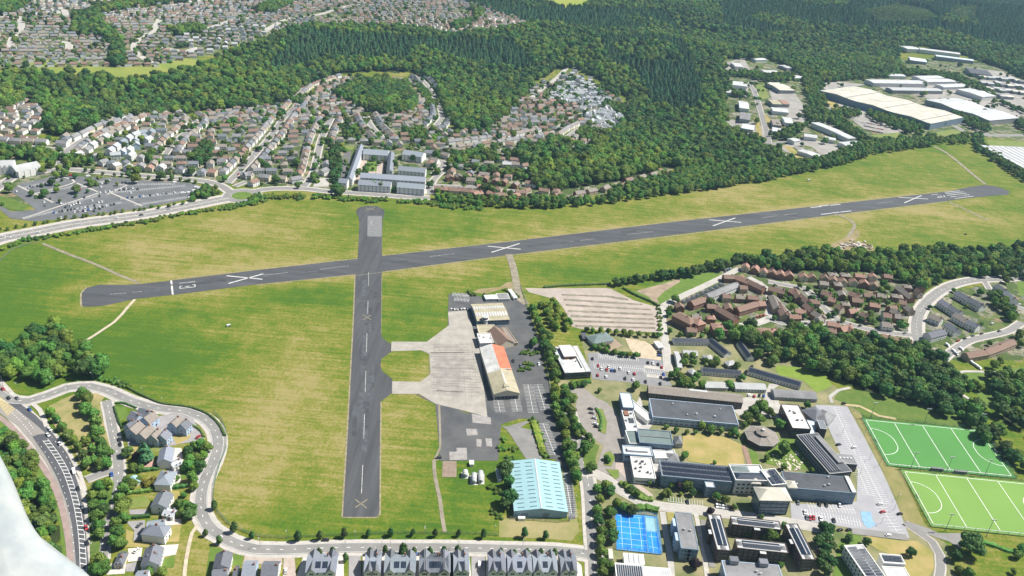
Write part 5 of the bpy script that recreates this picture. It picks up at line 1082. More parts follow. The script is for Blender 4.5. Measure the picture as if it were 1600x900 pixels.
# fuel tanks on their plinth
for (px, py, r, l, lb) in ((380, 430, 1.9, 4, 'short white fuel tank on its own at the left of the tank group'), (421, 452, 1.9, 7.5, 'long white fuel tank in the middle of the tank group'), (452, 445, 1.9, 9, 'longest white fuel tank at the right of the tank group')):
    p = P(*C([(px, py)])[0]); o = empty('fuel_tank', (p.x, p.y, 0), R(4), label=lb, cat='fuel tank', group='fuel tanks south of the apron')
    mb = MB(); mb.tube((0, -l / 2, 2.4), (0, l / 2, 2.4), r, n=16); mb.tube((0, l / 2, 2.4), (0, l / 2 + .6, 2.4), r, r * .5, n=16); mb.tube((0, -l / 2 - .6, 2.4), (0, -l / 2, 2.4), r * .5, r, n=16); mb.build('tank_shell', roofM['white'], o, True)
    for s in (-1, 1): MB().box(0, s * l * .3, 0, 1.4, 3.2, .5).build('cradle', roofM['lightgrey'], o)
    MB().box(0, 0, -.1, .12, 5.4, l + 2).build('plinth', mat('slab', (.42, .42, .40), .9), o)
building('pump_hut', 'small white hut above the fuel tanks', 'hut', C([(402, 358), (420, 358), (420, 376), (402, 376)]), 2.4, w='white', r='white', rim=.1)
building('shed', 'narrow white store against the bushes left of the teal hangar', 'shed', C([(527, 396), (545, 396), (552, 448), (532, 450)]), 2.4, w='white', r='lightgrey', rim=0)
for q, lb, r in (([(430, 245), (466, 242), (468, 268), (433, 270)], 'white site cabin at the left end of the shed row', 'white'), ([(470, 243), (502, 241), (504, 268), (472, 268)], 'white site cabin second from the left in the shed row', 'white'), ([(505, 236), (575, 232), (584, 268), (510, 268)], 'long grey-roofed shed north of the ribbed hangar', 'grey'), ([(588, 207), (608, 205), (622, 262), (602, 264)], 'narrow white trailer at the right end of the shed row', 'white')):
    building('site_cabin', lb, 'cabin', H(q), 2.8, w='white', r=r, rim=.08, group='cabins and sheds north of the terminal', wins=(('S', 1, 3, 1, .9, 1.1),))
for i in range(12):
    px = 222 + i * 10.2; p = P(*H([(px, 338 + rng.uniform(-5, 3))])[0]); mb = MB(); s = rng.uniform(1.3, 2.2); mb.box(0, 0, .35, s * .7, s, 1.5); mb.box(0, -.9, .25, .5, s * .8, .3)
    o = empty('baggage_cart', (p.x, p.y, .2), rng.uniform(-.3, .3), label='%s from the left in the row of parked baggage carts' % ordinal(i), cat='baggage cart', group='carts parked on the apron edge')
    mb.build('cart_body', wallM[('white', 'dark', 'white', 'grey')[i % 4]], o)
    for x in (-1, 1):
        for y in (-1, 1): MB().tube((x * s * .35, y * .7 - .1, .3), (x * s * .35, y * .7 + .1, .3), .28, n=8).build('wheel', wallM['dark'], o)
# ---- school north-east of the airport
o, L, W = building('school_building', 'dark-walled school with white roof strips and a raised red-brown block', 'school', H([(868, 570), (1018, 562), (1083, 724), (915, 733)]), 6.5, w='dark', r='whiteblot', rim=.3, wins=(('S', 2, 8, 2.0, 1.3, 1.0), ('W', 2, 12, 1.6, 1.2, 1.0)))
MB().box(-L * .42, 0, 6.55, 6.9, L * .16, W * .98).build('roof_strip', roofM['white'], o); MB().box(L * .40, 0, 6.55, 6.9, L * .16, W * .98).build('roof_strip', roofM['white'], o)
MB().box(-L * .06, W * .22, 6.52, 9.3, L * .44, W * .42).build('raised_block', wallM['brick'], o); MB().box(-L * .06, W * .22, 9.3, 9.6, L * .48, W * .45).build('raised_roof', roofM['white'], o)
MB().box(L * .22, -W * .1, 6.52, 6.9, .9, W * .5).build('rooflight', SOLAR, o); roof_bits(o, L * .3, W * .5, 6.5, 8, 3, wallM['dark'])
building('nursery_building', 'pavilion with a hipped grey-green roof by the sandy yard', 'building', I([(210, 375), (298, 358), (318, 395), (222, 414)]), 3.4, 'hip', 3.4, 'white', 'green', ov=.8)
building('shed', 'white-roofed shelter at the top of the school lane', 'shed', I([(524, 400), (548, 398), (552, 428), (528, 430)]), 3, w='white', r='white', rim=.1)
building('shed', 'small dark shed behind the school', 'shed', I([(175, 360), (200, 360), (202, 388), (178, 388)]), 2.6, w='dark', r='dark', rim=0)
# ---- campus
WB = {'gm': BL}
o, L, W = building('college_block', 'pale-blue-roofed block at the north-west corner of the campus', 'building', D([(210, 42), (261, 45), (266, 112), (216, 110)]), 7.5, w='bluegrey', r='paleblue', rim=.3, wins=(('S', 2, 4, 2, 1.4, 1.2),))
o, L, W = building('college_block', 'long low white range with a red entrance panel', 'building', Dz([(438, 478), (540, 486), (582, 690), (470, 690)]), 5, w='white', r='white', wins=(('W', 1, 12, 1.6, 1.4, 1.4),)); roof_bits(o, L, W, 5, 5, 5, wallM['grey'])
MB().box(-L * .2, W * .3, 5.02, 6.2, L * .4, W * .2).build('red_plant_room', wallM['brick'], o); MB().box(L * .1, 0, 5.02, 5.3, L * .45, W * .22).build('roof_light_well', wallM['dark'], o)
o, L, W = building('college_block', 'white flat-roofed link behind the green-roofed block', 'building', Dz([(545, 360), (585, 362), (640, 560), (590, 650)]), 4, w='white', r='whiteblot')
o, L, W = building('college_block', 'grey-green flat-roofed block in the west range', 'building', Dz([(582, 662), (888, 690), (905, 815), (592, 790)]), 9, w='bluegrey', r='green', wins=(('S', 2, 10, 1.8, 1.3, 2),)); MB().box(0, 0, 9.01, 9.5, L * .96, .5).build('roof_rib', roofM['grey'], o)
o, L, W = building('college_block', 'low annex left of the green-roofed block', 'building', Dz([(478, 680), (575, 682), (588, 800), (488, 800)]), 7, w='white', r='green')
o, L, W = building('college_block', 'white block with a long raised roof box', 'building', D([(220, 288), (350, 300), (358, 336), (222, 330)]), 7, w='blue', r='white', wins=(('S', 1, 10, 1.8, 1.6, 4), ('W', 2, 3, 1.6, 1.3, 1)))
MB().box(0, 0, 7.02, 8.6, L * .72, W * .35).build('roof_box', wallM['white'], o)
o, L, W = building('college_block', 'white-roofed wing cluttered with roof plant at the west end', 'building', Cz([(378, 85), (598, 95), (612, 290), (440, 275)]), 5.5, w='white', r='whiteblot', wins=(('S', 1, 8, 1.8, 1.5, 1.5), ('W', 1, 8, 1.8, 1.5, 1.5))); roof_bits(o, L, W, 5.5, 9, 12, roofM['grey'])
for q, lb in (([(455, 245), (490, 250), (500, 280), (470, 280)], 'northern of two small grey hipped pavilions beside the quadrangle'), ([(425, 325), (470, 328), (490, 365), (425, 360)], 'southern of two small grey hipped pavilions beside the quadrangle')): building('pavilion', lb, 'pavilion', D(q), 4, 'hip', 3, 'grey', 'grey')
o, L, W = building('college_block', 'white courtyard building below the green-roofed block', 'building', D([(362, 308), (462, 315), (470, 345), (372, 352)]), 4.5, w='white', r='white')
o, L, W = building('sports_hall', 'huge dark flat-roofed hall with a pale blue wall', 'building', D([(345, 68), (738, 106), (756, 188), (358, 156)]), 6.5, w='blue', r='dark', rim=.35, wins=(('S', 1, 16, 3.0, 1.2, 1.2), ('S', 1, 16, 3.0, .8, 4.2))); roof_bits(o, L, W, 6.5, 4, 5)
o, L, W = building('college_block', 'long grey shallow-pitched block with one white roof bay behind the dark hall', 'building', D([(335, 3), (762, 48), (790, 88), (342, 42)]), 6.5, 'gable', 2.2, 'darkbrick', 'umber', wins=(('S', 2, 24, 1.6, 1.3, .8),))
mb = MB(); mb.add([(x, y, 6.5 + 2.2 * (1 - abs(y) / (W / 2)) + .25 + dz_) for dz_ in (0, .1) for x, y in ((-L * .06, W * .02), (L * .14, W * .02), (L * .14, W / 2), (-L * .06, W / 2))], [(4, 5, 6, 7), (0, 1, 5, 4), (1, 2, 6, 5), (2, 3, 7, 6), (3, 0, 4, 7)]); mb.build('white_roof_bay', roofM['white'], o)
WF = mat('white_frame_dull', (.12, .16, .20), .5)
o, L, W = building('teaching_block', 'long teaching block with rows of solar panels, left of the central tower', 'building', D([(392, 358), (716, 388), (734, 460), (402, 430)]), 10, w='bluegrey', r='grey', rim=.2, wins=(('S', 3, 20, 2.4, 1.5, 1.2, {'gm': BL, 'dz': 3.1}), ('W', 3, 4, 2, 1.4, 1.2, {'dz': 3.1})))
for j in range(3): solar(o, -L * .48, L * .48, -W * .46 + j * W * .31, -W * .46 + j * W * .31 + W * .28, 10.1, 10.9, 44, 1, .35)
o, L, W = building('stair_tower', 'small white-capped stair tower on the solar-roofed teaching block', 'building', D([(606, 458), (645, 461), (648, 485), (608, 482)]), 9, w='bluegrey', r='white', rim=.2, wins=(('S', 3, 1, 3, 1.8, .8, {'gm': BL}),))
o, L, W = building('teaching_block', 'long dark-roofed teaching wing right of the central tower', 'building', Ez([(60, 410), (378, 438), (412, 512), (95, 486)]), 10, w='bluegrey', r='dark', rim=.25, wins=(('S', 3, 22, 2.2, 1.5, 1.0, {'gm': BL, 'dz': 3.1}), ('E', 3, 4, 2, 1.4, 1.2, {'dz': 3.1}))); roof_bits(o, L, W, 10, 2, 4)
MB().box(L / 2 - 1.5, 0, 10.02, 11, 3, W * 1.03).build('white_end_cap', roofM['white'], o)
for (qq, lb) in ((Tz([(770, 305), (850, 310), (872, 372), (785, 366)]), 'white pyramid rooflight right of the central tower'), (Tz([(432, 275), (512, 280), (530, 334), (440, 328)]), 'white pyramid rooflight left of the central tower')):
    c, L, W, a = R4(qq, 11); o = empty('pyramid_rooflight', (c.x, c.y, 9.5), a, label=lb, cat='rooflight', group='pyramid rooflights of the teaching blocks'); MB().box(0, 0, 0, 1.2, L, W).build('kerb', wallM['white'], o); hip_roof(L, W, 1.2, 2.2).build('pyramid', roofM['cream'], o)
# central glazed pavilion and tower
o, L, W = building('entrance_building', 'white-edged glazed entrance building behind the hipped tower', 'building', Tz([(247, 148), (545, 178), (575, 300), (285, 318)]), 12, w='white', r='white', rim=.8, wins=(('W', 3, 4, 2, 1.6, 1.2, {'dz': 3.4}), ('S', 3, 6, 2, 1.6, 1.2, {'dz': 3.4})))
hip_roof(L * .9, W * .38, 12.1, 1.3).build('glazed_roof', SOLAR, o).location = (0, -W * .2, 0); hip_roof(L * .5, W * .3, 12.1, 1.1).build('glazed_roof', roofM['green'], o).location = (-L * .2, W * .25, 0)
o, L, W = building('entrance_building', 'glazed link between the entrance building and the hipped tower', 'building', Tz([(575, 215), (690, 190), (742, 352), (590, 352)]), 12.5, w='white', r='white', rim=.8)
solar(o, -L * .1, L * .38, -W * .42, W * .42, 12.7, 13.6, 8, 10, .12); solar(o, -L * .45, -L * .15, -W * .42, 0, 12.7, 13.2, 5, 6, .12)
o, L, W = building('office_tower', 'square glass-fronted tower with a pale hipped roof at the campus centre', 'tower block', Tz([(490, 382), (740, 372), (826, 500), (512, 474)]), 13, 'hip', 4.2, 'dark', 'cream', wins=(('S', 4, 5, 4.0, 2.1, .8, {'gm': BL, 'dz': 3.1, 'bars': 2}), ('W', 4, 4, 3.6, 2.0, .8, {'gm': BL, 'dz': 3.1, 'bars': 2})), ov=1.0)
mb = MB()
# dark metal-roofed building by the college car park
o, L, W = building('workshop_building', 'dark ribbed-roof workshop range beside the college car park', 'building', Ez([(180, 240), (262, 222), (362, 420), (240, 420)]), 8, w='dark', r='dark', rim=.2, wins=(('W', 2, 14, 2.4, 1.4, 1, {'gm': BL}), ('S', 2, 6, 2.4, 1.4, 1)))
for j in range(5): MB().box(-L * .4 + j * L * .11, 0, 8.02, 8.7, L * .05, W * .92).build('roof_ridge', roofM['slate'], o)
MB().box(L * .3, W * .05, 8.02, 9.4, L * .2, W * .7).build('raised_roof', roofM['grey'], o)
o, L, W = building('workshop_building', 'dark cross wing with small rooflights projecting over the car park', 'building', Ez([(300, 325), (402, 335), (412, 375), (325, 372)]), 7, w='dark', r='grey', rim=.2, wins=(('S', 1, 6, 2, 1.4, 2),))
for i in range(5): MB().box(-L * .35 + i * L * .17, W * .1, 7.02, 7.5, 1.6, 1.6).build('rooflight', roofM['white'], o)
for q, lb, rr in (([(178, 118), (240, 105), (262, 160), (205, 180)], 'left hipped grey pavilion at the corner of the college car park', 'slate'), ([(240, 108), (300, 150), (290, 190), (235, 175)], 'right hipped grey pavilion at the corner of the college car park', 'grey')): building('pavilion', lb, 'pavilion', Ez(q), 5, 'hip', 4, 'grey', rr, ov=.8)
building('stair_tower', 'small dark tower between the hipped pavilions and workshop', 'building', Ez([(232, 168), (262, 175), (275, 210), (245, 210)]), 9, w='dark', r='slate', rim=.2)
o, L, W = building('library_building', 'dark brick block with a stained white flat roof', 'building', Oz([(848, 250), (1020, 262), (1108, 485), (940, 475)]), 9, w='darkbrick', r='whiteblot', rim=.5, wins=(('S', 3, 6, 1.4, 1.6, .8), ('W', 3, 9, 1.4, 1.6, .8))); roof_bits(o, L, W, 9, 6, 5, roofM['grey'])
building('library_building', 'low pale link right of the dark brick block', 'building', Oz([(1085, 395), (1165, 420), (1150, 530), (1100, 525)]), 4.5, w='blue', r='paleblue', rim=.2)
# octagonal hall
oc_c = P(*Oz([(662, 545)])[0], 5).xy; rr = (P(*Oz([(826, 560)])[0], 5).xy - P(*Oz([(502, 520)])[0], 5).xy).length / 2
o = empty('octagonal_hall', (oc_c.x, oc_c.y, 0), R(4), label='octagonal hall with a brown faceted roof and a raised lantern', cat='hall')
pt = lambda r, i: (r * math.cos(i * math.pi / 4 + .39), r * math.sin(i * math.pi / 4 + .39))
MB().prism([pt(rr - .9, i) for i in range(8)], -.5, 4.6).build('wall', wallM['darkbrick'], o)
mb = MB(); mb.add([(*pt(rr, i), 4.6) for i in range(8)] + [(*pt(rr, i), 5.0) for i in range(8)] + [(*pt(rr * .34, i), 7.4) for i in range(8)], [(i, (i + 1) % 8, 8 + (i + 1) % 8, 8 + i) for i in range(8)] + [(8 + i, 8 + (i + 1) % 8, 16 + (i + 1) % 8, 16 + i) for i in range(8)] + [tuple(range(8))[::-1]]); mb.build('roof', roofM['umber'], o)
mb = MB()
for i in range(8): mb.tube((*pt(rr, i), 5.05), (*pt(rr * .34, i), 7.45), .16, n=5)
mb.build('hip_capping', roofM['lightgrey'], o); mb = MB()
for i in range(8): mb.tube((*pt(rr + .05, i), 4.9), (*pt(rr + .05, i + 1), 4.9), .2, n=5)
mb.build('gutter', roofM['lightgrey'], o)
MB().prism([pt(rr * .33, i) for i in range(8)], 7.0, 8.6).build('lantern', wallM['dark'], o); mb = MB(); mb.add([(*pt(rr * .42, i), 8.6) for i in range(8)] + [(0, 0, 10.6)], [(i, (i + 1) % 8, 8) for i in range(8)] + [tuple(range(8))[::-1]]); mb.build('lantern_roof', roofM['umber'], o); MB().prism([pt(1.3, i) for i in range(8)], 10, 11.2).build('finial', roofM['white'], o)
# pale and dark huts
def hut(lb, q, h=3.2, rise=2.2, w='white', r='dark', wins=10, sol=True, ov=.3):
    o, L, W = building('accommodation_hut', lb, 'hut', q, h, 'gable', rise, w, r, wins=(('S', 1, wins, 1.2, 1.2, 1.1),), group='long accommodation huts on the campus', ov=ov)
    if sol: solar(o, -L * .48, L * .48, -W * .44, -W * .06, h + rise * .12 + .24, h + rise * .88 + .24, int(L / 1.4), 2, .12)
    return o
hut('long white hut with solar panels nearest the lane', Hz([(215, 192), (590, 203), (594, 248), (225, 242)]))
hut('slanting hut with solar panels, left one of the slanting pair', [Hz([(655, 203)])[0], Hz([(838, 352)])[0], Hz([(792, 388)])[0], Hz([(608, 240)])[0]])
hut('slanting hut with solar panels, right one of the slanting pair', [Hz([(965, 232)])[0], Hz([(1085, 392)])[0], Hz([(1035, 432)])[0], Hz([(925, 268)])[0]])
hut('white hut with dark panels south of the hut gardens', Hz([(528, 512), (945, 545), (950, 598), (525, 562)]), wins=12)
hut('longest hut with dark panels, below the grove', [Hz([(1042, 508)])[0], Ez([(152, 90)])[0] if False else J([(158, 738)])[0], J([(150, 765)])[0], Hz([(1030, 560)])[0]], wins=16)
hut('pale grey-roofed hut with square dormers, left half', Hz([(560, 668), (800, 672), (795, 735), (555, 730)]), r='lightgrey', sol=False)
hut('pale grey-roofed hut with square dormers, right half', Hz([(880, 675), (1215, 690), (1205, 752), (880, 745)]), r='lightgrey', sol=False)
hut('weathered grey hut with no panels near the college drive', Oz([(768, 112), (1172, 128), (1150, 205), (765, 175)]), r='grey', w='grey', sol=False)
hut('short pale hut in the garden below the lane hut', Hz([(320, 325), (480, 335), (475, 385), (330, 380)]), r='lightgrey', sol=False, wins=5)
hut('narrow grey hut end-on beside the school lane', Hz([(238, 340), (282, 345), (308, 515), (262, 512)]), r='lightgrey', sol=False, wins=2)
for lb, q in (('small grey hut left of the panelled garden hut', Hz([(385, 545), (440, 525), (468, 575), (410, 592)])), ('small pale square hut right of the hut gardens', Hz([(785, 455), (885, 432), (892, 482), (805, 500)])), ('small pale hut amid the garden shrubs', Hz([(550, 385), (640, 380), (640, 425), (560, 430)])), ('grey twin-roofed lodge hidden in the southern wood', J([(352, 680), (455, 675), (462, 712), (360, 712)]))):
    building('lodge', lb, 'hut', q, 3, 'hip', 2.4, 'grey', 'lightgrey')
# tall flats and white-rimmed halls
o, L, W = building('college_block', 'tall grey-roofed block with a glazed end beside the tennis courts', 'building', Bz([(1160, 152), (1355, 170), (1432, 592), (1232, 572)]), 10, w='bluegrey', r='grey', rim=.2, wins=(('S', 3, 4, 4.2, 2.2, .8, {'gm': BL, 'dz': 3.1, 'bars': 2}), ('E', 3, 10, 1.5, 1.3, 1)))
roof_bits(o, L * .6, W * .6, 10, 11, 2)
for k in (.22, -.18):
    MB().box(-L / 2 - 1.2, W * k, 0, 9.6, 2.4, W * .22).build('bay', wallM['blue'], o)
    for r_ in range(3):
        for j in (-1, 1): cw = link('window', window_mesh(1.8, 1.6, BL), o); cw.location = (-L / 2 - 2.4, W * k + j * W * .055, 2 + r_ * 3); cw.rotation_euler = (0, 0, -math.pi / 2)
HALLS = (('left', [(205, 180), (350, 190), (455, 605), (295, 592)]), ('back', [(460, 195), (1025, 268), (1062, 358), (482, 300)]), ('front', [(515, 460), (1105, 520), (1133, 634), (540, 572)]), ('right', [(1142, 295), (1282, 290), (1415, 712), (1258, 702)]))
for side, q in HALLS:
    o, L, W = building('student_hall', 'white-roofed hall with solar panels, %s one of the group of four' % side, 'building', Fz(q), 9.5, 'flat', 0, 'darkbrick', 'white', group='white-roofed student halls', rim=.35)
    lx = L > W
    for s, n_ in (('S', 9 if lx else 3), ('N', 9 if lx else 3), ('E', 3 if lx else 10), ('W', 3 if lx else 10)): windows(o, L, W, s, 3, n_, 1.3, 1.2, 1.0, 3.0)
    a_, b_ = (L, W) if lx else (W, L); piv = empty('roof_plant', parent=None) if False else None
    mb = MB()
    for s in (-1, 1):
        ya, yb, za, zb = s * .35, s * (b_ * .36), 10.6, 9.75; k_ = int(a_ * .74 / 1.7)
        for i in range(k_):
            for j in range(2):
                x0 = -a_ * .37 + i * a_ * .74 / k_; x1 = x0 + a_ * .74 / k_ - .15; t0, t1 = j / 2, (j + .93) / 2; y0, y1 = ya + (yb - ya) * t0, ya + (yb - ya) * t1; z0, z1 = za + (zb - za) * t0, za + (zb - za) * t1
                vs = [(x0, y0, z0), (x1, y0, z0), (x1, y1, z1), (x0, y1, z1)]; vs = vs if lx else [(-y, x, z) for x, y, z in vs]
                mb.add(vs + [(x, y, z - .12) for x, y, z in vs], [(0, 1, 2, 3) if s < 0 else (3, 2, 1, 0), (0, 1, 5, 4), (1, 2, 6, 5), (2, 3, 7, 6), (3, 0, 4, 7)])
    mb.build('solar_array', SOLAR, o)
    mb = MB(); mb.box(0, 0, 9.52, 10.72, *((a_ * .76, .5) if lx else (.5, a_ * .76))); mb.build('ridge', roofM['white'], o)
    for s in (-1, 1): hip_roof(2.6, 2.6, 9.55, 1.1).build('roof_vent', roofM['grey'], o).location = ((s * a_ * .43, 0, 0) if lx else (0, s * a_ * .43, 0))
    MB().box(*((0, -W / 2 - 1.3) if lx else (-L / 2 - 1.3, 0)), 0, 9.0, *((3.4, 1.8) if lx else (1.8, 3.4))).build('stair_bay', wallM['darkbrick'], o); MB().box(*((0, -W / 2 - 1.3) if lx else (-L / 2 - 1.3, 0)), 9.0, 9.3, *((3.8, 2.2) if lx else (2.2, 3.8))).build('bay_roof', roofM['white'], o)
o, L, W = building('college_block', 'wide grey flat-roofed block with two roof towers at the bottom of the campus', 'building', Fz([(402, 722), (1042, 782), (1080, 1010), (375, 960)]), 10, w='blue', r='grey', rim=.25, wins=(('W', 3, 6, 2, 1.5, 1, {'gm': BL}),)); roof_bits(o, L * .5, W * .3, 10, 1, 3)
for k in (-.30, .22): MB().box(L * k, W * .46, 10.02, 13, 5, 4).build('roof_tower', wallM['grey'], o); MB().box(L * k, W * .46, 13, 13.2, 5.3, 4.3).build('tower_cap', roofM['slate'], o)
o, L, W = building('sports_hall', 'white sports hall roof striped with solar panels at the bottom edge', 'building', Bz([(462, 745), (792, 778), (810, 1000), (478, 980)]), 8, w='white', r='white', rim=.2)
for i in range(12): solar(o, -L * .46 + i * L * .077, -L * .46 + i * L * .077 + L * .045, -W * .46, W * .42, 8.3, 8.3, 1, 10, .1)
o, L, W = building('sports_hall', 'white roof with staggered panels right of the striped sports hall', 'building', Bz([(800, 785), (1108, 822), (1125, 1000), (815, 990)]), 7, w='white', r='white', rim=.2)
for j in range(6): solar(o, -L * .44, L * .42, -W * .4 + j * W * .13, -W * .4 + j * W * .13 + W * .07, 7.2, 7.5, 11, 1, .8)
o, L, W = building('sports_hall', 'plain white ribbed roof between the tennis courts and sports hall', 'building', Bz([(556, 632), (790, 650), (800, 765), (572, 745)]), 5, w='white', r='white', rim=.1)
for i in range(3): MB().box(-L * .25 + i * L * .25, 0, 5.01, 5.25, .35, W).build('roof_seam', roofM['lightgrey'], o)
building('shed', 'narrow pale store beside the hedge left of the tennis courts', 'shed', Bz([(378, 580), (425, 582), (438, 698), (388, 692)]), 2.8, w='white', r='cream', rim=0)
o, L, W = building('college_block', 'striped dark solar roof at the lower right of the campus', 'building', Ez([(385, 758), (452, 752), (580, 960), (470, 965)]), 9, w='white', r='white', rim=.3, wins=(('W', 3, 10, 1.6, 1.3, 1),)); solar(o, -L * .42, L * .05, -W * .46, W * .46, 9.2, 9.5, 8, 14, .3); solar(o, L * .1, L * .44, -W * .46, W * .40, 9.2, 9.5, 6, 14, .3)
o, L, W = building('college_block', 'white-edged solar-roofed wing, topmost of the lower right blocks', 'building', Ez([(520, 797), (620, 803), (645, 846), (545, 836)]), 8, w='white', r='white', rim=.3, wins=(('S', 2, 6, 1.6, 1.3, 1),)); solar(o, -L * .44, L * .44, -W * .35, W * .35, 8.2, 8.5, 14, 4, .2)
o, L, W = building('college_block', 'plain white-roofed wing at the bottom edge right of the solar roof', 'building', Ez([(548, 855), (648, 862), (680, 950), (570, 945)]), 6, w='white', r='white', rim=.3)
# ---- industrial estate and other large sheds beyond the field
shed_n = [0]
def shed(lb, q, h=7, roof='gable', rise=1.6, w='grey', r='white', axis='x', sky_=0, g='industrial sheds beyond the runway', name='industrial_shed', **k):
    o, L, W = building(name, lb, 'building', N_(q), h, roof, rise, w, r, group=g, axis=axis, ov=.5, **k)
    return o, L, W
o, L, W = shed('giant cream-roofed factory, the largest building beyond the runway', [(725, 262), (868, 237), (1285, 400), (1120, 426)], 11, 'flat', 0, 'bluegrey', 'cream', rim=.6)
for j in range(3): MB().box(-L * .33 + j * L * .33, 0, 11.01, 12.0, L * .3, .9).build('roof_ridge', roofM['cream'], o) if False else None
mb_ = [MB() for _ in range(3)]
for j in range(3): mb_[j].add([(-L / 2, -W / 2 + j * W / 3, 11.02), (-L / 2, -W / 2 + (j + 1) * W / 3, 11.02), (-L / 2, -W / 2 + (j + .5) * W / 3, 14), (L / 2, -W / 2 + j * W / 3, 11.02), (L / 2, -W / 2 + (j + 1) * W / 3, 11.02), (L / 2, -W / 2 + (j + .5) * W / 3, 14)], [(0, 3, 5, 2), (4, 1, 2, 5), (0, 2, 1), (3, 4, 5)]); mb_[j].build('roof_bay', roofM['cream'], o)
for i in range(22):
    for j in range(3): MB().box(-L / 2 + (i + .7) * L / 22.6, -W / 2 + (j + .25) * W / 3, 12.3, 12.9, 2.2, 2.2).build('roof_vent', roofM['grey'], o)
o, L, W = shed('second white-roofed warehouse right of the giant factory', [(1180, 306), (1312, 297), (1555, 394), (1415, 406)], 9, 'flat', 0, 'grey', 'white', rim=.5)
for j in range(2): MB().add([(-L / 2, -W / 2 + j * W / 2, 9.02), (-L / 2, -W / 2 + (j + 1) * W / 2, 9.02), (-L / 2, -W / 2 + (j + .5) * W / 2, 12), (L / 2, -W / 2 + j * W / 2, 9.02), (L / 2, -W / 2 + (j + 1) * W / 2, 9.02), (L / 2, -W / 2 + (j + .5) * W / 2, 12)], [(0, 3, 5, 2), (4, 1, 2, 5), (0, 2, 1), (3, 4, 5)]).build('roof_bay', roofM['white'], o)
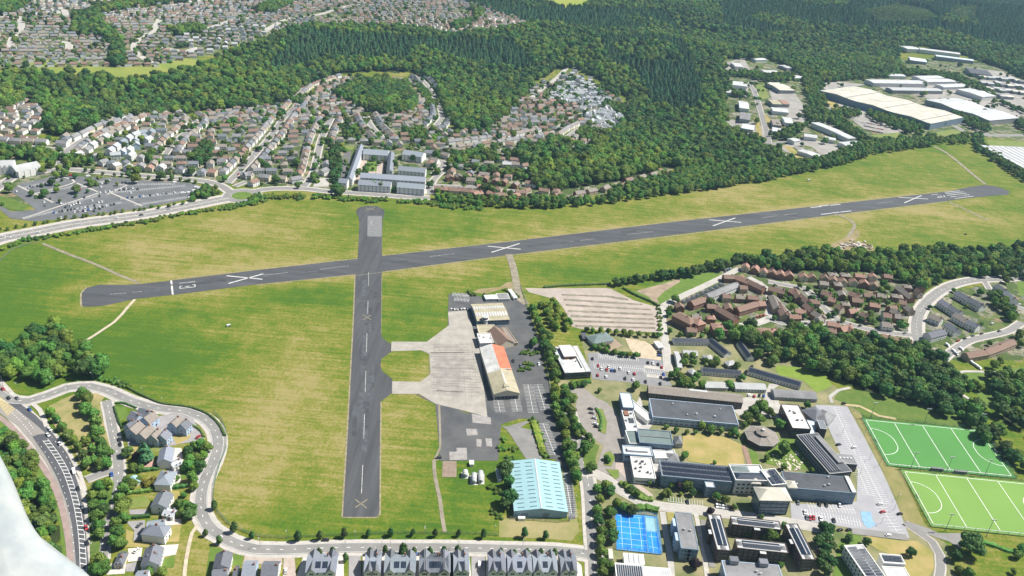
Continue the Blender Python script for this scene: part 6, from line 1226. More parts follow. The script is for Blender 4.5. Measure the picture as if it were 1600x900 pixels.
SH = [('long white-roofed unit row behind the giant factory', [(895, 216), (1140, 220), (1142, 236), (900, 232)], 8, 'white'), ('white unit at the top of the unit rows', [(1110, 200), (1215, 197), (1225, 210), (1112, 212)], 8, 'white'), ('grey-fronted white unit right of the unit rows', [(1145, 212), (1268, 212), (1272, 226), (1142, 228)], 8, 'white'),
      ('long low white unit between the factory and arched shed', [(985, 252), (1212, 255), (1218, 268), (992, 265)], 7, 'lightgrey'), ('white arched-roof shed right of the low units', [(1212, 237), (1325, 235), (1337, 249), (1220, 252)], 7, 'white'), ('large white curved-roof depot near the right edge', [(1315, 258), (1372, 255), (1458, 292), (1390, 298)], 9, 'white'),
      ('white unit at the far top right estate, left one', [(1040, 62), (1100, 60), (1120, 80), (1060, 82)], 8, 'white'), ('longest white unit of the far top right estate', [(1120, 70), (1305, 92), (1308, 102), (1128, 82)], 8, 'white'), ('white lower unit of the far top right estate', [(1195, 105), (1370, 122), (1368, 130), (1200, 113)], 8, 'paleblue'), ('pale blue unit at the foot of the far top right estate', [(1080, 116), (1160, 122), (1150, 134), (1078, 128)], 8, 'paleblue'),
      ('white flat unit at the head of the estate road', [(258, 222), (338, 226), (340, 246), (256, 242)], 7, 'white'), ('cream unit right of the head of the estate road', [(420, 227), (500, 232), (552, 262), (495, 268)], 7, 'cream'), ('tan gabled unit beside the red-roofed unit', [(445, 309), (490, 309), (492, 328), (446, 328)], 6, 'tan'), ('red-roofed unit in the estate middle', [(492, 309), (522, 310), (524, 328), (494, 328)], 6, 'red'),
      ('white unit below the red-roofed unit', [(453, 344), (527, 348), (526, 364), (455, 362)], 6, 'white'), ('white gabled unit left of the estate road, top', [(303, 314), (345, 314), (350, 350), (306, 348)], 6, 'white'), ('grey unit left of the estate road, second', [(308, 366), (355, 366), (356, 400), (310, 398)], 6, 'grey'), ('white unit left of the estate road, third', [(318, 420), (370, 421), (375, 443), (320, 441)], 6, 'paleblue'), ('white unit left of the estate road, lowest', [(326, 460), (388, 462), (392, 482), (328, 478)], 6, 'white'),
      ('grey-tan unit right of the estate road', [(453, 396), (490, 398), (493, 424), (455, 424)], 6, 'umber'), ('small white unit touching the grey-tan unit', [(455, 434), (494, 436), (493, 454), (456, 452)], 5, 'white'), ('tall narrow white unit east of the estate road', [(503, 388), (540, 389), (548, 415), (510, 413)], 6, 'white'), ('long two-storey white office row by the car park', [(645, 413), (672, 412), (828, 480), (790, 486)], 7, 'white'), ('small white office left of the office row', [(600, 463), (655, 468), (662, 482), (602, 476)], 6, 'white'),
      ('small white office in front of the office row', [(692, 473), (738, 483), (748, 492), (698, 488)], 6, 'white'), ('bright white office at the lower end of the office row', [(762, 502), (850, 494), (868, 512), (785, 520)], 6, 'white'), ('flat white block nearest the airfield hedge', [(580, 540), (606, 534), (675, 562), (645, 572)], 5, 'white'), ('white roofed hut left of the flat white block', [(450, 556), (488, 548), (527, 562), (490, 572)], 4, 'white'), ('small white office by the bend', [(537, 484), (560, 480), (574, 492), (545, 502)], 6, 'white'),
      ('narrow white annex left of the giant factory', [(702, 272), (720, 268), (775, 292), (755, 298)], 6, 'white'), ('white shed at the wood edge, topmost', [(370, 118), (420, 118), (422, 128), (371, 128)], 6, 'white'), ('white square shed in the wood clearing', [(276, 138), (312, 140), (312, 160), (278, 158)], 6, 'white'), ('low white shed by the upper lane', [(410, 172), (480, 175), (482, 186), (413, 184)], 5, 'white'), ('long grey-green shed north of the upper lane', [(500, 150), (590, 146), (592, 162), (505, 166)], 6, 'lightgrey'), ('cream shed beside the upper wood', [(660, 113), (700, 114), (722, 136), (684, 138)], 6, 'cream'),
      ('cream shed stepping down from the upper wood', [(730, 156), (760, 155), (832, 180), (810, 188)], 6, 'cream'), ('small pale shed north of the unit rows', [(905, 166), (970, 174), (968, 182), (903, 174)], 5, 'lightgrey'), ('pale shed just above the unit rows', [(975, 188), (1050, 191), (1052, 201), (978, 199)], 6, 'white'), ('white shed where the upper lane forks', [(540, 197), (610, 198), (600, 210), (545, 210)], 5, 'white'), ('white lean-to below the head of the estate road', [(246, 264), (330, 270), (330, 283), (250, 280)], 4, 'white'), ('dark-roofed works at the right wood edge', [(1340, 162), (1440, 176), (1445, 196), (1350, 186)], 8, 'dark')]
for lb, q, h, r in SH: shed(lb, q, h, 'gable', 1.2, 'grey' if r != 'white' else 'white', r)
rs = random.Random(3)
for i in range(26):
    x, y = 1400 + (i % 7) * 30 + rs.uniform(-8, 8), 196 + (i // 7) * 25 + rs.uniform(-5, 5) + (i % 7) * 3; w_ = rs.uniform(22, 34); r = rs.choice(['white', 'lightgrey', 'grey', 'lightgrey', 'cream'])
    o, L, W = shed('x', [(x, y), (x + w_, y + 2), (x + w_ + 5, y + 9), (x + 3, y + 7)], 6, 'gable', 1.2, 'grey', r, g='small sheds by the right edge'); tl_ = {'white': 'white', 'lightgrey': 'light grey', 'grey': 'dark grey', 'cream': 'cream'}[r]
    SHX = globals().setdefault('SHX', []); SHX.append((o, tl_ + ' roofed small shed', 'in the estate by the right edge'))
number_labels(SHX)
o, L, W = building('warehouse', 'large flat white roof cut off by the right edge above the runway end', 'building', [(1553, 234), (1640, 226), (1690, 280), (1602, 268)], 8, w='white', r='white', rim=.4)
for i in range(9): MB().box(-L / 2 + (i + 1) * L / 10, 0, 8.01, 8.5, .7, W * .96).build('roof_seam', roofM['lightgrey'], o)
# superstore with white gables, left edge
for q, lb in ((K([(-40, 362), (70, 362), (85, 398), (-30, 408)]), 'white superstore wing at the left edge'), (K([(60, 395), (200, 368), (218, 402), (80, 430)]), 'white multi-gabled superstore front wing')):
    o, L, W = building('superstore', lb, 'building', q, 8, 'gable', 4, 'white', 'lightgrey', wins=(('S', 2, 6, 2.5, 1.8, 1.5),))
    for i in range(4): gable_wall(6, 3, 8, 3, 'y').build('front_gable', wallM['white'], o).location = (-L * .36 + i * L * .24, -W / 2 - .2, 0)
# square of slate-roofed flats
for lb, q, ax in (('left range of the slate-roofed square', [(742, 462), (772, 462), (740, 655), (702, 650)], 'y'), ('top range of the slate-roofed square', [(790, 476), (925, 488), (925, 515), (785, 508)], 'x'), ('right range of the slate-roofed square', [(932, 502), (957, 502), (950, 608), (908, 604)], 'y'), ('inner bottom range of the slate-roofed square', [(775, 612), (1135, 640), (1132, 662), (765, 640)], 'x'),
                  ('outer bottom left range of the slate-roofed square', [(760, 652), (940, 665), (940, 690), (758, 680)], 'x'), ('outer bottom right range of the slate-roofed square', [(980, 665), (1130, 680), (1132, 705), (975, 695)], 'x'), ('slate-roofed block north-east of the square', [(1012, 480), (1120, 500), (1128, 525), (1018, 512)], 'x'), ('slate-roofed range right of the square', [(985, 575), (1135, 590), (1135, 612), (985, 600)], 'x'), ('slate-roofed block at the left foot of the square', [(650, 645), (700, 650), (695, 672), (648, 668)], 'x')):
    o, L, W = building('apartment_range', lb, 'flats', L_(q), 8.5, 'gable', 3.5, 'white', 'blueslate', axis=ax, group='ranges of the slate-roofed square', wins=(('S', 3, max(2, int((P(*L_([q[1]])[0]) - P(*L_([q[0]])[0])).length / 5)), 1.3, 1.4, .8),))
# ================================================================ houses
HOUSES = []; hr = random.Random(21)
def hs(place, x, y, ang, L, W, h=5.2, rise=2.8, t='gable', w='white', r='slate'): HOUSES.append((place, x, y, ang, L, W, h, rise, t, w, r))
def HL(place, a, b, W, h=5.2, rise=2.6, w='white', r='slate', t='gable'):
    """house or terrace whose ridge runs between two picture points"""
    pa, pb = P(*a, h + rise).xy, P(*b, h + rise).xy; d = pb - pa; c = (pa + pb) / 2; hs(place, c.x, c.y, math.atan2(d.y, d.x), d.length, W, h, rise, t, w, r)
def HR(place, pts, L=9, W=8, h=5.0, rise=2.8, ws=('white',), rs_=('slate',), face=None, t='gable', turn=0):
    """houses at picture points, ridge along the row (turn: quarter turns)"""
    q = [P(*p, (h + rise) * .6).xy for p in pts]
    for i, p in enumerate(q):
        d = (q[min(i + 1, len(q) - 1)] - q[max(i - 1, 0)]); a = math.atan2(d.y, d.x) if face is None else face
        hs(place, p.x, p.y, a + turn * math.pi / 2, L * hr.uniform(.92, 1.08), W * hr.uniform(.95, 1.05), h, rise * hr.uniform(.9, 1.1), t, hr.choice(ws), hr.choice(rs_))
# --- blue semis and white villas in the bottom left block
pl_ = 'inside the bend of the ring road'
for a, b, W, rr_, w in (((618, 128), (652, 146), 9, 'slate', 'blue'), ((655, 112), (700, 128), 9, 'slate', 'blue'), ((676, 158), (718, 128), 9, 'umber', 'blue'), ((608, 212), (652, 172), 8.5, 'umber', 'blue'), ((655, 232), (702, 190), 8.5, 'umber', 'blue'), ((712, 240), (742, 210), 8, 'umber', 'blue'), ((752, 240), (778, 212), 8, 'slate', 'blue'), ((805, 180), (838, 152), 8, 'umber', 'blue'), ((848, 190), (876, 164), 7.5, 'slate', 'blue'), ((592, 190), (628, 168), 8, 'slate', 'blue')):
    HL(pl_, A([a])[0], A([b])[0], W, 6.2, 3.4, w, rr_)
pl_ = 'in the villa row beside the ring road'
HL(pl_, A([(768, 350)])[0], A([(782, 288)])[0], 9, 5.5, 3.2, 'white', 'blueslate'); HL(pl_, A([(800, 375)])[0], A([(845, 350)])[0], 6, 3, 1.6, 'white', 'mobile')
HL(pl_, A([(758, 455)])[0], A([(790, 395)])[0], 10, 5.5, 3, 'white', 'blueslate', 'hip'); HL(pl_, A([(742, 560)])[0], A([(772, 500)])[0], 10, 5.5, 3, 'white', 'slate'); HL(pl_, A([(770, 590)])[0], A([(820, 600)])[0], 6, 3, 1.6, 'white', 'mobile')
HL(pl_, A([(712, 690)])[0], A([(745, 640)])[0], 14, 6, 3.6, 'white', 'blueslate', 'hip'); HL(pl_, A([(690, 650)])[0], A([(772, 640)])[0], 9, 5.5, 3, 'white', 'blueslate'); HL(pl_, A([(700, 830)])[0], A([(722, 750)])[0], 10, 6, 3.4, 'white', 'slate'); HL(pl_, A([(690, 800)])[0], A([(735, 790)])[0], 8, 5.5, 3, 'white', 'slate')
HL(pl_, A([(545, 808)])[0], A([(585, 808)])[0], 9, 3, 2.2, 'cream', 'slate', 'hip'); HL(pl_, A([(640, 890)])[0], A([(690, 885)])[0], 10, 5.5, 3, 'white', 'blueslate'); HL(pl_, A([(622, 430)])[0], A([(640, 455)])[0], 4.5, 2.4, 1.2, 'white', 'teal')
# --- grey roofed houses and terraces along the bottom edge
pl_ = 'in the grey-roofed row along the bottom edge'
def front_terrace(a, b):
    pa, pb = P(*a, 8.8).xy, P(*b, 8.8).xy; d = pb - pa; L = d.length; W = 14; c = (pa + pb) / 2; n = Vector((d.y, -d.x)).normalized(); c = c + n * 0
    o = empty('terraced_house', (c.x, c.y, 0), math.atan2(d.y, d.x), cat='house', group='grey-roofed terraces along the bottom edge'); h, rise = 5.8, 3.2
    gable_wall(L, W, h, rise).build('wall', wallM['white'], o); gable_roof(L, W, h, rise).build('roof', roofM['blueslate'], o)
    gs = (-L / 2 + 3.2, L / 2 - 3.2) if L > 17 else (-L / 2 + 2.6, L / 2 - 2.6)
    for x in gs:
        for s in (-1,):
            g = gable_wall(5.4, W / 2 + .6, h, 2.9, 'y').build('gable_wing', wallM['white'], o); g.location = (x, s * (W / 4 + .3), 0); r_ = gable_roof(W / 2 + 1.0, 5.4, h, 3.0, .3, .2).build('wing_roof', roofM['slate'], o); r_.location = (x, s * (W / 4 + .3), 0.02); r_.rotation_euler = (0, 0, math.pi / 2)
            for z in (1.2, 4.0): w = link('window', window_mesh(2.2, 1.4, bars=2), o); w.location = (x, -(W / 2 + .6), z + .7)
        g = gable_wall(5.4, W / 2, h, 2.9, 'y').build('gable_wing', wallM['white'], o); g.location = (x, W / 4 + .5, 0); r_ = gable_roof(W / 2 + 1.2, 5.4, h, 3.0, .3, .2).build('wing_roof', roofM['slate'], o); r_.location = (x, W / 4 + .5, 0.03); r_.rotation_euler = (0, 0, math.pi / 2)
    windows(o, L, W, 'S', 2, max(2, int(L / 4)), 1.2, 1.3, 1.0)
    for x in ((-2, 2) if L > 17 else (0,)): solar(o, x - 1.6, x + 1.6, -W * .36, -W * .1, h + rise * .28 + .24, h + rise * .8 + .24, 3, 2, .1)
    MB().box(L * .5 - .5, 0, h + 1, h + rise + 1.1, .7, 1.2).build('chimney', wallM['brick'], o.children[1]); return o
FT = [front_terrace(B([(a, 822)])[0], B([(b, 822)])[0]) for a, b in ((540, 680), (812, 885), (905, 1048), (1068, 1200))] + [front_terrace(C([(a, 822)])[0], C([(b, 822)])[0]) for a, b in ((170, 310), (328, 398), (492, 568), (580, 690), (700, 808), (828, 900))]
number_labels([(o, 'white-gabled terrace with slate roof', 'along the bottom edge') for o in FT])
HL(pl_, B([(135, 845)])[0], B([(150, 780)])[0], 9, 5.5, 3, 'white', 'slate'); HL(pl_, B([(95, 880)])[0], B([(165, 872)])[0], 9, 5.5, 3, 'white', 'slate'); HL(pl_, B([(240, 845)])[0], B([(300, 845)])[0], 12, 5.8, 3.4, 'blue', 'blueslate'); HL(pl_, B([(330, 848)])[0], B([(405, 848)])[0], 12, 5.8, 3.4, 'white', 'slate'); HL(pl_, B([(195, 868)])[0], B([(215, 868)])[0], 9, 4, 2.5, 'white', 'slate')
# --- south estate (red and brown roofs)
BRK = ('brick', 'brick', 'tan', 'cream'); BR = ('brown', 'umber', 'red', 'umber', 'brown')
pl_ = 'in the top row of the brown-roofed estate'
HR(pl_, I([(945, 50), (990, 60), (1030, 72), (1070, 76), (1110, 84), (1150, 88)]), 8, 8, ws=BRK, rs_=('red', 'brown'), turn=1)
HR(pl_, J([(20, 228), (57, 236), (98, 240), (165, 246), (205, 248), (265, 252), (305, 260), (350, 268), (400, 270), (450, 276), (495, 286)]), 8, 8.5, ws=('brick', 'tan', 'cream'), rs_=('red', 'brown', 'red'), turn=1)
pl_ = 'in the middle of the brown-roofed estate'
for a, b, W, w, rr_ in (((35, 292), (80, 305), 8, 'cream', 'umber'), ((128, 300), (150, 340), 8, 'brick', 'brown'), ((155, 325), (195, 360), 8, 'tan', 'brown'), ((30, 335), (60, 375), 9, 'tan', 'umber'), ((60, 370), (95, 415), 9, 'tan', 'umber'), ((178, 370), (215, 400), 8, 'brick', 'brown'), ((215, 405), (262, 435), 8, 'brick', 'umber'), ((255, 310), (300, 325), 8, 'brick', 'brown'), ((285, 340), (320, 350), 8, 'brick', 'red'), ((325, 375), (355, 390), 8, 'cream', 'brown'), ((385, 315), (430, 330), 8, 'brick', 'brown'), ((395, 345), (445, 350), 8, 'brick', 'brown'), ((380, 400), (415, 395), 8, 'brick', 'red'), ((440, 410), (470, 425), 8, 'brick', 'brown'), ((540, 415), (580, 420), 9, 'white', 'brown'), ((535, 458), (585, 465), 9, 'white', 'umber'), ((580, 395), (620, 410), 7, 'brick', 'umber'), ((615, 355), (650, 360), 8, 'cream', 'brown'), ((655, 380), (680, 400), 8, 'tan', 'umber'), ((615, 290), (680, 340), 8, 'brick', 'umber'), ((605, 285), (640, 300), 8, 'brick', 'umber'), ((100, 425), (155, 425), 6, 'brick', 'red'), ((235, 440), (262, 420), 7, 'white', 'umber'), ((700, 300), (720, 320), 6, 'cream', 'brown'), ((570, 385), (600, 380), 7, 'brick', 'brown')):
    HL(pl_, J([a])[0], J([b])[0], W, 5, 2.8, w, rr_)
pl_ = 'in the front row of the brown-roofed estate'
for a, b, W, w, rr_ in (((-10, 495), (40, 490), 10, 'cream', 'brown'), ((50, 520), (20, 490), 9, 'cream', 'brown'), ((105, 490), (180, 492), 8.5, 'brick', 'red'), ((195, 488), (245, 490), 8.5, 'brick', 'brown'), ((262, 488), (318, 492), 8.5, 'brick', 'brown'), ((340, 485), (390, 470), 9, 'brick', 'red'), ((380, 475), (400, 500), 7, 'brick', 'red'), ((465, 505), (515, 515), 8.5, 'brick', 'red'), ((535, 515), (575, 525), 8.5, 'brick', 'red'), ((590, 530), (625, 538), 8.5, 'brick', 'red'), ((640, 540), (675, 548), 8.5, 'brick', 'brown')):
    HL(pl_, J([a])[0], J([b])[0], W, 5, 2.8, w, rr_)
pl_ = 'at the west end of the brown-roofed estate'
for a, b, W, w, rr_, h in (((765, 178), (905, 122), 9, 'white', 'grey', 5.5), ((690, 212), (755, 190), 9, 'brick', 'brown', 5.5), ((622, 258), (705, 300), 12, 'brick', 'brown', 8), ((705, 300), (742, 290), 12, 'brick', 'red', 8), ((818, 235), (905, 285), 9, 'brick', 'brown', 5.5), ((905, 240), (1000, 212), 9, 'brick', 'brown', 5.5), ((1005, 212), (1035, 210), 9, 'brick', 'red', 5.5), ((1075, 180), (1100, 240), 9, 'tan', 'umber', 5.5), ((1105, 215), (1135, 270), 9, 'tan', 'brown', 5.5), ((900, 88), (960, 112), 8, 'brick', 'red', 5), ((965, 112), (1035, 145), 8, 'brick', 'brown', 5), ((1055, 140), (1130, 160), 8, 'brick', 'brown', 5), ((790, 318), (860, 322), 12, 'brick', 'red', 6.5), ((1000, 345), (1110, 345), 13, 'tan', 'red', 7), ((985, 355), (1000, 345), 12, 'tan', 'brown', 7), ((1150, 338), (1200, 338), 9, 'brick', 'brown', 5), ((1160, 150), (1185, 165), 8, 'brick', 'red', 5)):
    HL(pl_, I([a])[0], I([b])[0], W, h, 3, w, rr_, 'hip' if W > 11 else 'gable')
for k in range(9): HL('among the lock-up garages by the estate lane', I([(650 + k * 22, 205 - k * 10)])[0], I([(664 + k * 22, 214 - k * 10)])[0], 3.2, 2.3, .25, 'grey', 'dark')
pl_ = 'among the dark-roofed terraces right of the curving road'
for a, b in (((890, 312), (950, 345)), ((950, 345), (1012, 378)), ((815, 352), (862, 382)), ((862, 382), (908, 410)), ((882, 415), (940, 448)), ((940, 448), (992, 472)), ((762, 418), (820, 442)), ((845, 460), (895, 492)), ((752, 512), (825, 492)), ((1078, 280), (1120, 310)), ((1120, 312), (1160, 348)), ((1175, 205), (1230, 225))):
    HL(pl_, J([a])[0], J([b])[0], 9.5, 5.2, 3, 'white' if a[0] > 700 else 'tan', 'slate' if a[0] % 3 else 'umber')
for a, b in (((930, 605), (1020, 590)), ((1022, 590), (1090, 565)), ((1090, 565), (1150, 540))): HL('in the brown-roofed terrace by the east car park', J([a])[0], J([b])[0], 9, 5, 2.8, 'tan', 'brown')
# --- brick estate beyond the cross runway
pl_ = 'in the brick estate beyond the cross runway'
HR(pl_, M_([(10, 635), (60, 632), (112, 630), (168, 640), (208, 642), (268, 655), (316, 660), (380, 675)]), 10, 9, ws=('brick',), rs_=('brown', 'brown', 'umber'), turn=1)
HR(pl_, M_([(35, 708), (95, 712), (165, 728), (190, 690), (245, 730), (290, 735), (410, 720), (380, 738), (440, 712)]), 12, 9, ws=('brick', 'cream'), rs_=('brown', 'red'))
HR(pl_, M_([(555, 755), (620, 735), (740, 725), (808, 712), (885, 695), (735, 750), (985, 680), (1040, 660), (1090, 635), (1155, 620), (1015, 650)]), 13, 9, ws=('brick', 'tan'), rs_=('brown', 'umber'))
HR(pl_, M_([(1385, 590), (1240, 610)]), 10, 9, ws=('brick',), rs_=('brown',))
HR(pl_, L_([(1210, 700), (1270, 705), (1320, 708), (1370, 712), (1420, 722)]), 12, 9, ws=('cream', 'brick'), rs_=('brown', 'red'))
HR('in the pale row above the brick estate', M_([(330, 560), (380, 562), (430, 570), (460, 545), (500, 555), (440, 600), (550, 610), (690, 545), (740, 545), (830, 470), (890, 430), (740, 450)]), 11, 9, ws=('white', 'cream'), rs_=('lightgrey', 'umber', 'brown'))
# --- west suburb, rows traced from the photograph
WW = ('white', 'white', 'cream'); GR = ('grey', 'umber', 'slate', 'brown', 'umber')
HR('in the row at the foot of the west wood', K([(20, 240), (90, 248), (160, 250), (235, 252), (350, 262)]), 14, 9, ws=WW, rs_=('grey', 'umber'))
HR('in the semi-detached row under the wood', K([(420, 225), (465, 205), (500, 188), (550, 165), (600, 155), (650, 140), (725, 125), (795, 112), (860, 100), (925, 92), (1000, 84)]), 15, 9, ws=WW, rs_=('umber', 'grey'))
HR('on the lower side of the wood-edge street', K([(440, 325), (490, 298), (520, 270), (562, 248), (592, 225), (622, 206), (665, 190), (705, 170)]), 12, 9, ws=WW, rs_=('umber', 'grey', 'lightgrey'))
HR('in the blue-white close west of the suburb', K([(620, 305), (650, 282), (690, 258), (722, 235), (762, 215), (802, 205), (850, 202), (725, 300), (765, 272), (735, 332), (692, 310), (832, 242), (650, 330), (770, 245), (800, 230)]), 12, 9, h=6.5, ws=('blue', 'white'), rs_=('mobile', 'blueslate', 'mobile'))
HR('in the front row facing the park and ride', K([(580, 368), (650, 388), (720, 398), (790, 392), (840, 402), (905, 398), (955, 412), (1010, 412), (1070, 418), (1135, 425), (1200, 425), (1250, 365), (1300, 300), (1210, 300), (1395, 440)]), 10, 10, ws=WW, rs_=('slate', 'lightgrey', 'red', 'grey'), turn=1)
HR('in the front row by the roundabout', L_([(130, 620), (230, 632), (320, 640), (405, 645), (560, 600), (575, 560)]), 13, 10, ws=WW, rs_=('grey', 'umber'))
for pl_, a, s, rr_ in (('along the first long street', [(60, 680), (250, 420), (350, 280), (430, 215)], 16, GR), ('along the second long street', [(470, 690), (535, 520), (600, 320)], 15, GR)): pass
EXC = [(pl, w) for pl, w in ROADS]
grid_ = {}
def occ(x, y, r):
    for i in range(int((x - r) // 25), int((x + r) // 25) + 1):
        for j in range(int((y - r) // 25), int((y + r) // 25) + 1):
            for (a, b, c) in grid_.get((i, j), ()):
                if (a - x) ** 2 + (b - y) ** 2 < (c + r) ** 2: return True
    return False
def mark_(x, y, r): grid_.setdefault((int(x // 25), int(y // 25)), []).append((x, y, r))
for pl, w in ROADS:
    for i in range(len(pl)): mark_(pl[i].x, pl[i].y, w)
for q in HOUSES:
    for k in (-.3, 0, .3): mark_(q[1] + math.cos(q[3]) * q[4] * k, q[2] + math.sin(q[3]) * q[4] * k, max(q[5] / 2, 4.5))
for o in list(col.objects):
    if o.parent is None and o.get('category') in ('building', 'flats', 'hangar') and o.type == 'EMPTY': mark_(o.location.x, o.location.y, 22 if o.get('category') == 'flats' else 12)
PLAZA = [FW[k] for k in FW if 'suburb' in k or k == 'ridge_wood'] + [g2(q) for q in (L_([(700, 460), (1140, 470), (1150, 710), (640, 690)]), K([(0, 440), (1240, 440), (1240, 600), (0, 720)]), L_([(520, 460), (720, 460), (720, 720), (500, 720)]), K([(-60, 350), (330, 300), (330, 420), (-60, 460)]))] + GROVES
def free(x, y): return not any(inpoly(x, y, q) for q in PLAZA)
# houses facing the traced streets
sty = []
def street_rows(px, off, gap, L, W, ws, rs_, place):
    pl = smooth_line(g2(px), 2); ns = normals(pl)
    for s in (-1, 1):
        acc = 0
        for i in range(1, len(pl)):
            acc += (pl[i] - pl[i - 1]).length
            if acc > gap:
                acc = hr.uniform(-1.5, 1.5); q = pl[i] + ns[i] * s * off
                if not occ(q.x, q.y, L * .42) and free(q.x, q.y):
                    d = ns[i]; hs(place, q.x, q.y, math.atan2(d.y, d.x) + math.pi / 2, L, W, 5.2, 2.8, hr.choice(('gable', 'gable', 'hip')), hr.choice(ws), hr.choice(rs_)); mark_(q.x, q.y, L * .42)
for i, (p, w) in enumerate(streets): street_rows(L_(p), 15, 15 if i != 5 else 9, 12 if i != 5 else 9, 9, WW if i != 5 else ('white',), GR if i != 5 else ('slate', 'dark'), 'along the %s street of the middle suburb' % ['long diagonal', 'upper curving', 'straight central', 'short cross', 'inner', 'eastern ridge', 'square side', 'lower brick', 'looped', 'tiny'][i])
for p in ([(0, 470), (250, 440), (420, 415), (560, 390)], [(640, 445), (700, 390), (770, 355)], [(60, 690), (200, 690), (330, 712)]): street_rows(M_(p), 13, 13, 11, 8.5, ('white', 'cream'), ('umber', 'brown', 'grey'), 'in the east part of the middle suburb')
for p in ([(1060, 110), (1100, 150), (1050, 200), (980, 260), (930, 330)], [(345, 350), (400, 290), (520, 215), (640, 165), (780, 125)]): street_rows(K(p), 14, 14, 12, 9, WW, GR, 'in the west part of the middle suburb')
# the remaining plots: rows of houses following a slowly turning direction
def fill_houses(u, gapx, gapy, seed, base, ws_f, place, size=(11, 8.5)):
    rs = random.Random(seed); x0, x1 = min(p[0] for p in u), max(p[0] for p in u); y0, y1 = min(p[1] for p in u), max(p[1] for p in u); cx, cy = (x0 + x1) / 2, (y0 + y1) / 2; D_ = math.hypot(x1 - x0, y1 - y0)
    j = -D_ / 2
    while j < D_ / 2:
        i = -D_ / 2
        while i < D_ / 2:
            a = base + .5 * math.sin(i / 260 + seed) + .35 * math.sin(j / 190)
            x = cx + i * math.cos(base) - j * math.sin(base) + 10 * math.sin(j / 50); y = cy + i * math.sin(base) + j * math.cos(base) + 14 * math.sin(i / 90 + seed)
            i += gapx * rs.uniform(.85, 1.2)
            if not inpoly(x, y, u) or occ(x, y, 4.6) or not free(x, y) or pnoise(x, y, 60, seed) > .62: continue
            w, r = ws_f(x, y, rs); mark_(x, y, 4.6)
            hs(place, x, y, a + (math.pi / 2 if rs.random() < .3 else 0), size[0] * rs.uniform(.85, 1.25), size[1], 5.0, 2.6, 'hip' if rs.random() < .25 else 'gable', w, r)
        j += gapy * rs.uniform(.9, 1.1)
def mid_style(x, y, rs):
    if inpoly(x, y, MOB): return 'white', rs.choice(('mobile', 'mobile', 'lightgrey', 'slate'))
    if inpoly(x, y, MOB2): return rs.choice(('brick', 'cream', 'white')), rs.choice(('brown', 'red', 'umber'))
    return rs.choice(('white', 'white', 'cream')), rs.choice(('grey', 'umber', 'umber', 'brown', 'slate', 'brown'))
MOB = g2(M_([(600, 160), (700, 60), (800, 90), (960, 250), (1000, 400), (880, 380), (780, 330), (740, 240), (560, 200)])); MOB2 = g2(M_([(470, 190), (600, 180), (740, 240), (800, 330), (640, 330), (480, 300)]))
fill_houses(MOB, 9.5, 12, 5, .3, mid_style, 'in the pale park-home estate', (9, 6))
fill_houses(URBAN[0], 16.5, 24, 2, .12, mid_style, 'in the middle suburb')
far_style = lambda x, y, rs: (rs.choice(('white', 'cream', 'tan', 'white', 'white')), rs.choice(('brown', 'umber', 'brown', 'slate', 'umber', 'grey') if pnoise(x, y, 160) < .2 else ('slate', 'grey', 'lightgrey', 'umber')))
fill_houses(URBAN[5], 15, 20, 6, .2, mid_style, 'at the left edge below the far suburb')
fill_houses(URBAN[1], 16, 24, 9, .35, far_style, 'in the far suburb', (10.5, 8.5))
PLAZA += [g2(I([(280, 190), (610, 200), (610, 420), (280, 400)])), g2(I([(400, 170), (560, 90), (720, 50), (880, -10), (880, 85), (640, 195), (555, 245)]))]
PLAZA.append(g2(J([(690, 420), (760, 340), (960, 262), (1260, 240), (1260, 700), (820, 660), (720, 570)])))
fill_houses(URBAN[3], 15, 23, 4, .2, lambda x, y, rs: (rs.choice(BRK), rs.choice(BR)), 'among the gardens of the brown-roofed estate', (9, 8))
HOUSES.sort(key=lambda q: math.hypot(q[1], q[2]) - (30 if q[4] > 14 else 0))
def hvis(q):
    x, y = to_px(q[1], q[2], hgt(q[1], q[2])); return -8 < x < 1608 and -8 < y < 915
RN_ = {'slate': 'slate-roofed', 'blueslate': 'blue-grey-roofed', 'grey': 'grey-roofed', 'dark': 'dark-roofed', 'umber': 'dull brown-roofed', 'brown': 'brown-roofed', 'red': 'red-roofed', 'lightgrey': 'light grey-roofed', 'mobile': 'pale-roofed', 'teal': 'teal-roofed'}
HM = {}
def house_meshes(L, W, h, rise, t, w, r):
    L, W, rise = round(L), round(W * 2) / 2, round(rise * 2) / 2; k = (L, W, h, rise, t, w, r)
    if k not in HM:
        wl = gable_wall(L, W, h, rise) if t == 'gable' else MB().box(0, 0, -.6, h, L, W)
        rf = gable_roof(L, W, h, rise) if t == 'gable' else hip_roof(L, W, h, rise)
        ch = MB(); ch.box(L / 2 - 1 if t == 'gable' else L * .12, 0, h + rise * .5, h + rise + 1.0, .8, 1.3); ch.box(L / 2 - 1 if t == 'gable' else L * .12, 0, h + rise + 1.0, h + rise + 1.3, .3, .3)
        HM[k] = (wl.mesh('wall', wallM[w]), rf.mesh('roof', roofM[r]), ch.mesh('chimney', wallM['brick']), L, W)
    return HM[k]
hl_ = []; n_h = 0; SW, SR = {}, {}
n_ft = len(FT)
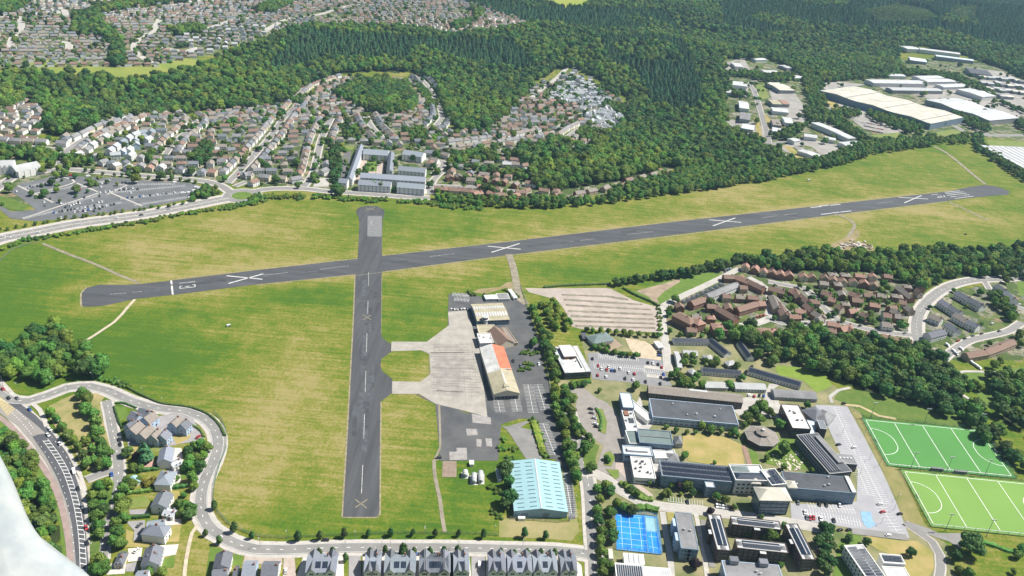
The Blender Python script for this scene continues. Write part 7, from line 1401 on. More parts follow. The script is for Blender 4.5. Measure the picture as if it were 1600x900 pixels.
for q in HOUSES:
    place, x, y, ang, L, W, h, rise, t, w, r = q; z = hgt(x, y)
    if not hvis(q): continue
    if n_h < 300 - n_ft:
        n_h += 1; a_, b_, c_, Lr, Wr = house_meshes(L, W, h, rise, t, w, r); small = W < 5; px_, py_ = to_px(x, y, 0)
        nm_ = 'garage' if small else 'terraced_house' if L > 19 else 'house'
        o = empty(nm_, (x, y, z), ang, cat='garage' if small else 'house', group=('garages ' if small else 'houses ') + place)
        link('wall', a_, o); rf = link('roof', b_, o)
        if not small:
            link('chimney', c_, rf); n_ = max(2, int(Lr / 3.2))
            front = 'S' if math.cos(ang) > 0 else 'N'
            windows(o, Lr, Wr, front, 2, n_, 1.2, 1.2, .9, 2.6, margin=.6)
            if n_h < 170: windows(o, Lr, Wr, 'N' if front == 'S' else 'S', 2, n_, 1.2, 1.2, .9, 2.6, margin=.6)
            if t == 'gable' and Lr < 14: windows(o, Lr, Wr, 'E', 2, 1, 1.2, 1.2, .9, 2.6); windows(o, Lr, Wr, 'W', 2, 1, 1.2, 1.2, .9, 2.6)
            d = MB().box(0, -.04, 0, 2.1, 1.0, .08).build('door', wallM['dark' if n_h % 3 else 'brick'], o); d.location = (Lr * .12, -Wr / 2 if front == 'S' else Wr / 2, 0)
        elif True:
            MB().box(0, -Wr / 2 - .05, 0, 2.0, Lr * .8, .08).build('garage_door', wallM['white'], o)
        wt = {'white': 'white', 'cream': 'cream', 'brick': 'brick', 'tan': 'buff', 'blue': 'blue', 'grey': 'grey'}[w]
        hl_.append((o, ('%s %s %s' % (RN_[r], wt, 'garage' if small else 'terrace' if L > 19 else 'house')), place))
    else:
        ca, sa = math.cos(ang), math.sin(ang); T_ = lambda v: (x + v[0] * ca - v[1] * sa, y + v[0] * sa + v[1] * ca, z + v[2])
        g = gable_wall(L, W, h, rise) if t == 'gable' else MB().box(0, 0, -2, h, L, W); SW.setdefault(w, MB()).add([T_(v) for v in g.v], g.f)
        g = gable_roof(L, W, h, rise) if t == 'gable' else hip_roof(L, W, h, rise); SR.setdefault(r, MB()).add([T_(v) for v in g.v], g.f)
number_labels(hl_)
big = MB(); mats_ = []
for dct, lib in ((SW, wallM), (SR, roofM)):
    for k, mb in dct.items(): mats_.append(lib[k]); big.add(mb.v, mb.f, len(mats_) - 1)
# back extensions, sheds and parked vans read as pale crumbs between the farthest houses
props(big.build('distant_houses', mats_), 'hundreds of small pitched-roof houses of the suburbs beyond the airfield', 'houses', None, 'stuff')
print('HOUSES', n_h, 'of', len(HOUSES))
# ================================================================ hedges, fences, lamps, cars and the aircraft
def hedge(name, label, px, w=2.0, h=1.8, M=None, cat='hedge', wob=.4):
    rs = np.random.RandomState(len(px) * 7 + int(px[0][0])); pl = smooth_line(g2(px), 1.6); ns = normals(pl); mb = MB(); sec = []
    for i, p in enumerate(pl):
        k = 1 + rs.uniform(-wob, wob) * .5; z = hgt(p.x, p.y); n = ns[i]
        sec += [(*(p - n * w * .5 * k), z - .2), (*(p - n * w * .45 * k), z + h * .8 * k), (*p, z + h * k), (*(p + n * w * .45 * k), z + h * .8 * k), (*(p + n * w * .5 * k), z - .2)]
    mb.add(sec, [(5 * i + j, 5 * i + j + 1, 5 * i + j + 6, 5 * i + j + 5) for i in range(len(pl) - 1) for j in range(4)])
    c, nn = [], []
    for i, p in enumerate(pl):
        for _ in range(10):
            t = rs.uniform(-.6, .6); q = p + ns[i] * t * w + (pl[min(i + 1, len(pl) - 1)] - p) * rs.rand(); zz_ = h * (1.05 - abs(t) * .7) * rs.uniform(.55, 1.1); c.append((q.x, q.y, zz_ + hgt(q.x, q.y))); nn.append((ns[i].x * t * 2, ns[i].y * t * 2, 1))
    lv = leaves(rs, np.array(c), np.array(nn), .5); mb.add(lv.tolist(), [(4 * i, 4 * i + 1, 4 * i + 2, 4 * i + 3) for i in range(len(lv) // 4)])
    return props(mb.build(name, M or LM['mid']), label, cat)
hedge('hedge', 'long trimmed hedge between the ring road bend and the airfield grass', A([(540, -5), (600, 20), (680, 60), (760, 92), (860, 105), (930, 122), (985, 150), (1030, 195), (1055, 245)]), 1.6, 1.6, LM['dark'])
hedge('hedge', 'hedge round the small green lawn of the blue houses', A([(535, 108), (545, 140), (560, 185), (575, 210)]), 1.5, 1.6, LM['dark']); hedge('hedge', 'short hedge on the roadside of the green lawn', A([(540, 92), (580, 92), (640, 115)]), 1.4, 1.5, LM['dark'])
hedge('hedge', 'thick hedge below the pink drive', A([(630, 415), (680, 408), (745, 400)]), 2.5, 2.4, LM['dark']); hedge('hedge', 'hedge above the fenced lawn in the villa row', A([(600, 515), (660, 508), (720, 500)]), 2.6, 2.4); hedge('hedge', 'hedge below the fenced lawn in the villa row', A([(590, 632), (640, 628), (705, 622)]), 2.2, 2.2, LM['dark'])
hedge('hedge', 'hedge right of the second villa from the top', A([(815, 392), (850, 382), (890, 372)]), 3, 2.6); hedge('hedge', 'hedge right of the third villa from the top', A([(790, 490), (840, 486), (880, 480)]), 3, 2.6, LM['dark']); hedge('hedge', 'curved hedge along the grey parking court of the blue houses', A([(875, 188), (915, 202), (945, 225), (955, 250)]), 1.4, 1.4, LM['dark'])
hedge('hedge', 'dark field hedge along the top of the gravel field', I([(0, 148), (100, 140), (200, 136), (310, 132)]), 3, 2.2, LM['dark']); hedge('hedge', 'clipped hedge on the edge of the gravel field by the lane', I([(370, 152), (430, 185), (500, 215), (540, 238)]), 2.4, 2.2, LM['dark'])
hedge('hedge', 'hedge in front of the school', I([(130, 598), (170, 600), (215, 592)]), 3.5, 2.4); hedge('hedge', 'hedge under the lawn of the nursery', I([(225, 430), (300, 455), (380, 462), (450, 468)]), 3.5, 2.8, LM['dark']); hedge('hedge', 'low hedge across the lower right lawn', Ez([(1000, 742), (1060, 760), (1130, 785), (1200, 790)]), 3, 1.8)
hedge('hedge', 'curved hedge beside the loop parking bay', D([(92, 115), (112, 145), (120, 185), (112, 222)]), 2.2, 1.6, LM['dark']); hedge('hedge', 'hedge bordering the road island below the loop', D([(205, 465), (260, 505), (310, 540), (358, 545)]), 4, 2.4); hedge('hedge', 'hedge above the tennis courts', D([(190, 575), (260, 590), (330, 585), (385, 600)]), 5, 3)
hedge('hedge', 'low dark planting right of the old turning pad', C([(135 + 600, 0)])[0:0] + C([(700, 180), (720, 240), (745, 330)]), 5, 2, LM['bright'])
# gardens, drives and patios of the bottom left houses and the terrace fronts
drive = mat('grey_drive', (.26, .25, .25), .85, .12, .3); pink = mat('pink_drive', (.38, .24, .20), .85, .1, .3); patio = mat('pale_patio', (.50, .46, .42), .85, .15, .5)
for q, M in (([(535, 105), (590, 108), (605, 150), (560, 180)], lawn_g), ([(590, 190), (880, 120), (960, 260), (800, 290), (600, 290)], drive), ([(810, 250), (850, 225), (895, 220), (890, 255), (830, 285)], lawn_y), ([(645, 370), (680, 345), (725, 350), (720, 385), (640, 408)], pink), ([(600, 535), (690, 528), (712, 575), (610, 585)], lawn), ([(605, 590), (690, 588), (700, 612), (608, 612)], drive),
             ([(590, 645), (680, 640), (680, 725), (625, 738), (630, 690)], drive), ([(590, 680), (628, 695), (620, 740), (700, 745), (700, 768), (590, 765)], lawn_y), ([(755, 665), (850, 658), (838, 740), (745, 745)], lawn_y), ([(780, 635), (850, 632), (850, 658), (780, 668)], patio), ([(750, 757), (838, 752), (825, 800), (750, 815)], patio), ([(760, 825), (820, 805), (815, 860), (750, 865)], lawn_g), ([(600, 772), (668, 768), (660, 830), (600, 835)], patio), ([(500, 840), (590, 850), (585, 890), (500, 895)], patio), ([(588, 845), (640, 835), (650, 880), (590, 880)], drive),
             ([(785, 400), (840, 395), (850, 460), (790, 475)], patio), ([(845, 400), (885, 400), (880, 440), (850, 450)], lawn_g), ([(790, 505), (840, 500), (850, 570), (800, 580)], lawn_y), ([(600, 300), (690, 290), (720, 340), (620, 345)], lawn_y), ([(800, 300), (850, 300), (860, 370), (820, 370)], patio), ([(690, 290), (800, 285), (740, 320), (700, 320)], lawn)): sheet('garden', A(q), .17 + .004 * (len(q) + int(q[0][0]) % 7), M)
for q, M in ((B([(85, 760), (170, 785), (160, 930), (60, 930)]), lawn_g), (B([(250, 800), (420, 805), (425, 850), (240, 840)]), pinkp), (B([(430, 808), (480, 800), (490, 930), (425, 930)]), pinkp), (B([(525, 800), (710, 798), (712, 930), (480, 930)]), patio), (B([(735, 800), (790, 800), (795, 930), (735, 930)]), drive), (B([(800, 795), (1210, 790), (1300, 800), (1300, 930), (800, 930)]), patio), (C([(250, 800), (400, 800), (410, 930), (250, 930)]), patio), (C([(410, 800), (475, 800), (475, 930), (410, 930)]), drive), (C([(480, 795), (870, 800), (925, 850), (935, 930), (478, 930)]), patio), (B([(185, 800), (240, 795), (235, 850), (185, 850)]), lawn_g)): sheet('forecourt', q, .11, M)
sheet('garden', J([(1160, 250), (1210, 250), (1210, 330), (1180, 340)]), .1, lawn_g)
# fences
post_m = mat('galvanised_steel', (.22, .24, .24), .5, .1, 1, metal=.3); green_f = mat('green_fence_wire', (.05, .13, .09), .6, .1, 1)
def fence(label, px, h=2.2, gap=9, M=None, rails=5, name='fence', cat='fence', world=None, closed=False, th=.05):
    pl = smooth_line(world or g2(px), gap, closed) if not world else [Vector(p) for p in world]; M = M or post_m; o = empty(name, (pl[0].x, pl[0].y, 0), label=label, cat=cat); o0 = pl[0]
    if world:
        q = []
        for a, b in zip(pl, pl[1:]):
            k = max(1, int((b - a).length / gap)); q += [a.lerp(b, i / k) for i in range(k)]
        pl = q + [pl[-1]]
    mb = MB(); ns = normals(pl)
    for r in range(rails):
        z = h * (r + 1) / rails - .02
        for i in range(len(pl) - 1): mb.tube((*(pl[i] - o0), z), (*(pl[i + 1] - o0), z), th, n=4)
    mb.build('wire_panel', M, o); me_ = MB().box(0, 0, -.2, h + .15, .14, .14).mesh('post', M)
    for p in pl[:100]: link('post', me_, o).location = (p.x - o0.x, p.y - o0.y, 0)
    return o
fence('green mesh airfield fence running along the ring road', A([(1000, 130), (1040, 170), (1062, 230), (1060, 300), (1030, 380), (1005, 470), (1000, 540), (1020, 600), (1070, 655), (1150, 695), (1200, 712)]) + B([(340, 718), (440, 724), (600, 718), (800, 708), (1000, 702)]) + C([(250, 702), (430, 705), (535, 712)]), 2.2, 9, green_f, 6)
fence('grey perimeter fence below the teal hangar', C([(590, 632), (700, 640), (870, 645), (888, 560), (880, 470)]), 2, 7)
fence('perimeter fence left of the gravel field', H([(655, 190), (690, 290), (740, 450), (790, 600), (830, 760), (845, 860)]), 2, 8); fence('old fence by the dual road at the left edge', zz(0, 350, 3, [(0, 175), (30, 145), (60, 120), (150, 90), (190, 85)]), 1.6, 8)
def pitch_fence(c, u, n, a, b, label, sides=4):
    q = [c - u * a - n * b, c + u * a - n * b, c + u * a + n * b, c - u * a + n * b]; q.append(q[0]); fence(label, None, 3, 7, green_f, 7, world=[tuple(v) for v in q], name='sports_fence', th=.04)
pitch_fence(*PITCH1, 'tall green mesh fence round the upper darker pitch'); pitch_fence(*PITCH2, 'tall green mesh fence round the lower lime pitch')
tcw = g2(Bz([(452, 150), (945, 200), (1005, 650), (470, 590)])); fence('blue-tinted mesh fence round the tennis courts', None, 3, 6, mat('blue_fence', (.07, .20, .34), .6), 7, name='sports_fence', world=[tuple(v) for v in tcw + [tcw[0]]])
fence('fence across the middle of the tennis courts', None, 2.6, 5, mat('blue_fence', (.07, .20, .34), .6), 5, name='sports_fence', world=[tuple(v) for v in g2(Bz([(800, 185), (835, 618)]))])
# hockey goals and dugouts on the two pitches
for (c, u, n, a, b), nm_ in ((PITCH1, 'upper'), (PITCH2, 'lower')):
    for s, sd in ((-1, 'left'), (1, 'right')):
        p = c + u * s * 45.6; o = empty('hockey_goal', (p.x, p.y, .4), math.atan2(u.y, u.x) + (math.pi if s < 0 else 0), label='%s hockey goal of the %s pitch' % (sd, nm_), cat='goal'); mb = MB()
        for y in (-1.8, 1.8): mb.tube((0, y, 0), (0, y, 2.1), .08); mb.tube((1.2, y, 0), (.9, y, 2.1), .06); mb.tube((0, y, 2.1), (.9, y, 2.1), .06)
        mb.tube((0, -1.8, 2.1), (0, 1.8, 2.1), .08); mb.build('goal_frame', roofM['white'], o); MB().box(1.1, 0, 0, .46, .06, 3.6).build('backboard', wallM['dark'], o)
for q, lb in (((790, 405), 'left dark dugout between the two pitches'), ((900, 418), 'right dark dugout between the two pitches')):
    p = P(*Ez([q])[0]); o = empty('dugout', (p.x, p.y, .3), math.atan2(PITCH1[1].y, PITCH1[1].x), label=lb, cat='dugout'); MB().box(0, 0, 0, 2, 9, 1.4).build('shelter', wallM['dark'], o); MB().box(0, -.2, 2, 2.15, 9.4, 2).build('roof', roofM['grey'], o)
# lamp posts
def lamp(px, lb, h=8, name='street_lamp', side=1):
    p = P(*px); o = empty(name, (p.x, p.y, hgt(p.x, p.y)), 0, cat='street lamp', group='street lamps'); MB().tube((0, 0, -.2), (0, 0, h), .12, .08, 6).build('pole', post_m, o); MB().tube((0, 0, h), (0, -1.6 * side, h + .25), .06).build('arm', post_m, o); MB().box(0, -1.9 * side, h + .12, h + .34, .35, .9).build('lamp_head', roofM['white'], o); return (o, 'tall grey street lamp', lb)
LP = [lamp(q, 'along the ring road', 8) for q in A([(82, 790 - 40 * 0 + 0)])[0:0] + zz(0, 350, 3, [(88, 782), (250, 755), (320, 785), (437, 732), (568, 770), (672, 805), (768, 850)]) + B([(447, 725), (767, 728), (1092, 712), (55, 560), (95, 425), (320, 760), (930, 765)]) + C([(192, 705), (520, 700), (650, 765), (350, 765), (-10, 765), (895, 560), (935, 790)])]
LP += [lamp(q, 'on the old main road', 9) for q in A([(290, 215), (330, 280), (375, 372), (425, 620), (440, 700), (445, 790), (15, 10)])] + [lamp(q, 'in the college car park', 6) for q in Ez([(450, 245), (400, 130), (520, 385), (605, 540), (345, 235), (475, 355), (430, 425), (590, 592), (530, 655)])]
number_labels(LP)
def flood(px, lb, h=15):
    p = P(*px); o = empty('floodlight_mast', (p.x, p.y, 0), 0, label=lb, cat='floodlight', group='floodlights of the sports pitches'); MB().tube((0, 0, -.2), (0, 0, h), .22, .12, 8).build('pole', post_m, o); MB().box(0, 0, h - .1, h + .1, 3.6, .2).build('crossbar', post_m, o)
    for x in (-1.4, 0, 1.4): MB().box(x, -.3, h - .1, h + .6, 1.0, .35).build('floodlight', roofM['white'], o)
for q, lb in (((668, 397), 'left floodlight mast between the two pitches'), ((835, 417), 'middle floodlight mast between the two pitches'), ((1014, 432), 'right floodlight mast between the two pitches'), ((830, 690), 'left floodlight mast on the near side of the lower pitch'), ((1022, 716), 'right floodlight mast on the near side of the lower pitch')): flood(Ez([q])[0], lb)
flood(Ez([(480, 160)])[0], 'floodlight mast at the upper left pitch corner'); flood(Ez([(730, 188)])[0], 'middle floodlight mast on the far side of the upper pitch'); flood(Ez([(985, 212)])[0], 'floodlight mast at the upper right pitch corner')
# cars
PAINT = {'white': (.70, .70, .70), 'silver': (.40, .42, .44), 'black': (.02, .021, .024), 'red': (.36, .03, .03), 'blue': (.03, .10, .34), 'grey': (.13, .14, .15)}
CARM = {}; gl_c = mat('car_glass', (.02, .025, .03), .1, .1, spec=.7); tyre = mat('tyre', (.02, .02, .02), .9)
tail = mat('tail_lamp', (.30, .02, .02), .4); head = mat('head_lamp', (.6, .6, .58), .3)
def car_meshes(c, van=False):
    if (c, van) in CARM: return CARM[(c, van)]
    m_ = mat('car_paint_' + c, PAINT[c], .3, .02, spec=.5); pr = [(-2.15, .35), (-2.2, .85), (-1.75, .98), (1.0, 1.0), (2.05, .80), (2.2, .62), (2.15, .35)] if not van else [(-2.5, .35), (-2.5, 2.05), (1.3, 2.1), (1.9, 1.25), (2.55, 1.0), (2.6, .35)]
    cb = [(-1.85, .97), (-1.35, 1.44), (.25, 1.46), (1.05, .99)] if not van else [(1.25, 1.35), (1.3, 2.0), (1.85, 1.3)]
    def ex(pts, w, wt=None):
        mb = MB(); n = len(pts); vs = [(x, -w if z < 1.1 else -(wt or w), z) for x, z in pts] + [(x, w if z < 1.1 else (wt or w), z) for x, z in pts]
        return mb.add(vs, [tuple(range(n))[::-1], tuple(range(n, 2 * n))] + [(i, (i + 1) % n, n + (i + 1) % n, n + i) for i in range(n)])
    body = ex(pr, .88); rf = MB().box(-.55, 0, 1.44, 1.50, 1.6, 1.25) if not van else MB().box(-.6, 0, 2.08, 2.14, 3.7, 1.6)
    gl = ex(cb, .80 if not van else .9, .66 if not van else .84)
    wh = MB().tube((0, -.11, 0), (0, .11, 0), .33, n=10)
    li = MB().box(0, 0, -.09, .09, .08, .3)
    CARM[(c, van)] = (body.mesh('body', m_), gl.mesh('windows', gl_c), rf.mesh('roof_panel', m_), wh.mesh('wheel', tyre), li.mesh('headlight', head), li.mesh('tail_light', tail)); return CARM[(c, van)]
CARS = []
def car(px, c, place, ang=0.0, van=False, world=None):
    p = P(*px) if world is None else world; b, g, r, w, hd, tl2 = car_meshes(c, van); o = empty('parked_van' if van else 'car', (p.x, p.y, hgt(p.x, p.y) + (.36 if 'road' in place or 'street' in place else .22)), ang, cat='van' if van else 'car', group=('vans ' if van else 'cars ') + place)
    link('body', b, o); link('windows', g, o); link('roof_panel', r, o)
    for x in (-1.35, 1.4):
        for y in (-.8, .8): link('wheel', w, o).location = (x, y, .33)
    for y in (-.6, .6): link('headlight', hd, o).location = (2.17 if not van else 2.58, y, .68); link('tail_light', tl2, o).location = (-2.19 if not van else -2.52, y, .75)
    CARS.append((o, c + (' van' if van else ' car'), place)); return o
def dirp(a, b): d = P(*b) - P(*a); return math.atan2(d.y, d.x)
al = lambda a, b, T: dirp(T([a])[0], T([b])[0])
for (x, y, c, v) in ((15, 28, 'red', 0), (42, 70, 'black', 0), (82, 70, 'grey', 0), (140, 123, 'blue', 0), (235, 217, 'white', 0), (226, 243, 'white', 0), (282, 285, 'white', 0), (347, 415, 'white', 1), (367, 495, 'black', 0), (388, 580, 'grey', 0), (405, 678, 'red', 0), (410, 750, 'black', 0)): car(A([(x, y)])[0], c, 'on the old main road', al((x, y), (x + (60 if y < 300 else 20), y + 60), A), bool(v))
for (x, y, c) in ((525, 428, 'blue'), (560, 265, 'black'), (565, 287, 'black')): car(A([(x, y)])[0], c, 'on the slip road by the tree triangle', al((540, 250), (560, 330), A))
for (x, y, c) in ((682, 352, 'white'), (735, 385, 'red'), (930, 252, 'red'), (655, 665, 'grey'), (640, 785, 'white')): car(A([(x, y)])[0], c, 'in the drives of the ring road houses', al((600, 300), (640, 270), A))
car(B([(627, 735)])[0], 'black', 'on the ring road', al((500, 740), (700, 735), B)); car(C([(447, 850)])[0], 'white', 'between the bottom terraces', al((440, 900), (445, 800), C), True); car(B([(440, 880)])[0], 'white', 'between the bottom terraces', al((440, 900), (445, 800), B))
for k in range(10): car(C([(60 + k * 38 + rng.uniform(-6, 6), 801)])[0], rng.choice(['black', 'grey', 'white', 'blue']), 'parked before the bottom terraces', al((0, 800), (300, 800), C)) if k not in (4, 9) else None
for (x, y, c) in ((968, 120, 'black'), (973, 139, 'grey'), (985, 163, 'silver'), (990, 190, 'white'), (995, 204, 'black')): car(C([(x, y)])[0], c, 'in the loop parking bay', al((960, 160), (1000, 168), C))
for (x, y, c) in ((208, 75, 'red'), (238, 105, 'white'), (288, 112, 'red'), (308, 85, 'white'), (335, 118, 'blue'), (363, 121, 'black'), (413, 100, 'white'), (493, 138, 'white'), (547, 150, 'red'), (203, 163, 'red'), (283, 178, 'white'), (460, 195, 'black'), (535, 205, 'white'), (675, 45, 'black'), (722, 52, 'white'), (770, 62, 'black'), (803, 90, 'red'), (820, 155, 'blue'), (797, 183, 'black'), (652, 225, 'black'), (790, 243, 'black'), (155, 8, 'black')): car(Dz([(x, y)])[0], c, 'in the school car park', al((300, 60), (310, 160), Dz) + (math.pi if x % 2 else 0))
for k, c in enumerate(('black', 'grey', 'black', 'blue')): car(I([(541, 440 + k * 10)])[0], c, 'beside the white-roofed shelter', al((500, 440), (545, 445), I))
for (x, y, c) in ((608, 660, 'black'), (768, 680, 'white'), (655, 690, 'grey')): car(H([(x, y)])[0], c, 'in the airport car park', al((600, 650), (610, 700), H))
for (x, y, c) in ((330, 287, 'black'), (403, 300, 'white'), (355, 94, 'black'), (523, 565, 'white'), (537, 603, 'red'), (617, 612, 'black'), (563, 712, 'white'), (378, 687, 'black'), (337, 687, 'black')): car(Ez([(x, y)])[0], c, 'in the big college car park', al((500, 570), (540, 562), Ez))
for (x, y, c) in ((240, 568, 'black'), (272, 571, 'black'), (172, 605, 'white'), (182, 630, 'grey'), (197, 632, 'red'), (213, 630, 'red'), (246, 635, 'white'), (308, 643, 'black'), (140, 560, 'grey'), (335, 572, 'white')): car(Ez([(x, y)])[0], c, 'in the bays below the dark teaching wing', al((200, 600), (210, 640), Ez))
for (x, y, c) in ((232, 770, 'white'), (238, 796, 'red')): car(Ez([(x, y)])[0], c, 'beside the right student hall', al((230, 760), (240, 800), Ez))
for (x, y, c) in ((665, 368, 'black'), (606, 360, 'black'), (925, 512, 'black')): car(Cz([(x, y)])[0], c, 'below the solar-roofed teaching block', al((660, 340), (670, 390), Cz))
for k, c in enumerate(('white', 'silver', 'white', 'grey', 'black', 'red')): car(D([(660 + k * 14, 574 + k * 2)])[0], c, 'left of the hipped tower', al((660, 560), (664, 590), D))
for k in range(16):
    x, y = rng.choice([(760 + k * 0, 0)]) if 0 else (0, 0)
for q, c in zip(J([(1000, 517), (960, 527), (1082, 505), (922, 540), (890, 551), (1050, 470), (1150, 378), (1178, 380), (175, 470), (205, 472), (540, 492), (575, 505), (100, 345), (120, 360), (640, 515), (430, 480)]), ('black', 'grey', 'black', 'black', 'red', 'white', 'black', 'white', 'black', 'grey', 'white', 'blue', 'white', 'red', 'grey', 'black')): car(q, c, 'in the estate roads', dirp(q, (q[0] + 10, q[1] - 3)))
for q, c in zip(J([(840, 572), (870, 600), (905, 590), (935, 638), (950, 650), (962, 660), (975, 668), (988, 678), (880, 612), (1040, 610)]), ('white',) * 8 + ('silver', 'white')): car(q, c, 'in the east corner car park', dirp(q, (q[0] + 6, q[1] + 4)), True)
for q in I([(965, 300), (985, 292), (1000, 288), (1015, 284), (1030, 280), (850, 75), (862, 68), (875, 62), (630, 310), (615, 300), (725, 265), (960, 655), (985, 660), (1010, 655), (1030, 658), (975, 520)]): car(q, rng.choice(list(PAINT)), 'around the brown-roofed flats', dirp(q, (q[0] + 2, q[1] - 8)))
PRK = [(170, 512, 'black'), (95, 540, 'white'), (283, 580, 'black'), (452, 527, 'red'), (575, 495, 'white'), (570, 515, 'white'), (690, 490, 'black'), (707, 488, 'black'), (660, 505, 'grey'), (710, 525, 'white'), (680, 530, 'white'), (737, 548, 'white'), (775, 527, 'black'), (345, 607, 'white'), (370, 628, 'black'), (400, 620, 'white'), (415, 612, 'white'), (440, 600, 'black'), (450, 606, 'white'), (475, 573, 'black'), (520, 593, 'white'), (557, 602, 'white'), (575, 598, 'white'), (560, 566, 'black'), (562, 637, 'black'), (420, 655, 'white'), (440, 652, 'grey'), (480, 650, 'white'), (530, 650, 'black'), (385, 612, 'silver'), (430, 606, 'white'), (250, 600, 'white'), (255, 620, 'grey'), (345, 690, 'white')]
for x, y, c in PRK: car(K([(x, y)])[0], c, 'in the park and ride', al((400, 560), (410, 590), K))
for (x0, y0, x1, y1, n) in ((300, 660, 540, 618, 10), (460, 650, 660, 608, 9), (700, 578, 1000, 545, 9), (150, 525, 300, 485, 6), (560, 548, 760, 520, 8)):
    for k in range(n):
        t = (k + hr.uniform(.1, .7)) / n; car(K([(x0 + (x1 - x0) * t, y0 + (y1 - y0) * t)])[0], hr.choice(['white', 'black', 'silver', 'grey', 'blue', 'white']), 'in the park and ride', al((400, 560), (410, 590), K))
for x, y, c in ((400, 450, 'red'), (497, 455, 'white'), (1030, 550, 'white'), (1065, 548, 'white'), (1075, 562, 'white'), (1072, 576, 'white'), (1092, 537, 'white'), (1105, 517, 'white'), (1122, 522, 'white'), (1136, 527, 'white'), (1146, 533, 'white'), (1096, 561, 'white'), (985, 490, 'white')): car(K([(x, y)])[0], c, 'at the edge of the park and ride', al((1000, 560), (1040, 555), K), True)
for x, y, c in ((655, 690, 'white'), (795, 673, 'black'), (710, 712, 'black'), (20, 795, 'white'), (50, 800, 'white'), (215, 772, 'white'), (500, 745, 'black'), (950, 640, 'silver')): car(K([(x, y)])[0], c, 'on the dual road', al((400, 720), (650, 690), K))
for i, (p, w) in enumerate(streets[:4]):
    pl = smooth_line(g2(L_(p)), 14); ns = normals(pl)
    for k in range(1, len(pl) - 1):
        if hr.random() < .42:
            q = pl[k] + ns[k] * hr.choice((-1, 1)) * (w / 2 - 1.1); car(None, hr.choice(['white', 'black', 'silver', 'grey', 'white', 'red', 'blue']), 'parked in the %s' % ('long diagonal street', 'upper curving street', 'straight central street', 'short cross street')[i], math.atan2(ns[k].x, -ns[k].y), world=q)
for k in range(26): q = N_([(868 + (k % 9) * 10 + (k // 9) * 8, 412 + (k // 9) * 17 + (k % 9) * 2)])[0]; car(q, hr.choice(['white', 'black', 'grey', 'blue', 'red']), 'in the factory car park', .5)
number_labels(CARS); print('CARS', len(CARS))
# earth ridges across the gravel field, rubble on the far grass, litter of small things on the field
eb = MB()
for a, b in (((85, 182), (300, 190)), ((300, 190), (395, 205)), ((95, 205), (460, 228)), ((105, 230), (500, 252)), ((115, 258), (510, 275)), ((130, 282), (515, 298)), ((140, 305), (520, 318)), ((150, 328), (520, 338))):
    pl = smooth_line(g2(I([a, b])), 3); ns = normals(pl); rs = random.Random(a[1]); v = []
    for i, p in enumerate(pl):
        h_ = .9 * rs.uniform(.5, 1.2); w_ = rs.uniform(1.4, 2.6); v += [(*(p - ns[i] * w_), .06), (*p, .1 + h_), (*(p + ns[i] * w_), .06)]
    eb.add(v, [(3 * i + j, 3 * i + j + 1, 3 * i + j + 4, 3 * i + j + 3) for i in range(len(pl) - 1) for j in range(2)])
props(eb.build('earth_ridges', mat('ridge_earth', (.15, .135, .11), .95, c2=(.27, .24, .18), scale=.15, detail=5)), kind='structure')
rb_ = MB(); rs = random.Random(4)
for _ in range(170):
    t = rs.random(); p = P(*J([(325 + t * 160 + rs.gauss(0, 8), 118 - 20 * math.sin(t * 3) + rs.gauss(0, 7))])[0]); s = rs.uniform(.6, 2.4); rb_.box(p.x, p.y, -.2, s * .6, s, s * rs.uniform(.6, 1), rs.uniform(0, 3), rs.randint(0, 1))
props(rb_.build('rubble_heap', [mat('white_rubble', (.55, .52, .46), .9, .25, .5), mat('dark_rubble', (.16, .13, .10), .9, .25, .5)]), 'heap of pale rubble and soil on the grass south of the runway', 'rubble', None, 'stuff')
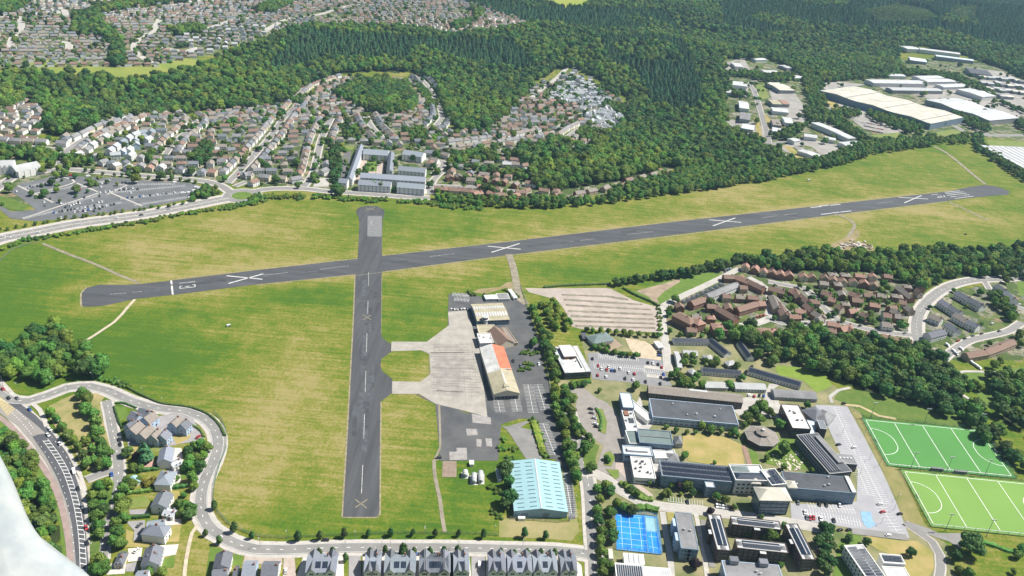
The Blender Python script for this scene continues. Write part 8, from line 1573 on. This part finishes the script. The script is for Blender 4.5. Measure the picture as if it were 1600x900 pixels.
for q, lb, s in ((zz(0, 350, 3, [(1072, 480)])[0], 'small black and white abandoned generator on the western grass', 1.0), (N_([(620, 680)])[0], 'small white marker cabin north of the long runway', 1.1), (C([(258, 348)])[0], 'dark generator where the old track meets the yard', 1.0), (J([(925, 50)])[0], 'small dark box on the grass above the east wood', .8)):
    p = P(*q); o = empty('generator', (p.x, p.y, 0), .4, label=lb, cat='generator'); MB().box(0, 0, .3, 1.9 * s, 3 * s, 1.8 * s).build('casing', wallM['white' if 'white' in lb else 'dark'], o); MB().box(1.1 * s, 0, .4, 1.5 * s, 1.0, 2.0 * s).build('control_panel', wallM['dark'], o); MB().tube((-.8, 0, 1.9 * s), (-.8, 0, 2.6 * s), .12).build('exhaust', wallM['dark'], o); MB().box(0, 0, 0, .3, 3.4 * s, 1.2).build('skid', post_m, o)
# the aircraft the picture was taken from: a rounded white wing-strut fairing a few metres off
out = [(-60, 640), (-25, 665), (0, 712), (20, 748), (35, 790), (48, 818), (64, 842), (88, 862), (112, 878), (140, 897), (160, 925), (150, 1000), (-60, 1020)]
dep = 3.2; cp = Vector((0, 0, CAM_H)); W3 = lambda px, py, d: cp + ray(px, py).normalized() * d
cxm, cym = 10, 905; mb = MB(); n = len(out); rings = []
for t, dz in ((1.0, .30), (1.0, .02), (.992, -.015), (.97, -.035), (.88, -.055), (.68, -.07), (.4, -.08), (.12, -.085)): rings.append([W3(cxm + (x - cxm) * t, cym + (y - cym) * t, dep + dz) for x, y in out])
for r_ in rings: mb.v += [tuple(v) for v in r_]
for k in range(len(rings) - 1):
    for i in range(n): mb.f.append((k * n + i, k * n + (i + 1) % n, (k + 1) * n + (i + 1) % n, (k + 1) * n + i)); mb.m.append(0)
mb.f += [tuple(range(n))[::-1], tuple(range((len(rings) - 1) * n, len(rings) * n))]; mb.m += [0, 0]
wing = mb.build('aircraft_fairing', mat('weathered_white_paint', (.24, .28, .30), .8, c2=(.37, .39, .385), scale=9, detail=5, spec=.5), None, True)
props(wing, 'weathered white curved aircraft fairing close to the camera in the lower left corner', 'aircraft part')
sb2 = wing.modifiers.new('round', 'SUBSURF'); sb2.levels = 2; sb2.render_levels = 2
# ---- the air: one closed box of thin haze
hz = MB().box(0, 3600, -32, CAM_H + 14, 15000, 9000).build('haze', bpy.data.materials.new('haze_air')); hm = hz.data.materials[0]; hm.use_nodes = True; hn_ = hm.node_tree; hn_.nodes.clear()
ho = hn_.nodes.new('ShaderNodeOutputMaterial'); hv = hn_.nodes.new('ShaderNodeVolumePrincipled'); hv.inputs['Color'].default_value = (.45, .74, 1.0, 1); hv.inputs['Density'].default_value = .00005; hv.inputs['Anisotropy'].default_value = .1
hn_.links.new(hv.outputs[0], ho.inputs['Volume']); props(hz, 'thin blue summer haze over the whole landscape', 'haze', None, 'stuff')
